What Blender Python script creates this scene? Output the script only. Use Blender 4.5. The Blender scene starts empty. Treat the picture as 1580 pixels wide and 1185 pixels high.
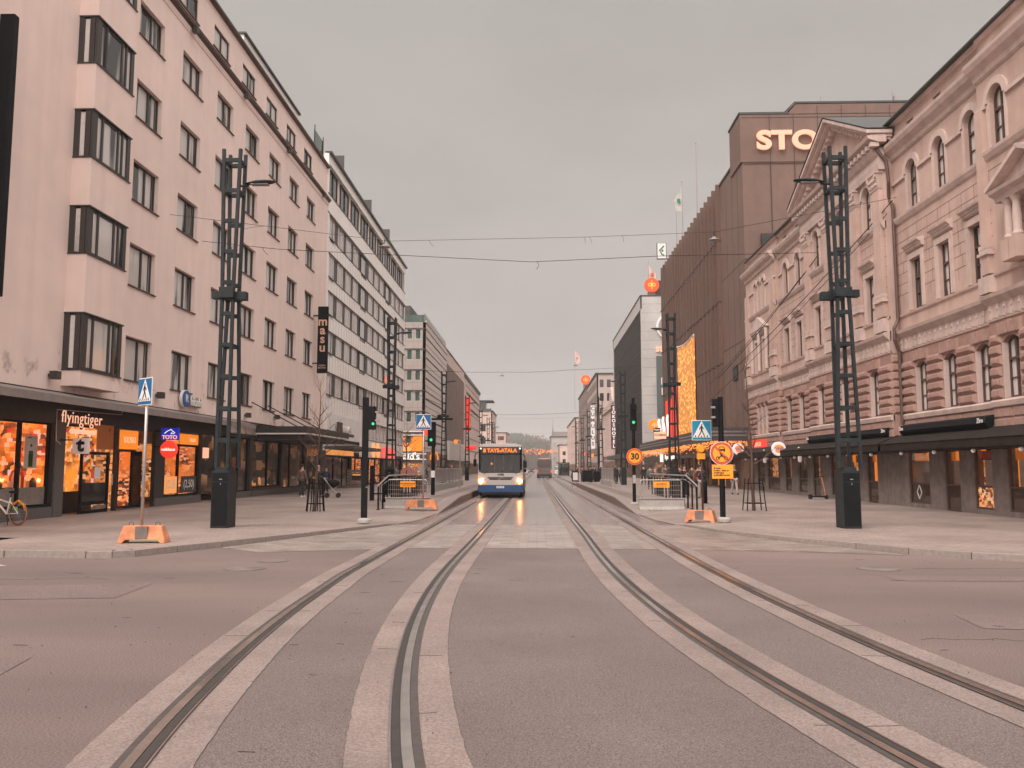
import bpy, math, random
from mathutils import Matrix, Vector
random.seed(7)
S = bpy.context.scene
C = S.collection
R = math.radians
# ------------------------------------------------------------------ camera
cam = bpy.data.cameras.new("camera"); cam.sensor_width = 36; cam.lens = 36*1300/1580; cam.clip_end = 5000
co = bpy.data.objects.new("camera", cam); C.objects.link(co)
co.location = (0, 0, 1.75); co.rotation_euler = (R(90)+math.atan(128.5/1300), 0, R(1.666)); S.camera = co
# ------------------------------------------------------------------ sky and sun
W = bpy.data.worlds.new("World"); S.world = W; W.use_nodes = True
wn = W.node_tree.nodes; wl = W.node_tree.links; wn.clear()
def wnode(t, **k):
    n = wn.new(t)
    for a, b in k.items(): setattr(n, a, b)
    return n
sky = wnode('ShaderNodeTexSky', sky_type='NISHITA', sun_disc=False, sun_elevation=R(50), sun_rotation=R(220))
hsv = wnode('ShaderNodeHueSaturation'); hsv.inputs['Saturation'].default_value = 0.12
wl.new(sky.outputs[0], hsv.inputs['Color'])
nmul = wnode('ShaderNodeMix', data_type='RGBA', blend_type='MULTIPLY'); nmul.inputs[0].default_value = 1
wl.new(hsv.outputs[0], nmul.inputs[6]); nmul.inputs[7].default_value = (1.0, 0.90, 0.84, 1)
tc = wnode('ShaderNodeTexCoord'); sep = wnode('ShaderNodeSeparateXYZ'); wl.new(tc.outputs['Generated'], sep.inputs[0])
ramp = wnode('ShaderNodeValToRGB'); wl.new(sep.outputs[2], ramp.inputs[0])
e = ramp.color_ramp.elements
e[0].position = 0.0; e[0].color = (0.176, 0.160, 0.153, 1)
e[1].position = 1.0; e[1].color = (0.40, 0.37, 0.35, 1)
for p, c in ((0.10, (0.178, 0.161, 0.154, 1)), (0.28, (0.178, 0.162, 0.152, 1)), (0.53, (0.160, 0.150, 0.139, 1)), (0.64, (0.47, 0.425, 0.395, 1)), (0.8, (0.62, 0.57, 0.535, 1))):  # upper stops raised out of view, added to light the facades
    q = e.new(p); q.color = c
noise = wnode('ShaderNodeTexNoise'); noise.inputs['Scale'].default_value = 3.2; noise.inputs['Detail'].default_value = 6
mp = wnode('ShaderNodeMapping'); mp.inputs['Scale'].default_value = (1, 1, 3.0); wl.new(tc.outputs['Generated'], mp.inputs[0]); wl.new(mp.outputs[0], noise.inputs['Vector'])
nr = wnode('ShaderNodeMapRange'); nr.inputs[1].default_value = 0.35; nr.inputs[2].default_value = 0.7; nr.inputs[3].default_value = 1.05; nr.inputs[4].default_value = 0.93
wl.new(noise.outputs[0], nr.inputs[0])
m2 = wnode('ShaderNodeMix', data_type='RGBA', blend_type='MULTIPLY'); m2.inputs[0].default_value = 1
wl.new(ramp.outputs[0], m2.inputs[6]); wl.new(nr.outputs[0], m2.inputs[7])
br = wnode('ShaderNodeMapRange'); br.inputs[1].default_value = -0.05; br.inputs[2].default_value = -0.6; br.inputs[3].default_value = 1.0; br.inputs[4].default_value = 3.0; wl.new(sep.outputs[1], br.inputs[0])  # added gain: sky made brighter behind the camera to light the walls
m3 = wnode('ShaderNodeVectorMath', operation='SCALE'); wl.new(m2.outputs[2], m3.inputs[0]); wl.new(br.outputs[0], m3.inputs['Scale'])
sc = wnode('ShaderNodeMix', data_type='RGBA', blend_type='ADD'); sc.inputs[0].default_value = 1
# overcast cloud radiance, added brightening included, is given as if the sky strength were 0.1, plus a little of the clear sky coming through
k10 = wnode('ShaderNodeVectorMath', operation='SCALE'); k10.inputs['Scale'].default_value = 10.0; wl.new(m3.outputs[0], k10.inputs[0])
kn = wnode('ShaderNodeVectorMath', operation='SCALE'); kn.inputs['Scale'].default_value = 0.04; wl.new(nmul.outputs[2], kn.inputs[0])
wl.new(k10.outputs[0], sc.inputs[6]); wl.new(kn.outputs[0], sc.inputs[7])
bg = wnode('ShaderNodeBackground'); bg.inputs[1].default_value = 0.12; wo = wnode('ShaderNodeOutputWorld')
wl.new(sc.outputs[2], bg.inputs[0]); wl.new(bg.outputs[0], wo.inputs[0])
sun = bpy.data.lights.new("sun", 'SUN'); sun.energy = 1.0; sun.angle = R(28); sun.color = (1.0, 0.91, 0.85)
so = bpy.data.objects.new("sun", sun); C.objects.link(so)
so.rotation_euler = Vector((-0.5, -0.6, 0.75)).to_track_quat('Z', 'Y').to_euler()
S.view_settings.view_transform = 'Standard'; S.view_settings.look = 'None'; S.view_settings.exposure = 1.15; S.view_settings.gamma = 1
S.render.engine = 'CYCLES'

# ------------------------------------------------------------------ helpers
class MB:
    def __init__(s, M=None): s.v = []; s.f = []; s.m = []; s.M = M; s.mi = 0
    def add(s, vs, fs):
        n = len(s.v)
        for q in vs:
            q = Vector(q); s.v.append(tuple(s.M @ q) if s.M is not None else tuple(q))
        for g in fs: s.f.append(tuple(n+i for i in g)); s.m.append(s.mi)
        return s
    def box(s, x0, x1, y0, y1, z0, z1):
        if x0 > x1: x0, x1 = x1, x0
        if y0 > y1: y0, y1 = y1, y0
        if z0 > z1: z0, z1 = z1, z0
        return s.add([(x0,y0,z0),(x1,y0,z0),(x1,y1,z0),(x0,y1,z0),(x0,y0,z1),(x1,y0,z1),(x1,y1,z1),(x0,y1,z1)],
                     [(0,3,2,1),(4,5,6,7),(0,1,5,4),(1,2,6,5),(2,3,7,6),(3,0,4,7)])
    def bar(s, a, b, w, d=None, up=(0,0,1)):
        a = Vector(a); b = Vector(b); d = d or w; t = (b-a).normalized(); up = Vector(up)
        if abs(t.dot(up)) > .95: up = Vector((0,1,0))
        n = t.cross(up).normalized(); u = n.cross(t).normalized(); vs = []
        for p in (a, b):
            for i, j in ((-1,-1),(1,-1),(1,1),(-1,1)): vs.append(p+n*i*w/2+u*j*d/2)
        return s.add(vs, [(0,1,2,3),(7,6,5,4),(0,4,5,1),(1,5,6,2),(2,6,7,3),(3,7,4,0)])
    def tube(s, pts, r, n=8, caps=True):
        pts = [Vector(p) for p in pts]; rs = r if isinstance(r, (list, tuple)) else [r]*len(pts); vs = []; fs = []
        prev = None
        for i, p in enumerate(pts):
            t = (pts[min(i+1, len(pts)-1)]-pts[max(i-1, 0)]).normalized()
            a = Vector((0,0,1)) if abs(t.z) < .9 else Vector((1,0,0))
            if prev is not None: a = prev
            n1 = t.cross(a).normalized(); n2 = n1.cross(t).normalized(); prev = n2
            for k in range(n):
                an = 2*math.pi*k/n; vs.append(p+(n1*math.cos(an)+n2*math.sin(an))*rs[i])
        for i in range(len(pts)-1):
            for k in range(n):
                a = i*n+k; b = i*n+(k+1) % n; fs.append((a, b, b+n, a+n))
        if caps: fs.append(tuple(range(n))[::-1]); fs.append(tuple(range((len(pts)-1)*n, len(pts)*n)))
        return s.add(vs, fs)
    def prism(s, poly, y0, y1, ax='y'):
        n = len(poly)
        if ax == 'y': vs = [(a, y0, b) for a, b in poly]+[(a, y1, b) for a, b in poly]
        elif ax == 'x': vs = [(y0, a, b) for a, b in poly]+[(y1, a, b) for a, b in poly]
        else: vs = [(a, b, y0) for a, b in poly]+[(a, b, y1) for a, b in poly]
        return s.add(vs, [tuple(range(n)), tuple(range(2*n-1, n-1, -1))]+[(i, i+n, (i+1) % n+n, (i+1) % n) for i in range(n)])
    def lathe(s, prof, c=(0,0,0), n=16, ax='z'):
        vs = []; fs = []
        for r_, z in prof:
            for k in range(n):
                a = 2*math.pi*k/n; q = (r_*math.cos(a), r_*math.sin(a), z)
                if ax == 'y': q = (q[0], z, q[1])
                if ax == 'x': q = (z, q[0], q[1])
                vs.append((c[0]+q[0], c[1]+q[1], c[2]+q[2]))
        for i in range(len(prof)-1):
            for k in range(n): fs.append((i*n+k, i*n+(k+1) % n, (i+1)*n+(k+1) % n, (i+1)*n+k))
        fs.append(tuple(range(n))[::-1]); fs.append(tuple(range((len(prof)-1)*n, len(prof)*n)))
        return s.add(vs, fs)
    def ball(s, c, r, n=10, sx=1, sy=1, sz=1):
        m = n//2; vs = []; fs = []
        for i in range(1, m):
            t = math.pi*i/m
            for k in range(n):
                a = 2*math.pi*k/n; vs.append((c[0]+r*sx*math.sin(t)*math.cos(a), c[1]+r*sy*math.sin(t)*math.sin(a), c[2]+r*sz*math.cos(t)))
        vs += [(c[0], c[1], c[2]+r*sz), (c[0], c[1], c[2]-r*sz)]; T = len(vs)-2
        for i in range(m-2):
            for k in range(n): fs.append((i*n+k, (i+1)*n+k, (i+1)*n+(k+1) % n, i*n+(k+1) % n))
        for k in range(n): fs.append((T, k, (k+1) % n)); fs.append((T+1, (m-2)*n+(k+1) % n, (m-2)*n+k))
        return s.add(vs, fs)
    def mesh(s, name, mats, smooth=False):
        me = bpy.data.meshes.new(name); me.from_pydata(s.v, [], s.f)
        for m in (mats if isinstance(mats, (list, tuple)) else [mats]): me.materials.append(m)
        if isinstance(mats, (list, tuple)) and len(mats) > 1: me.polygons.foreach_set('material_index', s.m)
        if smooth: me.polygons.foreach_set('use_smooth', [True]*len(me.polygons))
        me.update(); return me
    def build(s, name, mats, parent=None, loc=(0,0,0), rotz=0, smooth=False, bevel=0, rot=None):
        o = link(name, s.mesh(name, mats, smooth), parent, loc, rotz, rot)
        if bevel:
            b = o.modifiers.new('bevel', 'BEVEL'); b.width = bevel; b.segments = 2; b.limit_method = 'ANGLE'
        return o
def link(name, me, parent=None, loc=(0,0,0), rotz=0, rot=None):
    o = bpy.data.objects.new(name, me); C.objects.link(o); o.location = loc
    o.rotation_euler = rot if rot is not None else (0, 0, rotz)
    if parent is not None: o.parent = parent
    return o
def tag(o, label, cat, group=None, kind=None):
    o['label'] = label
    if cat: o['category'] = cat
    if group: o['group'] = group
    if kind: o['kind'] = kind
    return o
def thing(name, label, cat, loc=(0,0,0), rotz=0, group=None):
    return tag(link(name, None, None, loc, rotz), label, cat, group)
def struct(o, label=None, cat=None):
    o['kind'] = 'structure'; o['label'] = label or o.name.replace('_', ' '); o['category'] = cat or o.name.split('.')[0].replace('_', ' '); return o
def dup(o, loc=None, rotz=None, label=None, parent=None):
    c = o.copy(); C.objects.link(c)
    if parent is not None: c.parent = parent
    if loc is not None: c.location = loc
    if rotz is not None: c.rotation_euler = (0, 0, rotz)
    if label: c['label'] = label
    for ch in KIDS(o): dup(ch, parent=c)
    return c
def KIDS(o): return [x for x in C.objects if x.parent == o]
def text_mesh(txt, size, mat, ext=0.01, align='CENTER', sx=1.0, space=1.0, bold=0.0):
    cu = bpy.data.curves.new('letters', 'FONT'); cu.body = txt; cu.size = size; cu.extrude = ext; cu.align_x = align; cu.align_y = 'CENTER'
    cu.space_character = space; cu.offset = bold
    o = bpy.data.objects.new('letters', cu); C.objects.link(o); bpy.context.view_layer.update()
    me = bpy.data.meshes.new_from_object(o.evaluated_get(bpy.context.evaluated_depsgraph_get()))
    C.objects.unlink(o); bpy.data.objects.remove(o)
    me.transform(Matrix.Rotation(R(90), 4, 'X') @ Matrix.Diagonal((sx, 1, 1, 1)))
    me.materials.clear(); me.materials.append(mat); me.name = 'letters'
    return me
def text(txt, size, mat, parent, loc, rotz=0, ext=0.01, sx=1.0, name='letters', align='CENTER', bold=0.0, space=1.0):
    return link(name, text_mesh(txt, size, mat, ext, align, sx, space, bold), parent, loc, rotz)

# ------------------------------------------------------------------ materials
def M_(name, col, rough=0.7, var=0.0, scale=2.0, bump=0.0, bscale=None, metal=0.0, em=None, es=0.0, spec=0.5, coat=0.0, detail=5, var2=0.0, scale2=0.3, world=False, stretch=(1,1,1), streak=0.0):
    m = bpy.data.materials.new(name); m.use_nodes = True; nt = m.node_tree; N = nt.nodes; L = nt.links; b = N['Principled BSDF']
    b.inputs['Roughness'].default_value = rough; b.inputs['Metallic'].default_value = metal; b.inputs['Specular IOR Level'].default_value = spec
    b.inputs['Coat Weight'].default_value = coat
    b.inputs['Base Color'].default_value = (*col, 1)
    if em: b.inputs['Emission Color'].default_value = (*em, 1); b.inputs['Emission Strength'].default_value = es
    if var or bump or var2:
        t = N.new('ShaderNodeTexCoord'); mpp = N.new('ShaderNodeMapping'); mpp.inputs['Scale'].default_value = stretch
        if world:
            g = N.new('ShaderNodeNewGeometry'); L.new(g.outputs['Position'], mpp.inputs[0])
        else: L.new(t.outputs['Object'], mpp.inputs[0])
        last = None
        def layer(sc_, amt, det):
            nonlocal last
            n = N.new('ShaderNodeTexNoise'); n.inputs['Scale'].default_value = sc_; n.inputs['Detail'].default_value = det; L.new(mpp.outputs[0], n.inputs['Vector'])
            r_ = N.new('ShaderNodeMapRange'); r_.inputs[1].default_value = .3; r_.inputs[2].default_value = .7; r_.inputs[3].default_value = 1-amt; r_.inputs[4].default_value = 1+amt; L.new(n.outputs[0], r_.inputs[0])
            x = N.new('ShaderNodeMix'); x.data_type = 'RGBA'; x.blend_type = 'MULTIPLY'; x.inputs[0].default_value = 1
            if last is None: x.inputs[6].default_value = (*col, 1)
            else: L.new(last, x.inputs[6])
            L.new(r_.outputs[0], x.inputs[7]); last = x.outputs[2]
        if var: layer(scale, var, detail)
        if var2: layer(scale2, var2, 4)
        if streak:
            n = N.new('ShaderNodeTexNoise'); n.inputs['Scale'].default_value = 1.0; n.inputs['Detail'].default_value = 6
            mp2 = N.new('ShaderNodeMapping'); mp2.inputs['Scale'].default_value = (2.2, 2.2, 0.10); L.new(t.outputs['Object'], mp2.inputs[0]); L.new(mp2.outputs[0], n.inputs['Vector'])
            r_ = N.new('ShaderNodeMapRange'); r_.inputs[1].default_value = .42; r_.inputs[2].default_value = .75; r_.inputs[3].default_value = 1.0; r_.inputs[4].default_value = 1-streak; L.new(n.outputs[0], r_.inputs[0])
            x = N.new('ShaderNodeMix'); x.data_type = 'RGBA'; x.blend_type = 'MULTIPLY'; x.inputs[0].default_value = 1
            if last is None: x.inputs[6].default_value = (*col, 1)
            else: L.new(last, x.inputs[6])
            L.new(r_.outputs[0], x.inputs[7]); last = x.outputs[2]
        if last is not None: L.new(last, b.inputs['Base Color'])
        if bump:
            n = N.new('ShaderNodeTexNoise'); n.inputs['Scale'].default_value = bscale or scale*4; n.inputs['Detail'].default_value = 4; L.new(mpp.outputs[0], n.inputs['Vector'])
            bb = N.new('ShaderNodeBump'); bb.inputs['Strength'].default_value = bump; bb.inputs['Distance'].default_value = .02; L.new(n.outputs[0], bb.inputs['Height']); L.new(bb.outputs[0], b.inputs['Normal'])
    return m
def brickmat(name, c1, c2, mortar, bw, bh, msize=0.01, rough=0.6, off=0.5, rotz=0, bump=0.3, var=0.12, plane='xy', patch=0.12):
    m = bpy.data.materials.new(name); m.use_nodes = True; nt = m.node_tree; N = nt.nodes; L = nt.links; b = N['Principled BSDF']; b.inputs['Roughness'].default_value = rough
    g = N.new('ShaderNodeNewGeometry' if plane == 'xy' else 'ShaderNodeTexCoord'); mp_ = N.new('ShaderNodeMapping')
    L.new(g.outputs['Position' if plane == 'xy' else 'Object'], mp_.inputs[0])
    if plane == 'xz': mp_.inputs['Rotation'].default_value = (R(-90), 0, 0)
    else: mp_.inputs['Rotation'].default_value = (0, 0, rotz)
    t = N.new('ShaderNodeTexBrick'); L.new(mp_.outputs[0], t.inputs['Vector']); t.offset = off
    t.inputs['Scale'].default_value = 1; t.inputs['Brick Width'].default_value = bw; t.inputs['Row Height'].default_value = bh; t.inputs['Mortar Size'].default_value = msize
    t.inputs['Color1'].default_value = (*c1, 1); t.inputs['Color2'].default_value = (*c2, 1); t.inputs['Mortar'].default_value = (*mortar, 1); t.inputs['Mortar Smooth'].default_value = .3
    last = t.outputs[0]
    for sc_, amt in ((6.0, var), (0.35, patch)):
        n = N.new('ShaderNodeTexNoise'); n.inputs['Scale'].default_value = sc_; n.inputs['Detail'].default_value = 5; L.new(mp_.outputs[0], n.inputs['Vector'])
        r_ = N.new('ShaderNodeMapRange'); r_.inputs[1].default_value = .3; r_.inputs[2].default_value = .7; r_.inputs[3].default_value = 1-amt; r_.inputs[4].default_value = 1+amt; L.new(n.outputs[0], r_.inputs[0])
        x = N.new('ShaderNodeMix'); x.data_type = 'RGBA'; x.blend_type = 'MULTIPLY'; x.inputs[0].default_value = 1; L.new(last, x.inputs[6]); L.new(r_.outputs[0], x.inputs[7]); last = x.outputs[2]
    L.new(last, b.inputs['Base Color'])
    bb = N.new('ShaderNodeBump'); bb.inputs['Strength'].default_value = bump; bb.inputs['Distance'].default_value = .01; bb.invert = True; L.new(t.outputs[1], bb.inputs['Height']); L.new(bb.outputs[0], b.inputs['Normal'])
    return m
def glassmat(name, dark, curtain, amt=0.5, fold=9.0, rough=0.04, tint=None):
    """window pane: glossy glass over a dim room with curtains; the share of curtain differs from window to window"""
    m = bpy.data.materials.new(name); m.use_nodes = True; nt = m.node_tree; N = nt.nodes; L = nt.links; b = N['Principled BSDF']
    b.inputs['Roughness'].default_value = rough; b.inputs['Specular IOR Level'].default_value = 0.9
    t = N.new('ShaderNodeTexCoord'); oi = N.new('ShaderNodeObjectInfo'); sp = N.new('ShaderNodeSeparateXYZ'); L.new(t.outputs['Object'], sp.inputs[0])
    wv = N.new('ShaderNodeTexWave'); wv.inputs['Scale'].default_value = fold; wv.inputs['Distortion'].default_value = 1.2; wv.bands_direction = 'X'; L.new(t.outputs['Object'], wv.inputs['Vector'])
    n = N.new('ShaderNodeTexNoise'); n.noise_dimensions = '4D'; n.inputs['Scale'].default_value = 1.3; n.inputs['Detail'].default_value = 1
    mp_ = N.new('ShaderNodeMapping'); mp_.inputs['Scale'].default_value = (1, 1, .12); L.new(t.outputs['Object'], mp_.inputs[0]); L.new(mp_.outputs[0], n.inputs['Vector'])
    k = N.new('ShaderNodeMath'); k.operation = 'MULTIPLY'; k.inputs[1].default_value = 60; L.new(oi.outputs['Random'], k.inputs[0]); L.new(k.outputs[0], n.inputs['W'])
    r_ = N.new('ShaderNodeMapRange'); r_.inputs[1].default_value = .56-amt*.25; r_.inputs[2].default_value = .60-amt*.2; L.new(n.outputs[0], r_.inputs[0])
    w2 = N.new('ShaderNodeMapRange'); w2.inputs[3].default_value = .62; w2.inputs[4].default_value = 1; L.new(wv.outputs[1], w2.inputs[0])
    cc = N.new('ShaderNodeMix'); cc.data_type = 'RGBA'; cc.blend_type = 'MULTIPLY'; cc.inputs[0].default_value = 1; cc.inputs[6].default_value = (*curtain, 1); L.new(w2.outputs[0], cc.inputs[7])
    mx = N.new('ShaderNodeMix'); mx.data_type = 'RGBA'; L.new(r_.outputs[0], mx.inputs[0]); mx.inputs[6].default_value = (*dark, 1); L.new(cc.outputs[2], mx.inputs[7])
    L.new(mx.outputs[2], b.inputs['Base Color'])
    return m
def productmat(name, cols, scale, es, back, stretch=(1,1,1)):
    """shelves of lit goods behind a shop window"""
    m = bpy.data.materials.new(name); m.use_nodes = True; nt = m.node_tree; N = nt.nodes; L = nt.links; b = N['Principled BSDF']; b.inputs['Roughness'].default_value = .6
    t = N.new('ShaderNodeTexCoord'); mp_ = N.new('ShaderNodeMapping'); mp_.inputs['Scale'].default_value = stretch; L.new(t.outputs['Object'], mp_.inputs[0])
    v = N.new('ShaderNodeTexVoronoi'); v.distance = 'CHEBYCHEV'; v.inputs['Scale'].default_value = scale; v.inputs['Randomness'].default_value = .75; L.new(mp_.outputs[0], v.inputs['Vector'])
    sp = N.new('ShaderNodeSeparateColor'); L.new(v.outputs['Color'], sp.inputs[0])
    rp = N.new('ShaderNodeValToRGB'); rp.color_ramp.interpolation = 'CONSTANT'; L.new(sp.outputs[0], rp.inputs[0])
    rp.color_ramp.elements[0].color = (*cols[0], 1); rp.color_ramp.elements[1].position = 1/len(cols); rp.color_ramp.elements[1].color = (*cols[1], 1)
    for i in range(2, len(cols)):
        q = rp.color_ramp.elements.new(i/len(cols)); q.color = (*cols[i], 1)
    n0 = N.new('ShaderNodeTexNoise'); n0.inputs['Scale'].default_value = .9; L.new(t.outputs['Object'], n0.inputs['Vector']); n = N.new('ShaderNodeMapRange'); n.inputs[1].default_value = .42; n.inputs[2].default_value = .62; L.new(n0.outputs[0], n.inputs[0])
    mx = N.new('ShaderNodeMix'); mx.data_type = 'RGBA'; L.new(n.outputs[0], mx.inputs[0]); L.new(rp.outputs[0], mx.inputs[6]); mx.inputs[7].default_value = (*back, 1)
    L.new(mx.outputs[2], b.inputs['Base Color']); L.new(mx.outputs[2], b.inputs['Emission Color']); b.inputs['Emission Strength'].default_value = es
    return m
def glow(name, c, s): return M_(name, tuple(v*.45 for v in c), .5, em=c, es=s)

MT = {}
MT['asphalt'] = M_('asphalt', (.186,.136,.124), .8, .60, 85, .8, 160, var2=.24, scale2=.22, stretch=(.6,1.5,1), world=True, detail=8)
MT['asphalt_b'] = M_('asphalt_band', (.164,.127,.117), .8, .60, 85, .8, 160, var2=.14, scale2=.5, world=True, detail=8)
MT['conc_strip'] = M_('concrete_strip', (.214,.164,.149), .75, .34, 60, .4, 120, var2=.18, scale2=.9, world=True, detail=8)
MT['rail'] = M_('rail_steel', (.72,.66,.62), .22, .15, 4, metal=1.0, world=True)
MT['groove'] = M_('rail_groove', (.035,.028,.026), .8, .2, 10, world=True)
MT['railside'] = M_('rail_side', (.060,.048,.044), .6, .25, 14, world=True)
MT['paving'] = brickmat('street_paving', (.215,.172,.155), (.19,.153,.139), (.115,.092,.084), .60, .40,   .014, .25, rotz=R(90), patch=.07, bump=.12)
MT['mosaic'] = brickmat('crossing_paving', (.325,.268,.243), (.185,.145,.130), (.13,.105,.095), .42, .21, .010, .38, patch=.12)
MT['sidewalk'] = brickmat('sidewalk_paving', (.285,.222,.197), (.25,.195,.175), (.14,.11,.10), .42, .21, .010, .6, patch=.26, bump=.35)
MT['kerb'] = M_('kerb_granite', (.245,.20,.18), .7, .12, 12, .2, world=True)
MT['kerbside'] = M_('kerb_face', (.13,.105,.095), .8, .2, 6, .2, world=True)
MT['platside'] = M_('platform_face', (.17,.115,.095), .8, .15, 5, world=True)
MT['line'] = M_('tactile_groove', (.14,.11,.10), .8)
MT['pink'] = M_('pink_render', (.77,.615,.56), .85, .03, 1.2, .15, 60, var2=.05, scale2=.15, streak=.07)
MT['pink2'] = M_('weathered_render', (.56,.42,.37), .85, .10, 1.6, .15, 60, var2=.1, scale2=.5)
MT['frame'] = M_('dark_window_frame', (.040,.034,.032), .45, .1, 6)
MT['frameb'] = M_('brown_window_frame', (.075,.042,.032), .5, .1, 6)
MT['black'] = M_('black_paint', (.006,.007,.008), .6, .15, 5, spec=.15)
MT['pyl'] = M_('pylon_paint', (.016,.021,.024), .5, .3, 6, spec=.25)
MT['glass'] = glassmat('window_glass', (.030,.030,.031), (.70,.65,.62), .62, 7)
MT['glass2'] = glassmat('office_glass', (.10,.095,.09), (.55,.50,.47), .9, 3)
MT['glassg'] = glassmat('green_glass', (.02,.05,.042), (.05,.11,.09), .4, 5)
MT['glassd'] = glassmat('dark_glass', (.018,.019,.02), (.05,.048,.046), .3, 5)
MT['granite'] = M_('dark_granite', (.060,.052,.050), .6, .25, 8, .1)
MT['stone'] = M_('grey_stone', (.19,.152,.137), .8, .22, 3, .2, streak=.3)
MT['canopy'] = M_('grey_canopy', (.20,.165,.155), .6, .1, 3)
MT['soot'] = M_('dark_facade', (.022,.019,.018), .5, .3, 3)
MT['white'] = M_('white_paint', (.62,.56,.53), .5, .05, 4)
MT['cladw'] = M_('white_cladding', (.82,.775,.74), .4, .04, 2, var2=.06, scale2=.2)
MT['seam'] = M_('cladding_seam', (.26,.235,.22), .7)
MT['metalg'] = M_('grey_metal', (.30,.27,.26), .4, .08, 6, metal=.6)
MT['galv'] = M_('galvanised_rail', (.42,.38,.36), .4, .1, 10, metal=.5)
MT['concrete'] = M_('concrete', (.34,.305,.285), .85, .12, 5, .25, 30)
MT['neo'] = M_('neo_render', (.49,.345,.295), .85, .08, 1.5, .15, 40, var2=.12, scale2=.4, streak=.18)
MT['neow'] = M_('neo_trim', (.55,.425,.38), .8, .08, 3, .15, 30, streak=.22)
MT['rust'] = M_('rusticated_stone', (.35,.215,.178), .9, .12, 5, .45, 40, streak=.14)
MT['roof'] = M_('roof_sheet', (.045,.045,.045), .6, .15, 2)
MT['pipe'] = M_('copper_pipe', (.10,.055,.042), .5, .15, 4)
MT['brown'] = M_('brown_panel', (.158,.096,.076), .75, .05, 2, .05, var2=.12, scale2=.25, streak=.10)
MT['brownd'] = M_('brown_rib', (.138,.080,.061), .75, .08, 3, streak=.2)
MT['brownj'] = M_('panel_joint', (.06,.04,.034), .8)
MT['orange'] = M_('orange_sign', (.90,.33,.02), .45)
MT['orangec'] = M_('orange_concrete', (.56,.215,.105), .85, .22, 5, .4, 25, var2=.2, scale2=2)
MT['red'] = M_('red_sign', (.55,.07,.03), .45)
MT['blue'] = M_('blue_sign', (.005,.11,.27), .4)
MT['blue2'] = M_('light_blue_sign', (.01,.20,.33), .4)
MT['ink'] = M_('black_ink', (.012,.012,.012), .5)
MT['signw'] = M_('white_sign', (.72,.68,.66), .45)
MT['tyre'] = M_('tyre', (.018,.018,.018), .8)
MT['skin'] = M_('skin', (.45,.25,.18), .6)
MT['hair'] = M_('dark_hair', (.03,.02,.016), .7)
MT['g_or'] = glow('orange_light', (1.0,.27,.02), .36)
MT['g_or2'] = glow('amber_light', (1.0,.38,.10), .32)
MT['g_pale'] = glow('pale_light', (1.0,.50,.32), .42)
MT['g_white'] = glow('white_light', (1.0,.84,.74), .46)
MT['g_red'] = glow('red_light', (1.0,.055,.03), .34)
MT['g_green'] = glow('green_light', (.04,.8,.30), .42)
MT['goods'] = productmat('shop_goods', [(1,.33,.06),(.55,.14,.03),(.16,.06,.03),(1,.5,.2),(.05,.03,.02),(.8,.6,.5),(.6,.05,.03)], 5.5, .36, (1.0,.32,.035), (1,1,1.2))
MT['goods2'] = productmat('shelf_goods', [(1,.36,.10),(.10,.04,.03),(.8,.5,.3),(.35,.1,.04),(.03,.02,.02),(1,.6,.3)], 7, .32, (.75,.24,.04), (1,1,1.6))
MT['goodsd'] = productmat('dim_shop', [(.10,.05,.03),(.04,.03,.025),(.25,.11,.05),(.05,.03,.03),(.02,.018,.018),(.35,.18,.10)], 3, .22, (.04,.025,.02), (1,1,.6))

# damp stains and bared patches low on the pink wall
m = MT['pink']; nt = m.node_tree; N = nt.nodes; L = nt.links; b = N['Principled BSDF']; src = b.inputs['Base Color'].links[0].from_socket
t = N.new('ShaderNodeTexCoord'); n = N.new('ShaderNodeTexNoise'); n.inputs['Scale'].default_value = 1.1; n.inputs['Detail'].default_value = 7; n.inputs['Roughness'].default_value = .65; L.new(t.outputs['Object'], n.inputs['Vector'])
r_ = N.new('ShaderNodeMapRange'); r_.inputs[1].default_value = .57; r_.inputs[2].default_value = .68; L.new(n.outputs[0], r_.inputs[0])
sp = N.new('ShaderNodeSeparateXYZ'); L.new(t.outputs['Object'], sp.inputs[0]); g = N.new('ShaderNodeMapRange'); g.inputs[1].default_value = 6.2; g.inputs[2].default_value = 4.3; L.new(sp.outputs[2], g.inputs[0])
k = N.new('ShaderNodeMath'); k.operation = 'MULTIPLY'; L.new(r_.outputs[0], k.inputs[0]); L.new(g.outputs[0], k.inputs[1])
x = N.new('ShaderNodeMix'); x.data_type = 'RGBA'; L.new(k.outputs[0], x.inputs[0]); L.new(src, x.inputs[6]); x.inputs[7].default_value = (.27,.185,.155,1); L.new(x.outputs[2], b.inputs['Base Color'])
MT['awn'] = M_('awning_cloth', (.022,.016,.014), .8, .3, 3, spec=.2)
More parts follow.
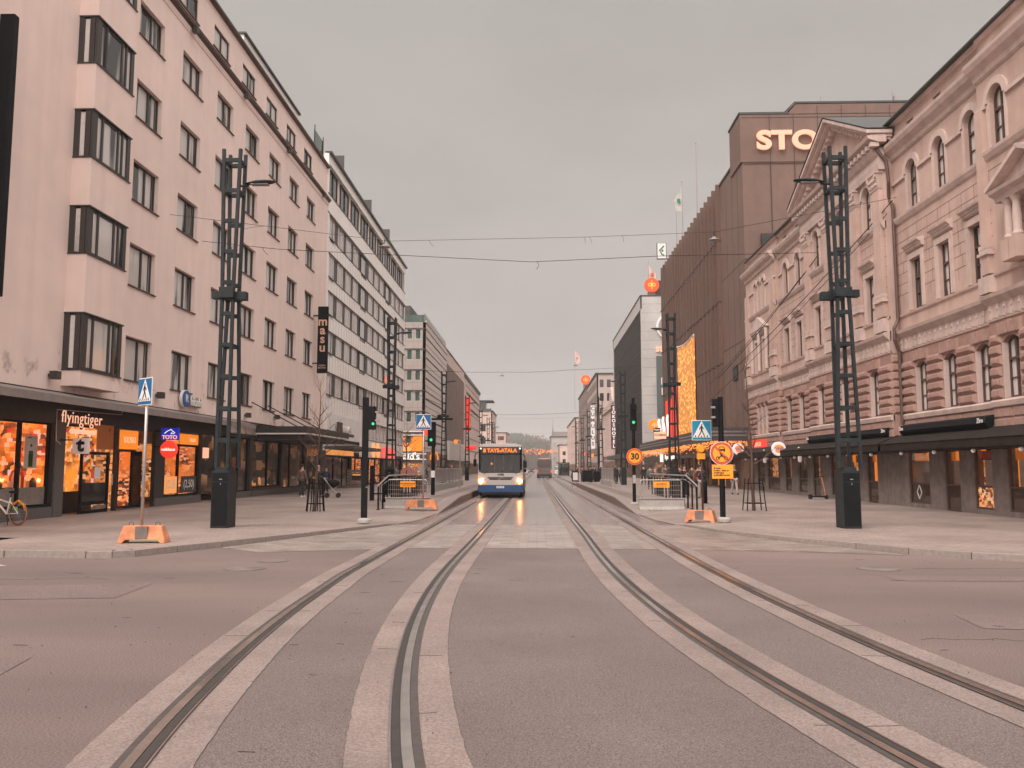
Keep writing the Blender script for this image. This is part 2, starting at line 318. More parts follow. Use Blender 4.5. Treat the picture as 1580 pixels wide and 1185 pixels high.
# pane you can look through, with a weak sheen
m = bpy.data.materials.new('clear_pane'); m.use_nodes = True; N = m.node_tree.nodes; L = m.node_tree.links; N.clear()
o_ = N.new('ShaderNodeOutputMaterial'); mx = N.new('ShaderNodeMixShader'); tr = N.new('ShaderNodeBsdfTransparent'); gl = N.new('ShaderNodeBsdfGlossy'); gl.inputs['Roughness'].default_value = .04
lw = N.new('ShaderNodeLayerWeight'); lw.inputs[0].default_value = .5; pw_ = N.new('ShaderNodeMath'); pw_.operation = 'POWER'; pw_.inputs[1].default_value = 4.0; fr = N.new('ShaderNodeMapRange'); fr.inputs[3].default_value = .03; fr.inputs[4].default_value = .38; L.new(lw.outputs[1], pw_.inputs[0]); L.new(pw_.outputs[0], fr.inputs[0]); tr.inputs[0].default_value = (.92,.90,.88,1)
L.new(fr.outputs[0], mx.inputs[0]); L.new(tr.outputs[0], mx.inputs[1]); L.new(gl.outputs[0], mx.inputs[2]); L.new(mx.outputs[0], o_.inputs[0]); MT['pane'] = m

# ================================================================== GROUND
struct(MB().box(-900, 900, -80, 2500, -0.6, 0).build('ground', MT['asphalt']), 'pinkish grey asphalt of the wide junction in the foreground', 'ground')
RL = [ # centre lines of the four grooved rails: (y, x)
 [(90,-3.1),(32,-3.12),(20,-3.15),(14.2,-3.16),(12,-3.08),(10.3,-3.0),(8.3,-2.84),(6.8,-2.66),(5.7,-2.5),(4.5,-2.27),(3,-1.9),(0,-1.0)],
 [(90,-1.47),(32,-1.47),(20,-1.50),(15,-1.53),(12.3,-1.49),(10.5,-1.41),(9,-1.30),(7.2,-1.10),(6,-.92),(5.1,-.76),(4,-.50),(3,-.22),(0,.75)],
 [(90,1.02),(50,1.12),(30,1.20),(22,1.25),(16.1,1.27),(13.3,1.34),(11.4,1.44),(9.4,1.60),(7.7,1.81),(6.6,1.98),(5.2,2.24),(4,2.50),(0,3.5)],
 [(90,2.62),(50,2.76),(30,2.88),(21,2.94),(14.5,3.0),(11.6,3.11),(9.65,3.23),(8.3,3.34),(7.4,3.44),(6.5,3.56),(5.2,3.76),(4,3.97),(0,4.8)]]
def crs(pts, n=8):
    out = []
    P = [pts[0]]+pts+[pts[-1]]
    for i in range(1, len(P)-2):
        a, b, c, d = [Vector(q) for q in P[i-1:i+3]]
        for k in range(n):
            t = k/n; out.append(.5*((2*b)+(c-a)*t+(2*a-5*b+4*c-d)*t*t+(3*b-a-3*c+d)*t**3))
    out.append(Vector(P[-2])); return [(q[1], q[0]) for q in out]
def lin(pts): # x at y by linear interpolation over dense samples (piecewise smooth)
    return [(x, y) for y, x in pts]
def smooth_line(pts):
    # resample with cubic (monotone in y) for the near curve
    import bisect
    q = sorted(pts); ys = [a for a, b in q]; xs = [b for a, b in q]; n = len(q)
    d = [(xs[i+1]-xs[i])/(ys[i+1]-ys[i]) for i in range(n-1)]
    mm = [d[0]]+[(d[i-1]+d[i])/2 if d[i-1]*d[i] > 0 else 0 for i in range(1, n-1)]+[d[-1]]
    out = []; y = ys[0]
    while y <= ys[-1]:
        i = min(max(bisect.bisect_right(ys, y)-1, 0), n-2); h = ys[i+1]-ys[i]; t = (y-ys[i])/h
        x = (2*t**3-3*t*t+1)*xs[i]+(t**3-2*t*t+t)*h*mm[i]+(-2*t**3+3*t*t)*xs[i+1]+(t**3-t*t)*h*mm[i+1]
        out.append((x, y)); y += .12 if y < 30 else 2
    out.append((out[-1][0], 420)); return out
RC = [smooth_line(r) for r in RL]
def ribbon(mb, line, a, b, z, jit=0, seed=1):
    rg = random.Random(seed); vs = []; fs = []
    for i, (x, y) in enumerate(line):
        x2, y2 = line[min(i+1, len(line)-1)]; x1, y1 = line[max(i-1, 0)]; t = Vector((x2-x1, y2-y1)).normalized(); n = Vector((t.y, -t.x))
        ja = rg.uniform(-jit, jit); jb = rg.uniform(-jit, jit)
        vs += [(x+n.x*(a+ja), y+n.y*(a+ja), z), (x+n.x*(b+jb), y+n.y*(b+jb), z)]
        if i: k = 2*i; fs.append((k-2, k-1, k+1, k))
    mb.add(vs, fs)
def poly(mb, pts, z): mb.add([(x, y, z) for x, y in pts], [tuple(range(len(pts)))])
# asphalt infill between the rails (slightly darker, laid later)
for a, b in ((0,1),(1,2),(2,3)):
    la = [p for p in RC[a] if p[1] < 18.45]; lb = [p for p in RC[b] if p[1] < 18.45]; n = min(len(la), len(lb)); mb = MB()
    for i in range(n-1): mb.add([(la[i][0], la[i][1], .003), (lb[i][0], lb[i][1], .003), (lb[i+1][0], lb[i+1][1], .003), (la[i+1][0], la[i+1][1], .003)], [(0,1,2,3)])
    struct(mb.build('road_surface', MT['asphalt_b']), 'grey asphalt infill between the tram rails', 'road')
mb = MB(); poly(mb, [(-3.72,26),(3.72,26),(3.72,420),(-3.72,420)], .006); struct(mb.build('tram_street', MT['paving']), 'block paved tram street running away between the platforms', 'street')
mb = MB(); poly(mb, [(-5.7,17.45),(-3,18.4),(0,18.5),(3,18.4),(5.5,17.9),(7.5,17.25),(6.3,19.6),(5.2,22.3),(4.3,26),(-4.3,26),(-5.0,23.7),(-5.8,21.5),(-6.4,19.9),(-6.9,18.5)], .005)
struct(mb.build('crossing_paving', MT['mosaic']), 'pale mosaic paving of the pedestrian crossing', 'crossing')
mb = MB()
for i, r_ in enumerate(RC): ribbon(mb, r_, -.37, .37, .009, .006, i+3)
struct(mb.build('concrete_track_strips', MT['conc_strip']), 'pale concrete strips either side of the rails', 'concrete strip')
mb = MB(); rg = random.Random(5)
for r_ in RC:
    y = 4
    while y < 40:
        x = min(r_, key=lambda p: abs(p[1]-y))[0]
        for s in (-1, 1):
            if rg.random() < .5:
                yy = y+rg.uniform(-.25,.25); mb.bar((x+s*.11, yy, .011), (x+s*rg.uniform(.22,.36), yy+rg.uniform(-.04,.04), .011), .004, .002)
        y += rg.uniform(1.5, 2.6)
for i in range(70): # short cracks and stains in the asphalt
    x = rg.uniform(-9, 9); y = rg.uniform(4.6, 17); a = rg.uniform(-.5,.5); l = rg.uniform(.04,.22)
    mb.bar((x, y, .0065), (x+l*math.cos(a), y+l*.4*math.sin(a), .0065), rg.uniform(.004,.012), .002)
for x0, y0, a, n in ((-9,13.2,.05,14),(-7,8.1,.3,9),(3.9,8.9,-.1,12),(6.5,15.0,.02,22)):
    p = Vector((x0, y0, .0065))
    for k in range(n): q = p+Vector((.17*math.cos(a+rg.uniform(-.6,.6)), .17*math.sin(a+rg.uniform(-.6,.6)), 0)); mb.bar(p, q, rg.uniform(.003,.006), .002); p = q
for i in range(420): # grit and small litter on the asphalt
    x = rg.uniform(-9, 9); y = rg.uniform(4.4, 17.8); r_ = rg.uniform(.002,.005); a = rg.uniform(0,3); mb.bar((x,y,.010),(x+r_*2.5*math.cos(a),y+r_*2.5*math.sin(a),.010), r_*1.6, .006)
struct(mb.build('road_cracks', MT['groove']), 'short dark cracks and joints in the road', 'cracks')
mb = MB()
for x0, x1, y0, y1, r_ in ((-8.6,-5.7,11.2,12.6,.12),(4.9,7.4,9.4,10.3,-.1),(5.6,8.6,13.4,14.0,-.03),(-6.3,-4.6,7.0,7.7,.2)): # repaired patches
    cx, cy = (x0+x1)/2, (y0+y1)/2; poly(mb, [(cx+(x-cx)*math.cos(r_)-(y-cy)*math.sin(r_)+rg.uniform(-.04,.04), cy+(x-cx)*math.sin(r_)+(y-cy)*math.cos(r_)) for x, y in ((x0,y0),(x1,y0),(x1,y1),(x0,y1))], .005)
struct(mb.build('asphalt_patches', M_('patch_asphalt', (.165,.122,.112), .85, .6, 95, .6, 160, var2=.1, scale2=1, world=True)), 'slightly darker repaired patches in the asphalt', 'asphalt patches')
mbs = MB(); mbh = MB(); mbg = MB(); mbk = MB()
for i, r_ in enumerate(RC):
    s = -1 if i in (0, 2) else 1
    ribbon(mbs, r_, -.105, .105, .013)
    ribbon(mbg, r_, -s*.058-.026, -s*.058+.026, .0165); ribbon(mbh, r_, s*.012-.038, s*.012+.030, .020); ribbon(mbh, r_, -s*.098-.007, -s*.098+.007, .020)
struct(mbs.build('rail_bedding', MT['railside']), 'dark sealant beside the rails', 'rail bedding')
struct(mbg.build('rail_groove', MT['groove']), 'dark grooves of the tram rails', 'rail groove')
struct(mbh.build('tram_rails', MT['rail']), 'polished steel heads of the four tram rails', 'tram rail')
# white mark at the left
mb = MB(); poly(mb, [(-10.6,14.9),(-9.45,15.0),(-9.7,15.15),(-10.8,15.1)], .006); struct(mb.build('road_marking', MT['signw']), 'white painted mark at the left edge of the road', 'road marking')

# pavements
KL = [(-80,16.4,.13),(-12,16.4,.13),(-10.4,16.4,.13),(-8.7,16.25,.13),(-8.2,16.3,.13),(-7.86,16.55,.13),(-7.44,17.5,.13),(-6.92,18.6,.125),(-6.4,20,.115),(-5.8,21.6,.10),(-5.08,23.7,.085),(-4.5,25.4,.06),(-4.25,26.1,.014),(-3.9,28,.014),(-3.75,32,.014)]
KR = [(80,15.4,.13),(14,15.5,.13),(9.4,15.9,.13),(8.3,16.6,.13),(7.5,17.5,.13),(6.88,18.65,.125),(6.06,20,.115),(5.49,21.3,.10),(4.83,23.2,.085),(4.4,25.4,.06),(4.2,26.1,.014),(3.9,28,.014),(3.75,32,.014)]
def pave(K, sgn, nm, lab):
    mb = MB(); vs = []; fs = []
    xb = sgn*17.0
    for i, (x, y, z) in enumerate(K):
        far = (x if abs(x) > 17 else xb)
        yb = y if abs(x) < 17 else 60
        yy = y
        a = (x+sgn*.02, yy, z+.001); b_ = (x+sgn*2.2 if abs(x) < 12 else x, yy+(1.2 if abs(x) < 12 else 1.2), .13); c_ = (xb if abs(x) < 12 else x, yy+3, .13)
        vs += [a, b_, c_]
        if i: k = 3*i; fs += [(k-3, k, k+1, k-2), (k-2, k+1, k+2, k-1)]
    mb.add(vs, fs)
    # zones further up the street
    mb.add([(sgn*3.75,32,.014),(sgn*5.95,33.2,.13),(sgn*17,35,.13),(sgn*17,90,.13),(sgn*5.95,90,.13),(sgn*3.75,90,.13)], [(0,1,2,3,4,5)] if sgn < 0 else [(5,4,3,2,1,0)])
    mb.box(sgn*3.75, sgn*16.9, 90, 420, -.1, .13)
    mb.box(sgn*16.9, sgn*200, 19.4, 420, -.1, .126)
    struct(mb.build(nm, MT['sidewalk']), lab, 'pavement')
pave(KL, -1, 'left_pavement', 'pinkish paved footway along the left shops')
pave(KR, 1, 'right_pavement', 'pinkish paved footway along the right shops')
def kerb(K, sgn, nm, lab):
    top = MB(); line = [(x, y, z) for x, y, z in K if y <= 26.2]
    # dense resample, with joints every metre
    out = []
    for i in range(len(line)-1):
        a, b_ = Vector(line[i]), Vector(line[i+1]); n = max(1, int((b_-a).length/1.1)) if (b_-a).length > 1.3 else 1
        for k in range(n): out.append(a.lerp(b_, k/n))
    out.append(Vector(line[-1])); top.mi = 0
    for i in range(len(out)-1):
        a, b_ = out[i], out[i+1]; t = (b_-a); t.z = 0
        if t.length < .05: continue
        t.normalize(); n = Vector((-t.y, t.x, 0))
        if n.x*sgn < 0 and abs(n.x) > .2 or (abs(n.x) <= .2 and n.y < 0): n = -n
        a2 = a+t*.008; b2 = b_-t*.008; w = .26
        zt = Vector((0,0,.006)); dn = lambda p: Vector((p.x, p.y, -.05))
        bt = [dn(a2), dn(b2), dn(b2+n*w), dn(a2+n*w)]; tp = [a2+zt, b2+zt, b2+n*w+zt, a2+n*w+zt]
        top.add(bt+tp, [(4,5,6,7),(0,1,5,4),(1,2,6,5),(2,3,7,6),(3,0,4,7)])
    o = top.build(nm, MT['kerb'], bevel=.012); struct(o, lab, 'kerb')
kerb(KL, -1, 'left_kerb', 'granite kerb of the left pavement corner')
kerb(KR, 1, 'right_kerb', 'granite kerb of the right pavement corner')
# raised tram platforms with ramps
for sgn, nm, y1 in ((-1, 'left_tram_platform', 88), (1, 'right_tram_platform', 82)):
    mb = MB(); x0, x1 = sgn*3.70, sgn*6.3
    prof = [(31.6,.016),(40.5,.34),(y1-4,.34),(y1,.14),(y1,-.1),(31.6,-.1)]
    mb.mi = 0; mb.prism(prof, sgn*4.1, x1, 'x'); mb.mi = 1
    mb.prism([(a, b+.006 if b > 0 else b) for a, b in prof], x0, sgn*4.098, 'x')
    mb.mi = 2
    mb.prism([(31.7,.0),(40.55,.30),(y1-4,.30),(y1-.1,.1),(y1-.1,-.1),(31.7,-.1)], x0-sgn*.012, x0+sgn*.002, 'x')
    mb.mi = 3
    for k in range(5): mb.prism([(32.5,.05),(40.5,.348),(y1-4.5,.348),(y1-4.5,.33),(40.5,.33),(32.5,.03)], sgn*(4.35+k*.16), sgn*(4.35+k*.16+.045), 'x')
    struct(mb.build(nm, [MT['sidewalk'], MT['kerb'], MT['platside'], MT['line']]), 'raised tram stop platform with a ramped end on the '+('left' if sgn < 0 else 'right'), 'platform')
for i, (x, y, r_) in enumerate(((-5.06,14.7,.36),(-4.95,15.9,.30),(5.9,15.0,.36))):
    mb = MB(); mb.mi = 0; mb.lathe([(r_, -.01),(r_, .008),(r_-.03, .009)], (x, y, 0), 28); mb.mi = 1; mb.lathe([(r_-.05,.0),(r_-.05,.0105)], (x, y, 0), 28)
    for k in range(-3, 4): mb.box(x-r_*.6, x+r_*.6, y+k*.07-.012, y+k*.07+.012, .009, .013)
    tag(mb.build('manhole_cover', [MT['kerbside'], MT['stone']]), ['round iron manhole cover in the asphalt left of the tracks, the nearer of two', 'round iron manhole cover just behind another on the left, nearest the pale crossing', 'round iron manhole cover in the asphalt right of the tracks'][i], 'manhole cover', 'manhole covers in the road')

# ================================================================== BUILDING HELPERS
def wall(mb, u0, u1, z0, z1, holes, t=.22, y=0.0, cap=.38):
    us = sorted(set([u0, u1]+[h[0] for h in holes]+[h[1] for h in holes])); us = [u for u in us if u0 <= u <= u1]
    zs = sorted(set([z0, z1]+[h[2] for h in holes]+[h[3] for h in holes])); zs = [z for z in zs if z0 <= z <= z1]
    for i in range(len(us)-1):
        run = None
        for j in range(len(zs)-1):
            cu = (us[i]+us[i+1])/2; cz = (zs[j]+zs[j+1])/2
            solid = not any(h[0] < cu < h[1] and h[2] < cz < h[3] for h in holes)
            if solid: run = zs[j] if run is None else run
            if run is not None and (not solid or j == len(zs)-2):
                top = zs[j+1] if solid else zs[j]
                mb.add([(us[i],y,run),(us[i+1],y,run),(us[i+1],y,top),(us[i],y,top)], [(0,1,2,3)]); run = None
    for h in holes:
        a, b_, c, d = h[:4]; r_ = h[4] if len(h) > 4 else 0; sp = d-r_
        mb.add([(a,y,c),(a,y+t,c),(a,y+t,sp),(a,y,sp)], [(0,1,2,3)]); mb.add([(b_,y,c),(b_,y,sp),(b_,y+t,sp),(b_,y+t,c)], [(0,1,2,3)])
        mb.add([(a,y,c),(b_,y,c),(b_,y+t,c),(a,y+t,c)], [(0,1,2,3)])
        if not r_: mb.add([(a,y,d),(a,y+t,d),(b_,y+t,d),(b_,y,d)], [(0,1,2,3)])
        else:
            pts = arc(a, b_, sp, r_, 10)
            for i in range(len(pts)-1):
                (p, q), (p2, q2) = pts[i], pts[i+1]
                mb.add([(p,y,q),(p2,y,q2),(p2,y,d),(p,y,d)], [(0,1,2,3)]); mb.add([(p,y,q),(p,y+t,q),(p2,y+t,q2),(p2,y,q2)], [(0,1,2,3)])
    mb.add([(u0,y,z0),(u0,y+cap,z0),(u0,y+cap,z1),(u0,y,z1)], [(0,3,2,1)]); mb.add([(u1,y,z0),(u1,y+cap,z0),(u1,y+cap,z1),(u1,y,z1)], [(0,1,2,3)])
    mb.add([(u0,y,z1),(u1,y,z1),(u1,y+cap,z1),(u0,y+cap,z1)], [(0,1,2,3)]); mb.add([(u0,y,z0),(u1,y,z0),(u1,y+cap,z0),(u0,y+cap,z0)], [(3,2,1,0)])
def arc(a, b_, sp, r_, n):
    w = (b_-a)/2; cx = (a+b_)/2; rad = (w*w+r_*r_)/(2*r_); cz = sp+r_-rad; a0 = math.atan2(sp-cz, -w); a1 = math.atan2(sp-cz, w)
    return [(cx+rad*math.cos(a0+(a1-a0)*i/n), cz+rad*math.sin(a0+(a1-a0)*i/n)) for i in range(n+1)]
WC = {}
def window_meshes(kind, w, h, r_, fm, gm):
    key = (kind, round(w,2), round(h,2), round(r_,2), fm, gm)
    if key in WC: return WC[key]
    f = MB(); g = MB(); fw = .07 if w > .8 else .045; y0, y1 = -.03, .05
    sp = h-r_
    if r_:
        out = [(-w/2,0)]+arc(-w/2, w/2, sp, r_, 10)+[(w/2,0)]
        inn = [(-w/2+fw,fw)]+arc(-w/2+fw, w/2-fw, sp, max(r_-fw*.9,.05), 10)+[(w/2-fw,fw)]
        n = len(out)
        for i in range(n):
            j = (i+1) % n
            f.add([(out[i][0],y0,out[i][1]),(out[j][0],y0,out[j][1]),(inn[j][0],y0,inn[j][1]),(inn[i][0],y0,inn[i][1]),(out[i][0],y1,out[i][1]),(out[j][0],y1,out[j][1]),(inn[j][0],y1,inn[j][1]),(inn[i][0],y1,inn[i][1])], [(0,1,2,3),(2,6,7,3),(0,4,5,1)])
        g.add([(x, .03, z) for x, z in inn], [tuple(range(n))]); g.add([(x, .035, z) for x, z in inn], [tuple(range(n))[::-1]])
    else:
        f.box(-w/2, -w/2+fw, y0, y1, 0, h); f.box(w/2-fw, w/2, y0, y1, 0, h); f.box(-w/2+fw, w/2-fw, y0, y1, 0, fw); f.box(-w/2+fw, w/2-fw, y0, y1, h-fw, h)
        g.box(-w/2+fw, w/2-fw, .03, .035, fw, h-fw)
    top = h-fw-.01
    if kind == 'two':
        x = w*.10; f.box(x-.05, x+.05, y0-.01, y1, fw, top); f.box(x+.05, x+.09, y0+.01, y1, fw, top); f.box(x+.30*w, x+.30*w+.03, y0+.02, y1, fw, top)
    if kind == 'half': f.box(-.04, .04, y0-.01, y1, fw, top)
    if kind == 'cross':
        f.box(-.035, .035, y0-.012, y1, fw, top if not r_ else h-fw-.02); f.box(-w/2+fw, w/2-fw, y0-.02, y1, h*.63-.04, h*.63+.04); f.box(-w/2+fw, w/2-fw, y0+.012, y1, h*.32-.018, h*.32+.018)
    if kind == 'sill2': f.box(-w/2+fw, w/2-fw, y0-.01, y1, h*.72, h*.72+.05)
    WC[key] = (f.mesh('window', MT[fm]), g.mesh('pane', MT[gm])); return WC[key]
class Bld:
    def __init__(s, name, label, side, X, Y0, Y1, group=None):
        s.side = side; s.L = Y1-Y0; s.Y0 = Y0; s.Y1 = Y1; s.X = X
        s.root = thing(name, label, 'building', (X, Y0 if side == 'L' else Y1, 0), R(90) if side == 'L' else R(-90), group)
        s.E = Matrix.Rotation(R(-90), 4, 'Z') if side == 'L' else Matrix.Translation((s.L,0,0)) @ Matrix.Rotation(R(90), 4, 'Z')
    def u(s, Y): return Y-s.Y0 if s.side == 'L' else s.Y1-Y
    def uu(s, a, b_): return tuple(sorted((s.u(a), s.u(b_))))
    def h(s, a, b_, c, d, r_=0): return (*s.uu(a, b_), c, d)+((r_,) if r_ else ())
    def ax(s, x): return x-s.X
    def win(s, hole, kind='two', y=.15, fm='frame', gm='glass', end=False, label=None):
        a, b_, c, d = hole[:4]; r_ = hole[4] if len(hole) > 4 else 0
        f, g = window_meshes(kind, b_-a, d-c, r_, fm, gm)
        M = Matrix.Translation(((a+b_)/2, y, c))
        if end: M = s.E @ M
        o = bpy.data.objects.new('window', f); C.objects.link(o); o.parent = s.root; o.matrix_basis = M
        p = bpy.data.objects.new('pane', g); C.objects.link(p); p.parent = o
        return o
    def txt(s, t, size, mat, Y, z, y=-.05, ext=.02, end=False, X=None, name='letters', parent=None, **k):
        me = text_mesh(t, size, mat, ext, **k); o = bpy.data.objects.new(name, me); C.objects.link(o); o.parent = parent or s.root
        o.matrix_basis = (s.E @ Matrix.Translation((s.ax(X), y, z))) if end else Matrix.Translation((s.u(Y), y, z)); return o
    def part(s, name, mb, mats, **k): return mb.build(name, mats, s.root, **k)
    def ymb(s): return MB()
    def emb(s): return MB(s.E)
def frust(mb, u0, u1, z0, z1, y, p, ch):
    mb.add([(u0,y,z0),(u1,y,z0),(u1,y,z1),(u0,y,z1),(u0+ch,y-p,z0+ch),(u1-ch,y-p,z0+ch),(u1-ch,y-p,z1-ch),(u0+ch,y-p,z1-ch)], [(4,5,6,7),(0,1,5,4),(1,2,6,5),(2,3,7,6),(3,0,4,7)])
def cornice(mb, u0, u1, prof, y=0):
    """prof: (projection, z) pairs running bottom to top"""
    mb.prism([(y+.05, prof[0][1])]+[(y-p, z) for p, z in prof]+[(y+.05, prof[-1][1])], u0, u1, 'x')
def shop(b, Ya, Yb, z0, z1, goods='goods', depth=1.3, mull=(), low=None, lowmat='canopy', shelves=True, y=.18, frame='black', items=True, seed=1):
    """a lit shop window of its own: frame > pane, display (> goods)"""
    u0, u1 = b.uu(Ya, Yb); f = MB(); t = .07
    f.box(u0, u0+t, y-.05, y+.05, z0, z1); f.box(u1-t, u1, y-.05, y+.05, z0, z1); f.box(u0+t, u1-t, y-.05, y+.05, z0, z0+t); f.box(u0+t, u1-t, y-.05, y+.05, z1-t, z1)
    for m in mull: um = b.u(m); f.box(um-.06, um+.06, y-.055, y+.05, z0+t, z1-t)
    fo = b.part('shop_window', f, MT[frame])
    MB().box(u0+t, u1-t, y, y+.006, z0+t, z1-t).build('pane', MT['pane'], fo)
    if low: MB().box(u0+t, u1-t, y+.01, y+.02, z0+t, low).build('frosted_band', MT[lowmat], fo)
    d = MB(); yb = y+depth
    d.add([(u0,yb,z0),(u1,yb,z0),(u1,yb,z1),(u0,yb,z1)], [(0,1,2,3)]); d.add([(u0,y+.06,z0),(u0,yb,z0),(u0,yb,z1),(u0,y+.06,z1)], [(0,1,2,3)])
    d.add([(u1,y+.06,z0),(u1,yb,z0),(u1,yb,z1),(u1,y+.06,z1)], [(3,2,1,0)]); d.add([(u0,y+.06,z0),(u1,y+.06,z0),(u1,yb,z0),(u0,yb,z0)], [(0,1,2,3)]); d.add([(u0,y+.06,z1),(u1,y+.06,z1),(u1,yb,z1),(u0,yb,z1)], [(3,2,1,0)])
    b.part('display', d, MT[goods])
    if items:
        rg = random.Random(seed); g = MB(); zz = (low or z0)+.02
        for k in range(int((u1-u0)*5)):
            uu_ = rg.uniform(u0+.15, u1-.25); yy = y+rg.uniform(.15, depth*.6); hh = rg.uniform(.12,.55); ww = rg.uniform(.08,.28); g.mi = rg.randrange(4)
            if rg.random() < .5: g.box(uu_, uu_+ww, yy, yy+ww, z0+t, zz+hh)
            else: g.lathe([(ww*.5, z0+t),(ww*.5, zz+hh*.6),(ww*.2, zz+hh)], (uu_, yy, 0), 8)
        b.part('goods', g, [MT['g_or2'], MT['red'], MT['soot'], MT['signw']])
    return fo
# ================================================================== LEFT SIDE
# ---- A: pink rendered seven storey block
A = Bld('apartment_block', 'pink rendered corner block with a bay and ground floor shops, nearest on the left', 'L', -15.8, 17, 62)
ROWS = [(5.10,6.82),(8.80,10.50),(12.20,13.85),(15.57,17.15),(19.0,20.45)]
holes = []; hw = []
for k in range(7):
    Y = 31.66+4.09*k
    for z0, z1 in ROWS: hw.append(A.h(Y, Y+2.22, z0, z1))
mb = MB(); mb.mi = 0; wall(mb, 0, A.L, 4.25, 22.0, hw, t=.24)
ha = [A.h(35.35+4.05*k, 37.4+4.05*k, 22.52, 23.66) for k in range(-1, 7) if 37.4+4.05*k < 61]
wall(mb, 0, A.L, 22.0, 24.45, ha, t=.16, y=.10)
mb.box(.003, A.L-.003, .42, 14, 3.6, 24.40); mb.box(.003, A.L-.003, 3.6, 14, 0, 3.6)
A.part('wall', mb, MT['pink'])
SL = MB().box(-1.16,1.16,-.27,-.03,-.035,.012).mesh('sill', MT['frameb'])
for h_ in hw: link('sill', SL, A.win(h_, 'two', y=.20), (0,0,0))
for h_ in ha: link('sill', SL, A.win(h_, 'half', y=.18), (0,.12,0))
mb = MB(); cornice(mb, 0, A.L+.0, [(.02,21.72),(.22,21.86),(.26,21.98),(.0,22.06)]); mb.prism([(.0,24.45),(-.12,24.5),(-.12,24.62),(.0,24.74),(5,25.6),(5,24.4)], 0, A.L, 'x'); A.part('cornice', mb, MT['frameb'])
mb = MB(); cornice(mb, 0, A.L, [(.03,21.50),(.10,21.72)]); A.part('cornice_band', mb, MT['pink'])
# bay
u0, u1 = A.uu(27.4, 30.05); BR = [(5.0,6.88),(8.95,10.55),(12.3,13.95),(15.65,17.3),(19.0,20.6)]
y = -.66
zc = [4.45]+[v for p in BR for v in p]+[22.3]
for i in range(0, len(zc)-1, 2): A.part('bay_panel', MB().box(u0, u1, y, 0, zc[i], zc[i+1]), MT['pink'])
bo = A.root
for z0, z1 in BR:
    f = MB(); f.box(u0-.03, u1+.03, y-.05, -.0, z0-.04, z0); f.box(u0-.03, u1+.03, y-.05, 0, z1, z1+.05)
    for a, b_ in ((u0,u0+.30),(u1-.22,u1)): f.box(a, b_, y, y+.08, z0, z1)
    f.box(u0, u0+.06, y+.1, y+.28, z0, z1); f.box(u0, u0+.06, -.2, 0, z0, z1); f.box(u1-.06, u1, y+.1, 0, z0, z1)
    for uu_ in (u0+.62, u0+1.72, u1-.62): f.box(uu_, uu_+.09, y+.0, y+.08, z0, z1)
    f.box(u0+.05, u1-.05, y+.03, y+.08, z0, z0+.10); f.box(u0+.05, u1-.05, y+.03, y+.08, z1-.10, z1)
    fo = f.build('bay_window', MT['frame'], bo)
    MB().box(u0+.31, u1-.23, y+.06, y+.075, z0+.1, z1-.1).build('pane', MT['glass'], fo)
    MB().box(u0+.04, u0+.05, y+.28, -.2, z0+.05, z1-.05).build('side_pane', MT['glass'], fo)
# floodlights on the wall
fl = MB().box(-.14,.14,-.34,-.10,-.13,.13); fl.box(-.04,.04,-.12,.0,-.05,.05); fme = fl.mesh('floodlight', MT['frame'])
for Y, z, yy in ((26.7,4.72,0),(34.4,4.72,0),(45.1,4.55,0),(50.2,4.75,0),(36.4,21.7,-.02),(43.3,21.7,-.02),(51.2,21.7,-.02),(60.0,21.7,-.02),(24.3,21.7,-.02)): link('floodlight', fme, A.root, (A.u(Y), yy, z))
# ground floor: piers, recesses and canopy
PL_ = M_('speckled_plinth', (.10,.085,.08), .8, .3, 20, .2)
mb = MB(); mb.mi = 0
shops = [A.h(22.0,27.2,.5,3.2),A.h(31.5,34.6,.13,3.2),A.h(35.55,39.35,.5,3.3),A.h(27.85,31.4,.05,3.3),A.h(39.5,41.3,.05,3.3),A.h(41.6,46.2,.45,3.35),A.h(46.6,52.0,.6,3.35),A.h(52.4,57.4,.45,3.35),A.h(57.7,61.4,.05,3.35)]
wall(mb, 0, A.L, 0, 3.5, shops, t=.16, cap=.4); A.part('shopfront', mb, MT['soot'])
u = A.u
for a, b_ in ((27.25,27.8),(22.0,27.2),(34.62,39.4),(31.8,34.6),(41.5,46.3),(46.6,57.5)):
    zt = 3.3 if (a, b_) == (27.25,27.8) else .47
    if (a, b_) == (31.8,34.6): zt = .16
    A.part('plinth', MB().box(*sorted((u(a), u(b_))), -.05, .02, 0, zt), PL_)
MB().box(u(17), u(43.0), -.03, .01, 3.5, 4.25).build('fascia', MT['soot'], A.root)
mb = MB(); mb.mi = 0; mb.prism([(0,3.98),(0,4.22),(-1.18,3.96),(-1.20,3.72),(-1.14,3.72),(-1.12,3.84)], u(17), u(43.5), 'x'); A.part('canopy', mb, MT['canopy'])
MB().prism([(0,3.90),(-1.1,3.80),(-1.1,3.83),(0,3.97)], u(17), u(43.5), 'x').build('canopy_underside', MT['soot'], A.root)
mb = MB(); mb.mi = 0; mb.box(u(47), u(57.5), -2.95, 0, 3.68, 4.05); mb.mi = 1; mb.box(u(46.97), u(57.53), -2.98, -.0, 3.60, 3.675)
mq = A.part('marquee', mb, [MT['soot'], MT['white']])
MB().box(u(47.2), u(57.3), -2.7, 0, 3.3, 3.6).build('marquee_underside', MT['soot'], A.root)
for Y in (47.6, 50.4, 53.4): A.part('tie_rod', MB().bar((u(Y)-1.4, 0, 5.35), (u(Y), -2.2, 4.05), .05), MT['black'])
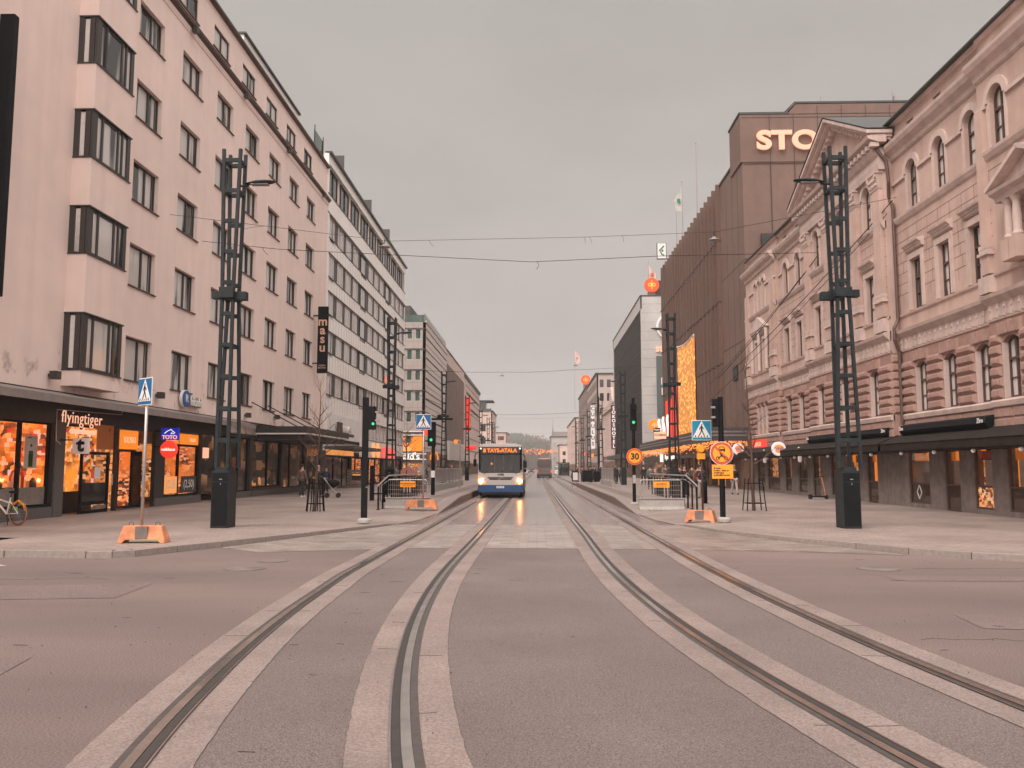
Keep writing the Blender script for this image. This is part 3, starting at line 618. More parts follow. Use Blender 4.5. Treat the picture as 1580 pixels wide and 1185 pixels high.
# signs along the shopfront
shop(A, 22.0, 27.2, .5, 3.2, 'goods', 1.5, mull=(25.6,), low=1.12, lowmat='concrete', seed=3)
for i, (Y, w, z0, z1) in enumerate(((24.1,1.3,1.7,2.75),(26.4,.66,1.72,2.75))):
    p = MB(); p.mi = 0; p.box(u(Y)-w/2, u(Y)+w/2, .26, .28, z0, z1); p.mi = 1
    if i: # figure in green clothing on a poster
        p.box(u(Y)-.12, u(Y)+.1, .25, .259, z0+.05, z0+.55); p.mi = 2; p.lathe([(.05,.25),(.05,.259)], (u(Y)-.01, 0, z0+.72), 12, 'y'); p.box(u(Y)-.2, u(Y)-.02, .25, .259, z1-.08, z1-.05)
    else:
        p.mi = 2; rg = random.Random(2)
        for a in range(6):
            for b_ in range(4): p.box(u(Y)-w/2+.12+a*.2, u(Y)-w/2+.19+a*.2, .25, .259, z0+.12+b_*.2, z0+.12+b_*.2+rg.uniform(.05,.12))
        p.box(u(Y)-w/2+.1, u(Y)-.1, .25, .259, z1-.12, z1-.06)
    A.part('poster', p, [MT['signw'], M_('green_cloth', (.03,.09,.03), .8), MT['ink']])
# doorway of the gift shop
mb = MB(); mb.mi = 0; mb.box(u(27.9), u(31.4), .9, .92, 0, 3.3); mb.mi = 1; mb.box(u(28.35), u(28.75), .55, .6, .2, 2.25); A.part('doorway', mb, [MT['soot'], MT['neow']])
mb = MB()
for a, b_, c, d in ((29.0,29.1,.1,2.3),(30.8,30.92,.1,2.3),(29.1,30.8,.1,.24),(29.1,30.8,.42,.55),(29.1,30.8,2.2,2.3)): mb.box(u(a), u(b_), .02, .10, c, d)
dr = A.part('door', mb, MT['black']); MB().box(u(29.1), u(30.8), .05, .06, .55, 2.2).build('pane', MT['pane'], dr); MB().box(u(29.1), u(30.8), .06, .07, .55, 1.2).build('frosted_band', MT['granite'], dr)
MB().box(u(29.9), u(30.3), .03, .04, 1.35, 1.75).build('notice', MT['signw'], dr); MB().box(u(29.9), u(30.9), .03,.045,.26,.40).build('vent', MT['stone'], dr); MB().tube([(u(31.1),-.02,1.1),(u(31.1),-.02,1.5)], .02).build('handle', MT['galv'], dr)
MB().box(u(28.95), u(31.3), .75, .8, .9, 3.2).build('display', MT['goods'], A.root)
A.txt('flyingtiger', .56, MT['g_pale'], 27.75, 3.36, y=-.62, ext=.008, sx=1.05, bold=-.002, space=1.08)
A.txt('copenhagen', .32, MT['g_pale'], 27.85, 2.95, y=-.60, ext=.02, sx=1.05, bold=.002)
MB().tube([(u(26.6),-.4,3.0),(u(26.55),-.45,2.6),(u(26.9),-.4,2.5)], .015, 6).tube([(u(26.6),-.4,3.0),(u(26.6),-.4,3.6),(u(31),-.3,3.7),(u(31.1),-.3,3.85)], .015, 6).build('sign_conduit', MT['galv'], A.root)
# projecting square sign with a t
o = thing('square_sign', 'white square box sign with a black letter t hanging over the gift shop door', 'sign', (-15.05, 27.5, 2.45))
MB().box(-.26,.26,-.06,.06,-.26,.26).build('sign_box', MT['signw'], o, bevel=.01); text('t', .62, MT['ink'], o, (0,-.065,.03), bold=.03, ext=.004); MB().box(-.14,.14,-.069,-.06,.06,.12).build('stroke', MT['ink'], o)
MB().box(-.7,-.26,-.02,.02,.18,.22).build('bracket', MT['black'], o)
# kiosk
shop(A, 31.78, 33.0, .2, 2.42, 'goods2', 1.2, seed=5)
MB().box(u(31.85), u(33.25), .10, .16, 2.45, 3.18).build('lightbox', MT['g_or'], A.root); A.txt('KIOSKI', .34, MT['g_pale'], 32.55, 2.8, y=.085, ext=.006, sx=.9)
mb = MB(); mb.mi = 0; mb.box(u(33.1), u(34.5), .5, .54, .1, 2.4); mb.mi = 1; mb.box(u(33.3), u(34.4), .49, .5, .3, 2.2); A.part('kiosk_door', mb, [MT['black'], M_('brown_glass', (.07,.03,.015), .2, .3, 3)])
shop(A, 35.6, 39.3, .5, 2.75, 'goods2', 1.1, mull=(37.2,), seed=8)
A.part('lightbox', MB().box(u(35.65), u(37.1), .10, .16, 2.78, 3.25), MT['g_or']); A.part('lightbox', MB().box(u(37.3), u(39.25), .10, .16, 2.78, 3.25), MT['g_or'])
A.txt('kioski', .28, MT['g_pale'], 38.6, 3.0, y=.085, ext=.006); A.txt('kioski', .28, MT['g_pale'], 36.5, 3.0, y=.085, ext=.006)
for Y0_, Y1_, mt, tx in ((35.75,37.0,'g_or2','2,0'),(37.45,39.1,'granite','2,50')):
    p = MB().box(u(Y0_), u(Y1_), .08, .10, .62, 1.35); p = A.part('poster', p, MT[mt]); A.txt('('+tx+')', .5, MT['signw'], (Y0_+Y1_)/2, 1.0, y=.07, ext=.004, name='poster_print')
o = thing('betting_sign', 'blue box sign with a white horse outline over a round red sign', 'sign', (-15.15, 34.5, 3.12))
MB().box(-.36,.36,-.07,.07,-.25,.25).build('sign_box', MT['blue'] if False else M_('deep_blue_light', (.01,.02,.30), .4, em=(.01,.03,.5), es=.25), o, bevel=.01)
text('TOTO', .22, MT['g_pale'], o, (0,-.078,-.14), ext=.005, bold=.008); MB().tube([(-.22,-.08,.02),(-.10,-.08,.12),(.06,-.08,.19),(.10,-.08,.13),(.22,-.08,.05),(.17,-.08,.01),(.07,-.08,.05),(.05,-.08,-.01)], .016, 6).build('horse_outline', MT['g_white'], o)
MB().box(-.65,-.36,-.02,.02,.1,.14).build('bracket', MT['black'], o)
o = thing('round_sign', 'round red backlit sign with a white word hanging under the blue box sign', 'sign', (-15.15, 34.4, 2.48))
MB().lathe([(.33,-.06),(.36,-.04),(.36,.06)], n=32, ax='y').build('disc', MT['g_red'], o); text('veikkaus', .17, MT['g_white'], o, (0,-.07,0), ext=.006, bold=.004); MB().box(-.65,-.34,-.02,.02,.1,.14).build('bracket', MT['black'], o)
# R-kioski sign above the canopy
g = MB(); g.mi = 0; g.lathe([(.40,-.10),(.40,.02)], (u(36.9), -.12, 4.78), 32, 'y'); g.mi = 1; g.lathe([(.36,-.0),(.36,.04)], (u(36.9), -.27, 4.78), 32, 'y')
ks = A.part('kiosk_sign', g, [MT['signw'], M_('kiosk_blue', (.02,.09,.30), .4)]); A.txt('R', .50, MT['signw'], 36.9, 4.78, y=-.28, parent=ks); A.txt('kioski', .56, MT['signw'], 38.1, 4.70, y=-.22, ext=.02, parent=ks, bold=.012); A.txt('kioski', .56, MT['seam'], 38.1, 4.70, y=-.12, ext=.06, parent=ks, bold=.035, name='letter_backs')
# dim shops further along
shop(A, 41.6, 46.2, .45, 3.35, 'goodsd', 1.6, mull=(43.1,44.7), items=False)
shop(A, 46.6, 52.0, .6, 3.3, 'goodsd', 2.0, mull=(49.6,), seed=4)
shop(A, 52.4, 57.4, .45, 3.3, 'goodsd', 1.8, mull=(54.2,), seed=6)
MB().box(u(53.0), u(54.0), 1.0, 1.05, .6, 2.9).build('lit_display', MT['g_or2'], A.root)
MB().box(u(57.7), u(61.4), 1.0, 1.05, 0, 3.35).build('doorway', MT['soot'], A.root); MB().box(u(39.5), u(41.3), 1.0, 1.05, 0, 3.3).build('doorway', MT['soot'], A.root)
MB().box(u(40.4), u(41.1), .3, .34, 2.2, 2.7).build('lit_notice', MT['g_pale'], A.root)
# door sign boxes over the marquee
mb = MB().box(u(57.4), u(62.5), -2.2, -2.1, 3.95, 4.15); A.part('sign_rail', mb, MT['frameb'])
A.txt('DECANTE', .62, MT['signw'], 60.0, 4.40, y=-2.25, ext=.05, bold=.01); MB().box(u(57.4), u(58.6), -2.25, -2.1, 4.15, 4.85).build('sign_panel', MT['frameb'], A.root)
# dark banner sign at the left edge
o = thing('vertical_banner_sign', 'tall dark vertical sign on the pink wall at the left edge of the photo', 'sign', (-14.95, 23.2, 0))
MB().box(-.75,-.3,-.12,.12,6.6,15.0).build('sign_box', MT['black'], o, bevel=.03); MB().box(-.86,-.75,-.06,.06,7,7.3).box(-.86,-.75,-.06,.06,13.5,13.8).build('bracket', MT['frame'], o)
# roof terrace and penthouse
mb = MB(); mb.box(u(47), u(58.5), 1.4, 6, 24.5, 27.2); A.part('penthouse', mb, MT['cladw'])
MB().box(u(46.9), u(58.6), 1.25, 6, 27.2, 27.32).build('penthouse_roof', MT['roof'], A.root)
MB().box(u(58.8), u(61.2), .3, .33, 24.9, 26.3).build('balcony_glass', MT['glassg'], A.root)
for Y in (58.8, 61.2): A.part('balcony_post', MB().box(u(Y)-.04, u(Y)+.04, .24, .30, 24.6, 26.6), MT['frame'])

# masu sign between the two blocks
o = thing('restaurant_banner_sign', 'tall black vertical banner sign reading masu between the pink and white blocks', 'sign', (-15.4, 58.6, 0))
MB().box(-.05,.67,-.12,.12,8.35,13.1).build('sign_box', MT['black'], o, bevel=.02)
for i, ch in enumerate('masu'): text(ch, .88, M_('copper_letter', (.62,.36,.26), .5) if i == 0 else bpy.data.materials['copper_letter'], o, (.31,-.14,12.0-i*.62), bold=.02, ext=.02)
text('ASIAN\nBISTRO', .17, bpy.data.materials['copper_letter'], o, (.31,-.14,8.8), ext=.01); MB().box(-.45,-.05,-.04,.04,9.0,9.1).box(-.45,-.05,-.04,.04,12.4,12.5).build('bracket', MT['frame'], o)

# ---- B: white clad office block
B = Bld('office_block', 'white clad office block with ribbons of windows, beside the pink block', 'L', -15.8, 62.0, 99.7); u = B.u
RB = [(19.28,20.9),(16.25,18.0),(13.40,15.05),(10.45,12.0),(7.25,8.87)]; bw = []; strips = []
for z0, z1 in RB:
    strips.append((u(62.6), u(99.2), z0, z1))
    for g_ in range(4):
        Y = 61.85+12.4*g_+(.8 if g_ == 0 else 0)
        if g_ < 3: bw.append((u(Y), u(61.85+12.4*g_+2.3), z0-.32, z1))
        for k in range(3):
            a = 61.85+12.4*g_+3.9+2.85*k-.2
            if a+1.7 < 99.2 and g_ < 3: bw.append((u(a), u(a+1.7), z0, z1))
strips.append((u(76.5), u(99.2), 4.3, 5.85))
for k in range(12):
    a = 76.7+1.9*k
    if a+1.5 < 99.2: bw.append((u(a), u(a+1.5), 4.3, 5.85))
mb = MB(); mb.mi = 0
hh = strips+[(w[0], w[1], w[2], w[2]+.32) for w in bw if round(w[2]-int(w[2]), 3) and any(abs(w[2]+.32-s[2]) < .01 for s in strips)]
pent = (u(62.3), u(99.3), 22.62, 24.95)
wall(mb, 0, B.L, 3.0, 25.7, hh+[pent], t=.12); mb.mi = 1
x = .5
while x < B.L:
    for zz in (RB+[(3,4.1)]):
        pass
    for a, b_ in ((5.92,7.2),(8.93,10.4),(12.06,13.35),(15.1,16.2),(18.06,19.22)): mb.box(x, x+.025, -.006, .0, a, b_)
    x += .93
mb.mi = 2
for z0, z1 in RB+[(4.3,5.85)]: mb.box(u(62.6) if z0 != 4.3 else u(76.5), u(99.2), .06, .12, z0, z1)
mb.mi = 0; mb.box(.003, B.L-.003, .42, 14, 3.3, 25.6); mb.box(.003, B.L-.003, 4, 14, 0, 3.3)
B.part('wall', mb, [MT['cladw'], MT['seam'], MT['frame']])
for w in bw: B.win(w, 'one', y=.02, fm='white' if w[1]-w[0] < 1.8 else 'frame', gm='glass2')
mb = MB()
for z0, z1 in RB+[(4.3,5.85)]: mb.box(u(62.5) if z0 != 4.3 else u(76.5), u(99.4), -.09, .0, z1, z1+.07); mb.box(u(62.5) if z0 != 4.3 else u(76.5), u(99.4), -.05, .0, z0-.05, z0)
B.part('window_rails', mb, MT['frame'])
for k in range(9):
    a = 62.9+4.1*k
    if a+3 < 99.3: B.win((u(a), u(a+2.9), 22.65, 24.9), 'half', y=.25, fm='frame', gm='glassd')
mb = MB(); mb.box(u(62.3), u(99.3), .34, .40, 22.6, 25); B.part('penthouse_wall', mb, MT['pink'])
mb = MB(); mb.box(0, B.L+.2, -.22, .3, 25.7, 25.85); mb.box(0, B.L, -.04, 0, 22.55, 22.62); mb.box(0, B.L, -.04, 0, 21.1, 21.16)
for k, a in enumerate((66.5, 78.0, 88.0)): mb.box(u(a), u(a)+.08, -.1, .0, 25.8, 27.2); mb.box(u(a)-.0, u(a)+.06, 0, 1.3, 25.85, 27.2)
B.part('eaves', mb, MT['frame'])
for k in range(4): B.part('billboard', MB().box(u(62.8+3.2*k), u(65.8+3.2*k), -.10, .0, 3.95, 5.85), MT['signw'])
B.txt('NOA  FELEP', .9, MT['seam'], 67.5, 4.75, y=-.12, ext=.006)
MB().box(u(62.5), u(76.2), -.16, -.0, 3.72, 3.92).build('billboard_frame', MT['black'], B.root)
mb = MB(); wall(mb, 0, B.L, 0, 3.0, [B.h(63,71.5,.1,2.6),B.h(72,76.8,.2,2.6),B.h(77.5,86,.2,2.6),B.h(87,98.5,.2,2.6)], t=.2); B.part('shopfront', mb, MT['soot'])
shop(B, 63, 71.5, .1, 2.6, 'goodsd', 2.5, mull=(66,69), items=False); shop(B, 72, 76.8, .2, 2.6, 'goods2', 1.8, mull=(74,), seed=12); shop(B, 77.5, 86, .2, 2.6, 'goods2', 1.5, mull=(80,83), seed=13); shop(B, 87, 98.5, .2, 2.6, 'goodsd', 1.5, mull=(90,94), seed=14)
mb = MB(); mb.box(u(62.5), u(73.5), -2.2, 0, 3.1, 3.35); B.part('canopy', mb, MT['granite']); MB().box(u(63), u(72.5), -.03, 0, 2.7, 3.1).build('lit_fascia', MT['g_or2'], B.root)
LD = glow('lit_disc', (1,.40,.13), .42)
for k, a in enumerate((75.6, 80.0, 82.3)): B.part('round_light', MB().lathe([(.72,-.05),(.72,.05)], (u(a), -.3, 3.35), 24, 'y'), LD)
MB().box(u(74.2), u(92), -.22, -.12, 2.65, 4.1).build('sign_panel', MT['signw'], B.root); MB().box(u(84.3), u(91.5), -.5, -.3, 2.55, 3.75).build('lit_sign', glow('pink_light', (1,.12,.10), .38), B.root)
mb = MB(); mb.box(u(74.2), u(98), -1.4, 0, 2.5, 2.6); B.part('awning', mb, MT['black'])
# beer terrace fence
o = thing('timber_screen', 'grey timber terrace screen with a small lit opening by the dark arcade', 'screen', (-14.2, 66.5, .13))
mb = MB()
for k in range(6): mb.box(-.75,.75,-.04,.04,.03+k*.24,.24+k*.24)
mb.build('boards', MT['stone'], o); MB().box(-.35,.35,-.06,-.042,.62,1.1).build('opening', MT['soot'], o); MB().box(-.32,.32,-.075,-.062,.98,1.08).build('lamp', MT['g_or2'], o)

# ---- C: grey office corner with burger restaurant
Cb = Bld('corner_office_block', 'grey and cream corner office block with a burger restaurant at street level', 'L', -15.8, 118.6, 147.3); u = Cb.u
mb = Cb.emb(); eh = []
for k in range(6):
    z0 = 20.0-2.97*k
    for a in (-2.62, -1.42, -5.2, -3.95): eh.append((a, a+.72, z0, z0+1.42))
eh.append((-4.6,-.3,4.05,6.0)); eh.append((-6.5,-.6,.3,2.3))
wall(mb, -9, 0, 0, 22.4, eh, t=.12); Cb.part('end_wall', mb, M_('grey_panel', (.33,.28,.26), .7, .06, 1.5, var2=.05))
for h_ in eh[:-2]: Cb.win(h_, 'one', y=.1, fm='white', gm='glassg', end=True)
mb = Cb.emb(); rg = random.Random(3)
for k in range(7):
    z = 21.42-2.97*k; mb.box(-9, 0, -.10, 0, z+.02, z+.16)
for x in (-1.05,-1.75,-2.9,-3.6): mb.box(x, x+.02, -.005, 0, 6.5, 22.3)
for k in range(14): mb.box(-9, 0, -.005, 0, 22-k*1.18, 22.02-k*1.18)
mb2 = mb; Cb.part('end_bands', mb, MT['granite'])
mb = Cb.emb(); mb.box(-4.6,-.3,.5,.52,4.05,6.0); Cb.part('lit_window', mb, MT['goods']); mb = Cb.emb(); mb.box(-6.5,-.6,1.2,1.22,.3,2.3); Cb.part('lit_window', mb, MT['goods2'])
mb = Cb.emb(); mb.box(-1.55,-.25,-.15,-.05,4.0,6.1); Cb.part('menu_lightbox', mb, MT['g_or'])
mb = Cb.emb(); mb.mi = 0; mb.box(-9,.0,-.25,0,2.5,3.9); mb.mi = 1; mb.box(-9,.3,-.30,-.25,3.55,3.72); mb.box(-9,.3,-.30,-.25,2.78,2.95); mb.box(-9,.3,-.3,-.0,6.2,6.35); mb.box(-9,.3,-.3,-.0,6.7,6.85)
Cb.part('fascia', mb, [MT['granite'], MT['signw']]); Cb.txt("McDonald's", 1.35, MT['g_white'], 0, 3.25, y=-.36, end=True, X=-19.6, bold=.03)
mb = MB(); cornice(mb, 0, Cb.L, [(0,22.4),(.15,22.45),(.15,22.6)]); mb.mi = 0
wall(mb, 0, Cb.L, 3.9, 22.4, [(0.8, Cb.L-.5, 20.2-2.97*k, 20.5-2.97*k) for k in range(6)], t=.15); mb.box(1.5, Cb.L-.003, .4, 12, 0, 22.3); Cb.part('wall', mb, MT['neow'] if False else M_('cream_panel', (.56,.475,.435), .6, .03, 1))
mb = MB()
for k in range(6): mb.box(.8, Cb.L-.5, .13, .15, 20.2-2.97*k, 20.5-2.97*k); mb.box(0, Cb.L, -.05, 0, 21.42-2.97*k, 21.54-2.97*k); mb.box(0, Cb.L, -.02, 0, 19.3-2.97*k, 19.36-2.97*k)
Cb.part('window_ribbons', mb, MT['granite'])
mb = MB(); mb.box(0, Cb.L, .1, .15, 0, 3.9); Cb.part('shopfront', mb, MT['goodsd'])
mb = MB(); mb.box(0, 1, .2, .22, 22.6, 23.6); mb.box(0, Cb.L, .2, .22, 22.6, 23.55); Cb.part('terrace_glass', mb, MT['glassg']); mb = MB(Cb.E); mb.box(-9,-.2,.2,.22,22.4,23.5); Cb.part('terrace_glass', mb, MT['glassg'])
mb = MB(); mb.box(2, Cb.L, 2.5, 7, 22.4, 25.2); Cb.part('penthouse', mb, MT['granite'])
mb = MB()
for k in range(20): mb.box(k*1.45, k*1.45+.05, .16, .2, 22.4, 23.7)
mb.box(0, Cb.L, .16, .2, 23.65, 23.72); Cb.part('terrace_rail', mb, MT['galv'])
# projecting signs of C
o = thing('arches_sign', 'yellow letter M sign glowing over the pavement beside the burger restaurant', 'sign', (-14.7, 121, 3.35))
MB().tube([(-.55,0,-.55),(-.50,0,.1),(-.32,0,.5),(-.14,0,.45),(0,0,-.45),(.14,0,.45),(.32,0,.5),(.50,0,.1),(.55,0,-.55)], .10, 8).build('arches', MT['g_or'], o); MB().box(-1.2,-.3,-.03,.03,.55,.62).build('bracket', MT['black'], o)
o = thing('vertical_light_sign', 'red and yellow upright light box on the corner of the grey office block', 'sign', (-15.3, 117.6, 7.2))
MB().box(-.35,.35,-.2,.2,-1.0,1.7).build('light_box', MT['g_red'], o); MB().box(-.55,-.35,-.05,.05,0,.1).build('bracket', MT['black'], o)

# ---- D: brown brick block and pale block
D = Bld('brick_block', 'brown brick block with a blank upper facade beyond the grey corner block', 'L', -15.8, 147.5, 182.6); u = D.u
mb = MB(); wall(mb, 0, D.L, 5.2, 20.0, [], t=.1); mb.box(0, D.L, .1, 12, 0, 20.0); D.part('wall', mb, brickmat('brown_brick', (.20,.135,.112), (.16,.105,.09), (.13,.095,.085), .6, .25, .02, .9, plane='xz', bump=.5))
mb = MB(); mb.box(0, D.L, -.05, .4, 20, 22.3); D.part('attic', mb, MT['pink2']); MB().box(0, D.L, -.2, .4, 22.3, 22.45).build('eaves', MT['roof'], D.root)
mb = MB(); mb.mi = 0; mb.box(0, D.L, -.6, 0, 3.0, 6.4); mb.mi = 1
for k in range(22): mb.box(k*1.6+.1, k*1.6+.16, -.62, -.6, 3.2, 6.2)
mb.box(0, D.L, -1.4, -.6, 2.7, 3.0); mb.mi = 2; mb.box(0, D.L, -.05, 0, 0, 2.7); D.part('shop_arcade', mb, [MT['white'], MT['granite'], MT['goodsd']])
D2 = Bld('department_store', 'pale department store with a swirl mark, left side of the street', 'L', -15.8, 182.8, 232.6); u = D2.u
mb = MB(); wall(mb, 0, D2.L, 3.2, 21.6, [(6, D2.L-1, 18.2-3.1*k, 18.9-3.1*k) for k in range(2)], t=.2); mb.box(0, D2.L, .3, 12, 0, 21.5); D2.part('wall', mb, MT['neow'])
mb = MB()
for k in range(6): mb.box(5, D2.L, -.03, 0, 20-2.9*k, 20.2-2.9*k)
mb.box(0, D2.L, -.3, .5, 21.6, 22.3); mb.box(6, D2.L-1, .18, .2, 18.2, 18.9); mb.box(6, D2.L-1, .18, .2, 15.1, 15.8); D2.part('bands', mb, MT['granite'])
mb = MB(); c = (u(196), 0, 13.2); pts = [(c[0]+(1.1+k*.02)*math.cos(k*.25)*(1 if k < 26 else .5), -.25, c[2]+(1.1+k*.02)*math.sin(k*.25)*(1 if k < 26 else .5)) for k in range(36)]
mb.tube(pts, .09, 6); D2.part('swirl_mark', mb, MT['granite'])
mb = MB(); mb.box(0, D2.L, -1.8, 0, 2.6, 3.2); D2.part('canopy', mb, MT['white']); MB().box(0, D2.L, -.03, 0, 0, 2.6).build('shopfront', MT['goodsd'], D2.root)
o = thing('tall_red_sign', 'tall narrow red illuminated sign on the front of the pale department store', 'sign', (-15.0, 184, 0))
MB().box(-.48,.48,-.3,.3,9.5,16.6).build('light_box', MT['g_red'], o); MB().box(-.6,.6,-.4,.4,16.6,17.0).build('cap', MT['g_red'], o); MB().box(-.9,-.48,-.1,.1,12,12.2).build('bracket', MT['black'], o)
for i, (Y, z, s_) in enumerate(((181,5.1,1.0),(187,5.3,.9))):
    o = thing('red_shop_sign', ['red glowing shop sign over the arcade of the brown brick block', 'red glowing shop sign at the foot of the tall red sign'][i], 'sign', (-14.3, Y, z+.8)); MB().ball((0,0,0), 1.0, 12, 1.1, .3, .55).build('light_box', MT['g_red'], o)

# ---- E: pink corner tower house, then lower houses
def far_house(name, lab, side, X, Y0, Y1, zt, wallm, rows, endcols, dep=9, eave='roof', endw=1.6, endrows=None, gmat='glassd'):
    b = Bld(name, lab, side, X, Y0, Y1); mb = MB(); fh = []
    n = int(b.L/4.5)
    for z0, z1 in rows:
        for k in range(n): fh.append((1.5+4.5*k, 3.3+4.5*k, z0, z1))
    wall(mb, 0, b.L, 0, zt, fh, t=.15); mb.box(.4 if side == 'L' else 0, b.L if side == 'L' else b.L-.4, .4, dep, 0, zt-.1); b.part('wall', mb, wallm)
    for h_ in fh[:90]: b.win(h_, 'half', y=.1, gm=gmat)
    eh = []
    for z0, z1 in (endrows or rows):
        for a in endcols: eh.append((a, a+endw, z0, z1))
    mb = b.emb(); wall(mb, (-dep if side == 'L' else .001), (-.001 if side == 'L' else dep), 0, zt, eh, t=.15); b.part('end_wall', mb, wallm)
    for h_ in eh: b.win(h_, 'half', y=.1, end=True, gm=gmat)
    mb = MB(); mb.box(-.3, b.L+.3, -.35, dep, zt, zt+.35); b.part('eaves', mb, MT[eave])
    mb = MB(); mb.box(-.1, b.L+.1, -.05, 0, .2, 3.0); b.part('shopfront', mb, MT['goodsd'])
    return b
E_ = far_house('corner_house', 'pink corner house with a dark glass penthouse, far up the left side', 'L', -15.8, 300, 330, 21.6, MT['pink2'], [(5.5,8),(10,12.4),(14.5,17)], (-4.2,-8.0), dep=11, endw=1.9)
mb = MB(E_.E); mb.mi = 0; mb.box(-8,-2.2,.6,8,21.9,25.2); mb.mi = 1; mb.box(-9.5,.4,-.6,9,25.2,25.6); mb.mi = 0; mb.box(-11,-.3,-.1,0,21.95,22.6); E_.part('penthouse', mb, [MT['glassd'], MT['roof']])
mb = MB(E_.E); mb.box(-11,.2,-.3,0,16.9,17.2); mb.box(-11,.2,-.6,0,3.2,3.8); E_.part('string_course', mb, MT['granite'])
E2 = far_house('low_flat_roofed_house', 'low pink flat roofed house far up the left side, behind the bus', 'L', -14.6, 415, 450, 18.6, MT['neo'], [(6,8),(10.5,12.5),(15,17)], (-4.5,-9), dep=12, endw=3.0)
E3 = far_house('distant_brown_house', 'small brownish house at the far end of the left side', 'L', -13.2, 480, 520, 15.0, MT['pink2'], [(6,8),(11,13)], (-4,-9), dep=16, endw=2.0)
# ================================================================== RIGHT SIDE
F = Bld('ornate_town_house', 'ornate pink house with a pediment, arched windows and rusticated lower floor, nearest on the right', 'R', 15.5, 17.0, 60.8); u = F.u
# sections: (Ya, Yb, plane y)
SEC = {'nearR': (17.0,28.55,-.22), 'near': (28.55,36.0,0), 'ris': (36.0,46.7,-.42), 'far': (46.7,53.3,0), 'farR': (53.3,60.8,-.25)}
WY = {'nearR': [(17.6,18.6),(20.2,21.2),(24.3,25.25),(26.85,27.8)], 'near': [(28.98,29.93),(31.33,32.28),(33.7,34.65)], 'ris': [(37.35,38.3),(40.85,41.8),(44.35,45.3)], 'far': [(48.95,49.9),(51.4,52.35)], 'farR': [(55.75,56.4),(56.75,57.4),(57.75,58.4)]}
RW = M_('rusticated_wall', (.31,.185,.152), .9, .1, 5, .3, 40)
wl_ = MB(); wr = MB(); wins = []
for k, (Ya, Yb, y) in SEC.items():
    a, b_ = F.uu(Ya, Yb)
    h1 = [F.h(p, q, 4.0, 6.02, .2 if k != 'farR' else .15) for p, q in WY[k]]
    wall(wr, a, b_, 3.95, 6.6, h1, t=.26, y=y, cap=.6); wins += [(h_, y+.2, 'cross') for h_ in h1]
    W2 = WY[k] if k not in ('farR','nearR') else [(55.5,56.5),(57.5,58.5)] if k == 'farR' else [(18,19.2),(24.5,25.5)]
    h2 = [F.h(p, q, 8.2, 10.28) for p, q in W2]
    h3 = [F.h(p+.02, q-.02, 12.38, 14.42, (q-p)/2-.04) for p, q in WY[k]]
    h4 = [F.h((p+q)/2-.32, (p+q)/2+.32, 15.74, 16.12) for p, q in WY[k]] if k in ('near','far','nearR') else []
    wall(wl_, a, b_, 6.6, 15.6, h2+h3, t=.24, y=y, cap=.6); wins += [(h_, y+.18, 'cross') for h_ in h2+h3]
    wall(wl_, a, b_, 15.6, 16.45, h4, t=.2, y=max(y, -.1), cap=.6)
    for h_ in h4: wins.append((h_, .12, 'one'))
wl_.box(.003, F.L-.003, .3, 13, 6.6, 16.4); wr.box(.003, F.L-.003, .3, 13, 3.5, 6.6)
F.part('wall', wl_, MT['neo']); F.part('rusticated_wall', wr, RW)
for h_, y, kd in wins: F.win(h_, kd, y=y, fm='frameb')
# rusticated blocks
mb = MB(); rg = random.Random(4)
for k, (Ya, Yb, y) in SEC.items():
    edges = sorted([Ya]+[v for p in WY[k] for v in p]+[Yb]); 
    for i in range(0, len(edges), 2):
        p, q = edges[i], edges[i+1]; w = q-p
        if w < .15: continue
        for r_ in range(7):
            z = 4.0+.36*r_; zt = z+.34
            if z > 5.9: continue
            ins = .03 if r_ % 2 else .10
            pa = p+(ins if i > 0 else 0); qb = q-(ins if i+1 < len(edges)-1 else 0)
            if r_ % 2 == 0 and w > .9:
                n = 1
            else: n = 1
            a, b_ = F.uu(pa, qb); frust(mb, a+.01, b_-.01, z, zt, y, .085 if r_ % 2 else .12, .075)
            if r_ % 2 and b_-a > .7: frust(mb, a+.18, b_-.18, z+.08, zt-.08, y-.085, .03, .03)
    for p, q in WY[k]: # voussoirs above each arch
        c = (F.u(p)+F.u(q))/2
        for j in range(-3, 4):
            an = j*.22; x = c+math.sin(an)*.95*((q-p)/.95); z0 = 6.04+math.cos(an)*.12-.12
            frust(mb, x-.11, x+.11, z0+.02, 6.50+(.04 if j == 0 else 0), y, .10, .04)
    a, b_ = F.uu(Ya, Yb)
F.part('rusticated_blocks', mb, MT['rust'])
# quoins on the risalit return (facing the camera)
mb = MB()
for Yc, y, y2 in ((36.0,-.42,0),(28.75,-.28,0),(53.3,-.25,0)):
    x = F.u(Yc)
    if Yc in (36.0, 53.3):
        for r_ in range(7):
            z = 4.0+.36*r_; mb.add([(x,y,z),(x,y2,z),(x,y2,z+.34),(x,y,z+.34),(x+.09,y+.06,z+.07),(x+.09,y2-.03,z+.07),(x+.09,y2-.03,z+.27),(x+.09,y+.06,z+.27)], [(4,5,6,7),(0,1,5,4),(1,2,6,5),(2,3,7,6),(3,0,4,7)])
F.part('quoins', mb, MT['rust'])
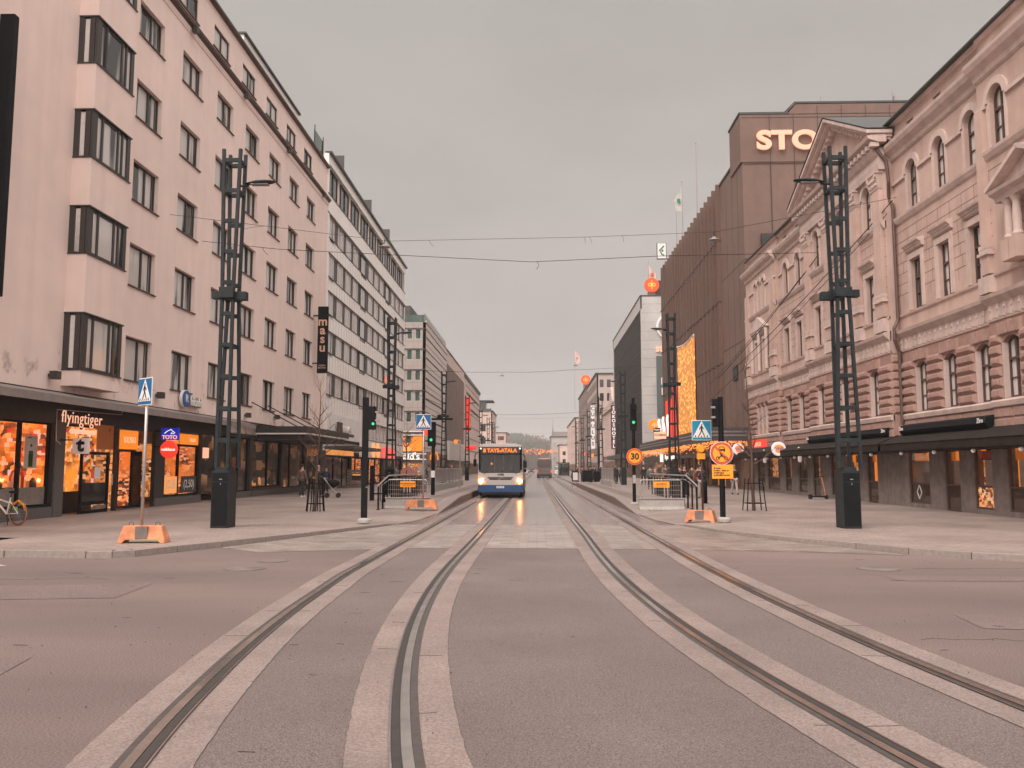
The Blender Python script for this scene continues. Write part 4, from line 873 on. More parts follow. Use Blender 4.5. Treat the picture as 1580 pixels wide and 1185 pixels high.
# horizontal mouldings and friezes
mo = MB(); fz = MB()
for k, (Ya, Yb, y) in SEC.items():
    a, b_ = F.uu(Ya, Yb); a -= .0; ex = .0
    cornice(mo, a, b_, [(0,3.70),(.10,3.74),(.14,3.90),(.05,3.97)], y)
    cornice(mo, a, b_, [(0,6.58),(.05,6.60),(.06,6.66)], y)
    cornice(mo, a, b_, [(.04,7.14),(.10,7.2),(.26,7.34),(.30,7.46),(.06,7.54)], y)
    cornice(mo, a, b_, [(0,8.05),(.08,8.08),(.10,8.15),(0,8.19)], y)
    cornice(mo, a, b_, [(0,12.02),(.08,12.08),(.16,12.22),(.18,12.32),(.02,12.37)], y)
    cornice(mo, a, b_, [(.02,14.92),(.10,14.98),(.14,15.14),(.34,15.30),(.42,15.46),(.44,15.58),(.02,15.64)], y)
    cornice(mo, a, b_, [(.02,16.40),(.10,16.44),(.14,16.54)], max(y,-.1))
    n = int((b_-a)/.42); fz = MB(); fz.box(a, b_, y-.03, y+.01, 6.70, 7.14)
    for j in range(n):
        x = a+(j+.5)*(b_-a)/n
        fz.box(x-.075, x+.075, y-.07, y+.01, 6.74, 7.14); fz.lathe([(.05,y-.10),(.065,y-.06)], (x,0,6.98), 8, 'y'); fz.box(x-.05, x+.05, y-.09, y-.02, 6.66, 6.74)
    F.part('frieze', fz, MT['neow'])
F.part('mouldings', mo, MT['neow'])
# sunk panels under second floor windows, ashlar joints
mb = MB()
for k, (Ya, Yb, y) in SEC.items():
    a, b_ = F.uu(Ya, Yb)
    for z in (9.0,9.45,9.9,10.35,10.8,11.25,11.7):
        xs = sorted([a]+[F.u(v) for p in (WY[k] if k != 'farR' else [(55.5,58.5)]) for v in (p[0]-.22, p[1]+.22)]+[b_])
        if z > 10.9: xs = [a, b_]
        for i in range(0, len(xs), 2):
            if xs[i+1]-xs[i] > .1:
                mb.box(xs[i], xs[i+1], y-.003, y, z-.012, z+.012)
                x = xs[i]+rg.uniform(.2,.7)
                while x < xs[i+1]-.1: mb.box(x-.008, x+.008, y-.003, y, z-.45+.012, z-.012); x += .9
F.part('ashlar_joints', mb, MT['pipe'])
# window surrounds
sr = MB(); rg = random.Random(1)
def hood(c, y, w, z=10.62, ped=False):
    sr = MB()
    x0, x1 = c-w/2-.28, c+w/2+.28
    sr.box(c-w/2-.2, c-w/2-.01, y-.07, y, 8.2, 10.28); sr.box(c+w/2+.01, c+w/2+.2, y-.07, y, 8.2, 10.28); sr.box(c-w/2-.2, c+w/2+.2, y-.072, y, 10.29, 10.52)
    cornice(sr, x0, x1, [(.05,z),(.12,z+.04),(.14,z+.14),(.28,z+.24),(.30,z+.32),(.02,z+.38)], y)
    n = int((x1-x0)/.13)
    for j in range(n): sr.box(x0+.03+j*.13, x0+.03+j*.13+.065, y-.19, y-.1, z+.12, z+.20)
    if ped:
        sr.prism([(x0-.04,z+.38),(x1+.04,z+.38),(c,z+.95)], y-.06, y, 'y')
        sr.bar((x0-.06,y-.16,z+.40), (c,y-.16,z+1.0), .12, .3, up=(0,1,0)); sr.bar((x1+.06,y-.16,z+.40), (c,y-.16,z+1.0), .12, .3, up=(0,1,0))
    F.part('window_surround', sr, MT['neow'])
def archi(c, y, w, sp, top_r):
    sr = MB()
    n = 14; ri = w/2+.02; ro = w/2+.27
    for i in range(n):
        a0 = math.pi*i/n; a1 = math.pi*(i+1)/n; vs = []
        for yy in (y-.09, y):
            for r_, a in ((ri,a0),(ro,a0),(ro,a1),(ri,a1)): vs.append((c+r_*math.cos(a), yy, sp+r_*math.sin(a)))
        sr.add(vs, [(0,1,2,3),(1,5,6,2),(0,3,7,4)])
    for s in (-1, 1):
        sr.box(c+s*(w/2+.01), c+s*(w/2+.12), y-.05, y, 12.38, sp-.0)
    F.part('arch_surround', sr, MT['neow'])
for k, (Ya, Yb, y) in SEC.items():
    W2 = WY[k] if k not in ('farR','nearR') else [(55.5,56.5),(57.5,58.5)] if k == 'farR' else [(18,19.2),(24.5,25.5)]
    for p, q in W2:
        if k != 'nearR': hood((F.u(p)+F.u(q))/2, y, q-p)
    for p, q in WY[k]:
        c = (F.u(p)+F.u(q))/2; w = q-p-.04; archi(c, y, w, 13.95 if k != 'farR' else 14.1, 0)
    if k in ('near','far','farR','nearR'):
        ed = sorted([Ya]+[v for p in WY[k] for v in (p[0]-.12, p[1]+.12)]+[Yb])
        for i in range(0, len(ed), 2):
            if ed[i+1]-ed[i] > .12:
                a, b_ = F.uu(ed[i], ed[i+1]); F.part('impost_band', MB().box(a, b_, y-.095, y, 13.84, 13.97), MT['neow'])
    for p, q in WY[k]: # first floor light jamb panels
        c = (F.u(p)+F.u(q))/2; w = q-p
        F.part('jamb_panel', MB().box(c-w/2-.02, c-w/2+.012, y-.02, y+.22, 4.0, 5.82), MT['neow'])
# pilasters with capitals and pedestals
pl = MB(); pw = MB()
def pil(Yc, w, y, z0=8.2, z1=14.6, p=.16, cap=True):
    pl = MB(); pw = MB(); c = F.u(Yc); pl.box(c-w/2, c+w/2, y-p, y, z0+1.0, z1-.75); pw.box(c-w/2-.06, c+w/2+.06, y-p-.06, y, z0+.86, z0+1.0); pw.box(c-w/2-.03, c+w/2+.03, y-p-.03, y, z0+.72, z0+.86)
    pl.box(c-w/2-.02, c+w/2+.02, y-p-.02, y, z0-.0, z0+.72); pw.box(c-w/2-.10, c+w/2+.10, y-p-.10, y, z0+.64, z0+.74); pw.box(c-w/2-.05, c+w/2+.05, y-p-.05, y, z0+.70, z0+.90)
    po = F.part('pilaster', pl, MT['neo']); pw.build('pilaster_base', MT['neow'], po); MB().box(c-w/2-.12, c+w/2+.12, y-p-.10, y, z0-.66, z0-.1).build('pilaster_plinth', MT['neow'], po); pw = MB()
    if cap:
        b0 = z1-.75
        pw.add([(c-w/2-.02,y-p-.02,b0),(c+w/2+.02,y-p-.02,b0),(c+w/2+.02,y,b0),(c-w/2-.02,y,b0),(c-w/2-.14,y-p-.14,z1-.1),(c+w/2+.14,y-p-.14,z1-.1),(c+w/2+.14,y,z1-.1),(c-w/2-.14,y,z1-.1)], [(0,1,5,4),(1,2,6,5),(3,0,4,7)])
        pw.box(c-w/2-.18, c+w/2+.18, y-p-.18, y, z1-.1, z1)
        for j in range(4):
            x = c-w/2+.08+j*(w-.16)/3; pw.ball((x, y-p-.07, b0+.2), .07, 6); pw.ball((x, y-p-.12, b0+.42), .08, 6)
        for s in (-1, 1): pw.lathe([(.10,y-p-.18),(.10,y-p-.02)], (c+s*w/2, 0, z1-.2), 8, 'y')
        pw.build('capital', MT['neow'], po)
for Yc in (36.55, 39.15, 43.0, 46.15): pil(Yc, .78, -.42)
for Yc in (28.3,): pil(Yc, .42, -.22, cap=False)
for Yc in (53.9, 60.2): pil(Yc, .9, -.25, cap=False)
# entablature and pediment of the risalit
mb = MB(); a, b_ = F.uu(35.7, 47.0); y = -.42
cornice(mb, a+.2, b_-.2, [(.22,14.62),(.26,14.9),(.22,15.2),(.30,15.3),(.30,15.55)], y); cornice(mb, a-.1, b_+.1, [(.30,15.75),(.72,15.88),(.78,16.02),(.1,16.08)], y)
for j in range(26): x = a+.05+j*(b_-a-.2)/25; mb.box(x, x+.2, y-.62, y-.25, 15.56, 15.75)
c = (a+b_)/2+.5; H = 19.0
for s, e0 in ((-1, a-.15), (1, b_+.15)):
    for off, pr, th in ((0,.80,.16),(-.17,.62,.14),(-.32,.40,.12)):
        p0 = Vector((e0-s*0, 0, 16.28)); p1 = Vector((c, 0, H))
        d = (p1-p0).normalized(); n = Vector((-d.z, 0, d.x)) if d.x > 0 else Vector((d.z, 0, -d.x)); q0 = p0+n*off; q1 = p1+Vector((0,0,off*1.12))
        mb.add([(q0.x,y-pr,q0.z),(q1.x,y-pr,q1.z),(q1.x,y-pr,q1.z-th),(q0.x,y-pr,q0.z-th),(q0.x,y+.3,q0.z),(q1.x,y+.3,q1.z),(q1.x,y+.3,q1.z-th),(q0.x,y+.3,q0.z-th)], [(0,1,2,3),(0,4,5,1),(3,2,6,7),(0,3,7,4)])
    for j in range(15):
        t = (j+.7)/15.5; x = e0+(c-e0)*t; z = 16.25+(H-16.25)*t-.58; mb.box(x-.11, x+.11, y-.42, y-.1, z, z+.22)
F.part('pediment_mouldings', mb, MT['neow'])
MB().prism([(a,16.05),(b_,16.05),(c,H-.15)], y-.10, 4.0, 'y').build('pediment', MT['neo'], F.root)
mb = MB()
for s, e0 in ((-1, a-.2), (1, b_+.2)): mb.add([(e0,y-.84,16.33),(c,y-.84,H+.07),(c,5,H+.07),(e0,5,16.33)], [(0,1,2,3)] if s < 0 else [(3,2,1,0)])
mb.add([(0,-.2,16.55),(F.L,-.2,16.55),(F.L,6,18.2),(0,6,18.2)], [(0,1,2,3)]); mb.box(0, F.L, -.36, -.16, 16.53, 16.6); F.part('roof', mb, MT['roof'])
# aedicule with columns at the near edge
y = -.28
for Yc in (26.35, 25.9, 24.1, 23.65):
    x = F.u(Yc); mb = MB(); mb.lathe([(.15,8.9),(.17,8.95),(.13,9.05),(.135,9.5),(.11,9.95),(.12,10.0),(.17,10.1),(.19,10.15)], (x, y-.32, 0), 14, 'z'); co_ = F.part('column', mb, MT['neow'], smooth=False); MB().box(x-.20, x+.20, y-.52, y, 8.2, 8.88).build('pedestal', MT['neo'], co_)
p, q = F.uu(23.25, 26.75); mb = MB(); cornice(mb, p, q, [(.50,10.15),(.55,10.3),(.72,10.4),(.76,10.5),(.1,10.55)], y); mb.prism([(p-.05,10.55),(q+.05,10.55),((p+q)/2,11.3)], y-.42, y, 'y'); F.part('aedicule_pediment', mb, MT['neow'])
for e0 in (p-.12, q+.12): F.part('raking_cornice', MB().bar((e0,y-.40,10.57), ((p+q)/2,y-.40,11.42), .14, .75, up=(0,1,0)), MT['neow'])
pa, pb = F.uu(55.0, 59.0); F.part('far_pediment', MB().prism([(pa,11.0),(pb,11.0),((pa+pb)/2,11.9)], -.55, -.25, 'y'), MT['neow'])
for Yc in (55.2,57.0,58.8): F.part('column', MB().lathe([(.12,8.2),(.12,10.95)], (F.u(Yc), -.42, 0), 10), MT['neow'])
# drainpipe
mb = MB(); x = F.u(35.85)
mb.tube([(x,-.75,16.0),(x,-.72,15.5),(x+.1,-.35,14.9),(x+.1,-.30,14.0),(x-.2,-.2,13.3),(x+.05,-.15,13.0),(x+.05,-.14,8.0),(x+.15,-.36,7.6),(x+.15,-.36,7.1),(x+.03,-.14,6.6),(x+.03,-.14,3.6)], .075, 8); mb.lathe([(.07,15.6),(.2,15.9),(.22,16.15)], (x,-.78,0), 8)
F.part('drainpipe', mb, MT['pipe'])
# ground floor
gh = [F.h(*p) for p in ((18,20.5,.3,2.9),(21.2,23.6,.3,2.9),(24.4,25.7,.3,2.9),(26.2,28.35,.3,2.9),(29.3,30.5,.3,2.9),(31.5,32.65,.13,2.9),(33.9,35.75,.3,2.9),(39.0,40.2,.13,2.9),(41.3,42.7,.3,2.9),(43.7,45.1,.3,2.9),(46.8,48.0,.13,2.9),(49.0,50.6,.3,2.9),(52.0,53.3,.3,2.9),(54.5,57.3,.3,2.9),(58.0,59.8,.2,2.9))]
mb = MB(); wall(mb, 0, F.L, 0, 3.5, gh, t=.35, cap=.5); a, b_ = F.uu(36.2, 37.4); 
F.part('ground_floor', mb, MT['stone'])
mb = MB()
for k, (Ya, Yb, y) in SEC.items():
    a, b_ = F.uu(Ya, Yb)
    if y < 0: mb.box(a, b_, y, -.001, 3.0, 3.95)
    n = int((b_-a)/1.1)
    for r_ in range(2):
        for j in range(n): frust(mb, a+j*(b_-a)/n+.02, a+(j+1)*(b_-a)/n-.02, 3.02+r_*.36, 3.34+r_*.36, y, .05, .03)
F.part('stone_band', mb, MT['rust'])
gm = {'or': 'goods', 'd': 'goodsd', 'g2': 'goods2'}
for i, (h_, gd) in enumerate(zip(gh, ['or','g2','g2','g2','or','g2','g2','d','or','g2','d','g2','d','g2','g2'])):
    a, b_, c, d = h_; f = MB(); f.box(a, a+.06, .05, .13, c, d); f.box(b_-.06, b_, .05, .13, c, d); f.box(a+.06, b_-.06, .05, .13, c, c+.07); f.box(a+.06, b_-.06, .05, .13, d-.07, d); f.box(a+.06, b_-.06, .05, .12, 1.05, 1.12)
    fo = F.part('shop_window', f, MT['frameb']); MB().box(a+.06, b_-.06, .08, .086, c+.05, d-.06).build('pane', MT['pane'], fo); MB().box(a+.06, b_-.06, .09, .11, c+.05, 1.05).build('lower_panel', MT['frameb'] if i not in (4,) else MT['goods2'], fo)
    MB().box(a, b_, .9, .92, c, d).build('display', MT[gm[gd]] if gd != 'or' else M_('amber_room', (1,.3,.02), .6, .4, 1.5, em=(1,.27,.02), es=.42), fo)
    if 0 <= i <= 9: # coloured panels hanging high in the bar windows
        pb = MB(); q = rg.random
        for jj in range(3):
            for kk in range(2):
                pb.mi = rg.randrange(3); ww = (b_-a-.12)/3; pb.box(a+.06+jj*ww, a+.06+(jj+1)*ww, .25, .27, 2.0+kk*.33, 2.33+kk*.33)
        pb.build('coloured_panels', [MT['soot'], MT['g_or'], M_('amber_dim', (.5,.15,.02), .6, em=(1,.25,.02), es=.12)], fo)
mb = MB(); x = F.u(34.9)
for p, q in (((-.2,1.0),(0,1.28)),((0,1.28),(.2,1.0)),((.2,1.0),(0,.72)),((0,.72),(-.2,1.0))): mb.bar((x+p[0], .02, p[1]-.25), (x+q[0], .02, q[1]-.25), .03)
F.part('diamond_mark', mb, MT['signw']); F.txt('ossi', .2, MT['signw'], 27.2, 2.5, y=.03, ext=.004)
# awnings
for i, (Ya, Yb) in enumerate(((28.45,35.1),(36.4,47.0))):
    a, b_ = F.uu(Ya, Yb); mb = MB(); mb.prism([(-.28,3.50),(-.55,3.42),(-.62,3.22),(-.5,3.14),(-.3,3.14)], a, b_, 'x'); mb.prism([(-.32,3.14),(-.56,3.18),(-.60,3.16),(-.34,2.9)], a+.02, b_-.02, 'x')
    ao = F.part('awning_cassette', mb, MT['black'])
    for x in (a+.25, b_-.25): link('letters', text_mesh('Zetor' if False else 'Ziro', .22, MT['signw'], .006, bold=.004), ao, (x, -.64, 3.30))
for i, (Ya, Yb) in enumerate(((19,35.6),(35.9,52.2),(52.3,60.6))):
    a, b_ = F.uu(Ya, Yb); mb = MB(); mb.prism([(-.30,3.1),(-1.2,2.74),(-1.24,2.70),(-1.2,2.68),(-.30,3.02)], a, b_, 'x'); mb.mi = 1; mb.box(a, b_, -1.20, -1.17, 2.42, 2.68); mb.box(a, b_, -1.15, -.0, 2.36, 2.42)
    ao = F.part('awning', mb, [MT['awn'], MT['awn']])
    n = int((b_-a)/2.6); lm = MB()
    for j in range(n): lm.ball((a+(j+.6)*(b_-a)/n, -1.05, 2.30), .08, 8)
    lm.build('lamps', MT['signw'], ao)
mb = MB(); mb.box(*F.uu(60.6,56.2), -.34, -.28, 3.02, 3.62); rs = F.part('red_sign', mb, MT['g_red']); F.txt('BURGER', .42, MT['g_pale'], 58.4, 3.3, y=-.35, ext=.006, parent=rs, sx=1.2)
# burger signs (round)
def bunsign(loc, rotz, label, r_=.42):
    o = thing('round_burger_sign', label, 'sign', loc, rotz, 'round burger restaurant signs')
    MB().lathe([(r_-.04,-.09),(r_,-.05),(r_,.05),(r_-.04,.09)], n=28, ax='y').build('disc', M_('lit_white', (.8,.72,.70), .5, em=(1,.8,.78), es=.12) if 'lit_white' not in bpy.data.materials else bpy.data.materials['lit_white'], o)
    b = MB()
    for s in (-1, 1):
        yy = s*.095
        for z0, z1, sg in ((.12,.28,1),(-.28,-.12,-1)):
            pts = [(-.24,.11*sg)]+[(.24*math.cos(math.pi-math.pi*i/8), (.11+.13*math.sin(math.pi*i/8))*sg) for i in range(9)]
            b.prism(pts, yy-.006, yy+.006, 'y')
    b.build('bun', M_('bun_orange', (.85,.32,.06), .5, em=(1,.3,.05), es=.1) if 'bun_orange' not in bpy.data.materials else bpy.data.materials['bun_orange'], o)
    text('BURGER', .15, MT['red'], o, (0,-.105,.045), ext=.003, bold=.006); text('KING', .17, MT['red'], o, (0,-.105,-.05), ext=.003, bold=.006)
    MB().box(r_, r_+.5, -.03, .03, -.03, .03).build('bracket', MT['black'], o)
bunsign((14.25,50.2,2.83), 0, 'larger round white burger sign right of the dark sapling, under the brown band')
bunsign((14.5,61.2,3.05), R(8), 'round white burger sign left of the dark sapling, by the fairy light canopy', .42)
bunsign((14.6,54.6,2.45), R(72), 'narrow side view of a round burger sign, left of the pair hanging over the doors', .42)
bunsign((14.6,47.4,2.45), R(74), 'narrow side view of a round burger sign, right of the pair hanging over the doors', .42)

# ---- G: brown department store
G_ = Bld('brown_department_store', 'tall brown department store with ribbed front, large glowing letters and a curtain of lights', 'R', 15.5, 61.8, 102.6); u = G_.u
mb = MB(); mb.mi = 0; mb.box(.0, G_.L, .5, 26, 0, 25.5); mb.box(u(69.6), u(61.8), 0, .5, 4.9, 25.3); mb.box(u(70), u(61.8), 0, .6, 0, 4.9)
mb.box(u(65.2), u(61.8)+.05, -.12, 26, 24.55, 28.25); mb.prism([(3.4,28.2),(4.1,29.0),(26,29.0),(26,28.2)], u(67), u(61.8)+.05, 'x')
G_.part('wall', mb, MT['brown'])
mb = MB()
for k in range(20): # saw tooth ribs
    Y = 69.6+1.66*k; a = u(Y); mb.prism([(a,.5),(a,-.32),(a-.28,-.32),(a-1.66,.40),(a-1.66,.5)], 4.9, 25.5+.022*k, 'z')
G_.part('ribs', mb, MT['brownd'])
mb = MB()
for k in range(20):
    Y = 69.6+1.66*k; a = u(Y)
    for z in (10.2,15.4,20.6): G_.part('rib_joint', MB().box(a-.9, a+.02, -.34, .2, z, z+.10), MT['brownj'])
pass
mb = G_.emb()
for x in (2.05,3.85,5.65,7.45,9.25,11.05,12.85): mb.box(x, x+.06, -.06, -.045, 3, 28.9 if x > 4.2 else 28.2)
for z in (5.5,11.2,17.1,24.4,27.95): mb.box(0, 26, -.06, -.045, z, z+.06)
mb.M = None
for Y in (63.6,65.4,67.4): mb.box(u(Y)-.02, u(Y)+.02, -.012, 0, 4.9, 24.5)
for z in (11.2,17.1): mb.box(u(69.6), u(61.8), -.012, 0, z, z+.06)
G_.part('panel_joints', mb, MT['brownj'])
mb = MB(); mb.box(u(65.3), u(61.7), -.2, 3.5, 28.25, 28.4); mb.prism([(3.3,28.25),(4.1,29.05),(26,29.05),(26,29.2),(4.0,29.2),(3.2,28.4)], u(67.2), u(61.72), 'x'); mb.box(u(69.6), u(65.2), -.08, 1, 25.3, 25.5)
G_.part('parapet', mb, MT['roof'])
mb = MB(); x0 = u(61.8)
for q, h_, w in ((6.2,29.9,.05),(11.6,30.2,.05),(11.75,29.9,.35),(14.2,30.6,.06),(15.5,30.0,.05)): G_.part('aerial', MB().box(x0-.6-w, x0-.6, q, q+w, 28.2 if w > .3 else 29.1, h_), MT['metalg'])
so_ = G_.txt('STOCKMANN', 1.95, glow('sign_glow', (1,.46,.30), .40), 0, 26.08, y=-.24, ext=.09, end=True, X=16.55, align='LEFT', sx=1.23, bold=.07, space=1.03)
# black box and vent at the corner joint
mb = MB(); mb.box(u(61.8), u(61.8)+.25, 1.2, 6, 16.8, 19.0); G_.part('dark_vent', mb, MT['soot'])
mb = MB(); mb.box(u(66.2), u(64.8), -.1, 0, 8.5, 9.6); G_.part('vent', mb, MT['soot'])
# curtain of lights
m = bpy.data.materials.new('light_curtain'); m.use_nodes = True; N = m.node_tree.nodes; L = m.node_tree.links; b = N['Principled BSDF']; t = N.new('ShaderNodeTexCoord'); v = N.new('ShaderNodeTexVoronoi'); v.inputs['Scale'].default_value = 2.4; L.new(t.outputs['Object'], v.inputs['Vector'])
r_ = N.new('ShaderNodeMapRange'); r_.inputs[1].default_value = 0.12; r_.inputs[2].default_value = .42; r_.inputs[3].default_value = 1.3; r_.inputs[4].default_value = .15; L.new(v.outputs[0], r_.inputs[0])
b.inputs['Base Color'].default_value = (.5,.2,.05,1); b.inputs['Emission Color'].default_value = (1,.36,.06,1); L.new(r_.outputs[0], b.inputs['Emission Strength']); MT['curtain'] = m
mb = MB(); ua, ub = G_.uu(80.1, 89.6); pts = [(ua,5.0),(ub,5.0),(ub,14.3)]+[(ub+(ua-ub)*i/10, 14.3-.3*math.sin(math.pi*i/10)+.15*i/10) for i in range(1,10)]+[(ua,14.4)]
mb.prism(pts, -.46, -.40, 'y'); G_.part('light_curtain', mb, MT['curtain'])
mb = MB(); mb.tube([(ub+(ua-ub)*i/10, -.48, 14.35-.3*math.sin(math.pi*i/10)+.15*i/10) for i in range(11)], .09, 6); G_.part('curtain_rail', mb, MT['signw'])
for a_, b2, z1 in ((91.0,93.0,11.0),(94.5,95.6,9.4),(97.5,98.3,9.4)): G_.part('red_light_strip', MB().box(u(b2), u(a_), -.48, -.33, 4.9, z1), MT['g_red'])
# canopy with fairy lights
mb = MB(); mb.mi = 0; ua, ub = u(106), u(62.0); mb.box(ua, ub, -2.6, 0, 3.68, 4.66); mb.mi = 1
for z in (4.02,4.28): mb.box(ua-.02, ub+.02, -2.63, .0, z, z+.12)
G_.part('canopy', mb, [MT['granite'], MT['metalg']])
rg = random.Random(11); fl = MB()
for k in range(1000):
    x = rg.uniform(ua+.1, ub-.02); z = 3.66-abs(rg.gauss(0,.28)); z = max(z, 2.95); r_ = rg.uniform(.028,.05); yy = -2.6+rg.uniform(-.03,.25)
    fl.add([(x-r_,yy,z),(x+r_,yy,z),(x,yy-r_,z),(x,yy+r_,z),(x,yy,z-r_),(x,yy,z+r_)], [(0,2,5),(2,1,5),(1,3,5),(3,0,5),(2,0,4),(1,2,4),(3,1,4),(0,3,4)])
for k in range(250):
    x = ub-.02; yy = rg.uniform(-2.6,-.1); z = 3.66-abs(rg.gauss(0,.2)); r_ = .03; fl.add([(x-r_,yy,z),(x+r_,yy,z),(x,yy-r_,z),(x,yy+r_,z),(x,yy,z-r_),(x,yy,z+r_)], [(0,2,5),(2,1,5),(1,3,5),(3,0,5),(2,0,4),(1,2,4),(3,1,4),(0,3,4)])
fo = G_.part('fairy_lights', fl, glow('fairy_light', (1,.30,.07), .7)); fo['kind'] = 'stuff'
mb = MB(); gh2 = []
for k in range(10): gh2.append((ua+4.5+3.8*k, ua+7.6+3.8*k, .2, 3.0))
wall(mb, 0, G_.L, 0, 3.68, [h_ for h_ in gh2 if h_[1] < G_.L-1.5], t=.2, y=-.15); G_.part('shopfront', mb, M_('bronze_front', (.16,.085,.055), .5, .2, 3))
for i, h_ in enumerate(gh2):
    if h_[1] < G_.L-1.5:
        f = MB().box(h_[0], h_[0]+.08, 0, .1, .2, 3).box(h_[1]-.08, h_[1], 0, .1, .2, 3).box(h_[0], h_[1], 0, .1, 2.3, 2.4); fo = G_.part('shop_window', f, MT['frameb']); MB().box(h_[0], h_[1], .4, .42, .2, 3).build('display', MT[['goodsd','goods2','goodsd'][i % 3]], fo)
mb = MB(); mb.box(ua, ub-1, -2.3, -2.1, 2.55, 2.85); G_.part('lettering_rail', mb, MT['granite']); G_.txt('Wayne coffee   apteekki', .62, MT['g_white'], 84, 2.75, y=-2.36, ext=.02, bold=.01)
MB().box(u(89.6), u(88.2), -2.5, -2.36, 2.3, 3.1).build('lit_square', MT['g_white'], G_.root)
# round white and orange signs on the canopy
o = thing('bank_round_sign', 'round orange sign with white loop mark above the canopy of the brown store', 'sign', (11.75, 84.5, 5.95))
MB().lathe([(.55,-.12),(.58,.0),(.55,.12)], n=28, ax='y').build('disc', MT['g_or'], o); mb = MB()
for x in (-.13,.13): mb.tube([(x+.11*math.cos(a*math.pi/6), -.16, .11*math.sin(a*math.pi/6)) for a in range(13)], .03, 6)
mb.bar((0,-.16,-.3),(0,-.16,.3),.05); mb.build('loop_mark', MT['g_pale'], o); MB().box(-.06,.06,0,.12,-1.4,-.5).build('post', MT['black'], o)
o = thing('white_figure_sign', 'glowing white hand shaped letters over the canopy beside the round orange sign', 'sign', (12.6, 84, 5.9)); mb = MB()
for k, (x, h_) in enumerate(((-.42,.6),(0,.85),(.42,1.05))): mb.tube([(x,0,-1.1),(x+.06,0,-.4),(x-.06,0,h_*.5),(x,0,h_)], [.09,.15,.13,.09], 8)
mb.build('figures', MT['g_white'], o); MB().box(-.6,.6,.05,.12,-1.3,-1.1).build('rail', MT['black'], o)
o = thing('fazer_like_board', '', 'sign', (11.95, 82, 4.85)) ; o.name = 'store_name_board'; o['label'] = 'pink backed board of upright letters standing on the canopy edge'
MB().box(-.58,.58,-.05,.05,-.35,.30).build('board', MT['g_pale'], o); text('STOCKMANN', .34, MT['frameb'], o, (0,-.06,0), sx=.52, bold=.006)
MB().box(-.62,.05,.1,.2,.32,.72).build('upper_board', MT['black'], o); text('Fazer', .28, MT['g_white'], o, (-.28,.09,.54), ext=.01)
# flagpoles and flags on the roofs
def flag(loc, h_, label, colr, mark, w=1.4, fh=3.2, rz=0):
    sg = -1 if colr == 'flag_pink' else 1
    o = thing('flagpole', label, 'flag', loc, rz, 'flagpoles on the roofs'); MB().tube([(0,0,0),(0,0,h_)], [.07,.035], 8).ball((0,0,h_), .08, 6).build('pole', MT['metalg'], o)
    if colr:
        mb = MB(); n = 8; vs = []; fs = []
        for i in range(n+1):
            for j in range(7):
                t = j/6; x = -sg*w*t*(.35+.65*min(1, i/3)); vs.append((x, .15*math.sin(t*6+i*.8)*t, h_-.3-fh*i/n-.8*t*(1-i/n)))
        for i in range(n):
            for j in range(6): k = i*7+j; fs.append((k, k+1, k+8, k+7))
        mb.add(vs, fs); c = mb.build('cloth', MT[colr], o); s = c.modifiers.new('s', 'SOLIDIFY'); s.thickness = .012
        if mark: MB().box(-sg*w*.7,-sg*w*.3,-.20,-.14,h_-fh*.62-.5,h_-fh*.62-.1).build('mark', MT[mark], o)
M_g = M_('flag_green', (.02,.20,.10), .8); MT['flag_green'] = M_g; MT['flag_pink'] = M_('flag_pink', (.55,.40,.35), .8); MT['flag_cloth'] = M_('flag_cloth', (.45,.44,.43), .8)
flag((15.6,88.0,25.8), 6.3, 'white flag with a green bar on a pole on the brown store roof', 'flag_cloth', 'flag_green', w=.8, fh=2.9)
flag((16.0,82.0,25.8), 8.2, 'taller bare flagpole on the brown store roof', None, None)
flag((15.8,93.0,25.9), 5.5, 'short bare flagpole left of the green and white flag', None, None)
o = thing('roof_sign_board', 'white upright board with a green leaf mark on the brown store roof', 'sign', (14.9, 98.5, 26.3))
MB().box(-.5,.5,-.12,.12,.1,1.9).build('board', MT['signw'], o); MB().box(-.56,-.5,-.14,.14,0,2.0).box(.5,.56,-.14,.14,0,2.0).box(-.5,.5,-.1,.1,0,.1).build('posts', MT['frame'], o); MB().tube([(.25,-.15,1.6),(-.25,-.15,1.1),(.0,-.15,.6),(.25,-.15,.5)], .07, 6).ball((.08,-.15,1.05), .12, 8).build('leaf_mark', MT['flag_green'], o)

# ---- H: white end wall and dark grid facade
H_ = Bld('grid_front_office', 'office block with a pale tiled end wall and a dark gridded street front', 'R', 15.5, 122.6, 167.4); u = H_.u
mb = MB(); mb.box(0, H_.L, .3, 14, 0, 26.6); mb.box(0, .8, -.15, .3, 0, 26.8); mb.box(H_.L-.5, H_.L, -.15, .3, 0, 26.8); mb.box(0, H_.L, -.15, .3, 24.9, 26.8); H_.part('wall', mb, M_('white_tile_frame', (.42,.39,.37), .5, .04, 2))
mb = MB(); mb.mi = 0; mb.box(.8, H_.L-.5, .05, .12, 4, 24.9); mb.mi = 1
for k in range(31): x = .8+k*1.45; mb.box(x, x+.1, -.05, .05, 4, 24.9)
for k in range(8): mb.box(.8, H_.L-.5, -.03, .05, 4+k*2.95, 4.12+k*2.95); mb.box(.8, H_.L-.5, -.0, .05, 5.3+k*2.95, 5.36+k*2.95)
H_.part('grid_facade', mb, [MT['soot'], M_('dark_grid', (.035,.028,.025), .5)])
mb = H_.emb(); mb.box(0, 14, -.02, .0, 0, 26.8); H_.part('end_wall', mb, brickmat('grey_tiles', (.43,.405,.39), (.40,.38,.365), (.22,.205,.20), 1.35, 1.35, .03, .5, off=0, plane='xz', bump=.1))
mb = MB(); mb.box(-.1, H_.L+.1, -.25, 14, 26.8, 26.95); H_.part('parapet', mb, MT['roof'])
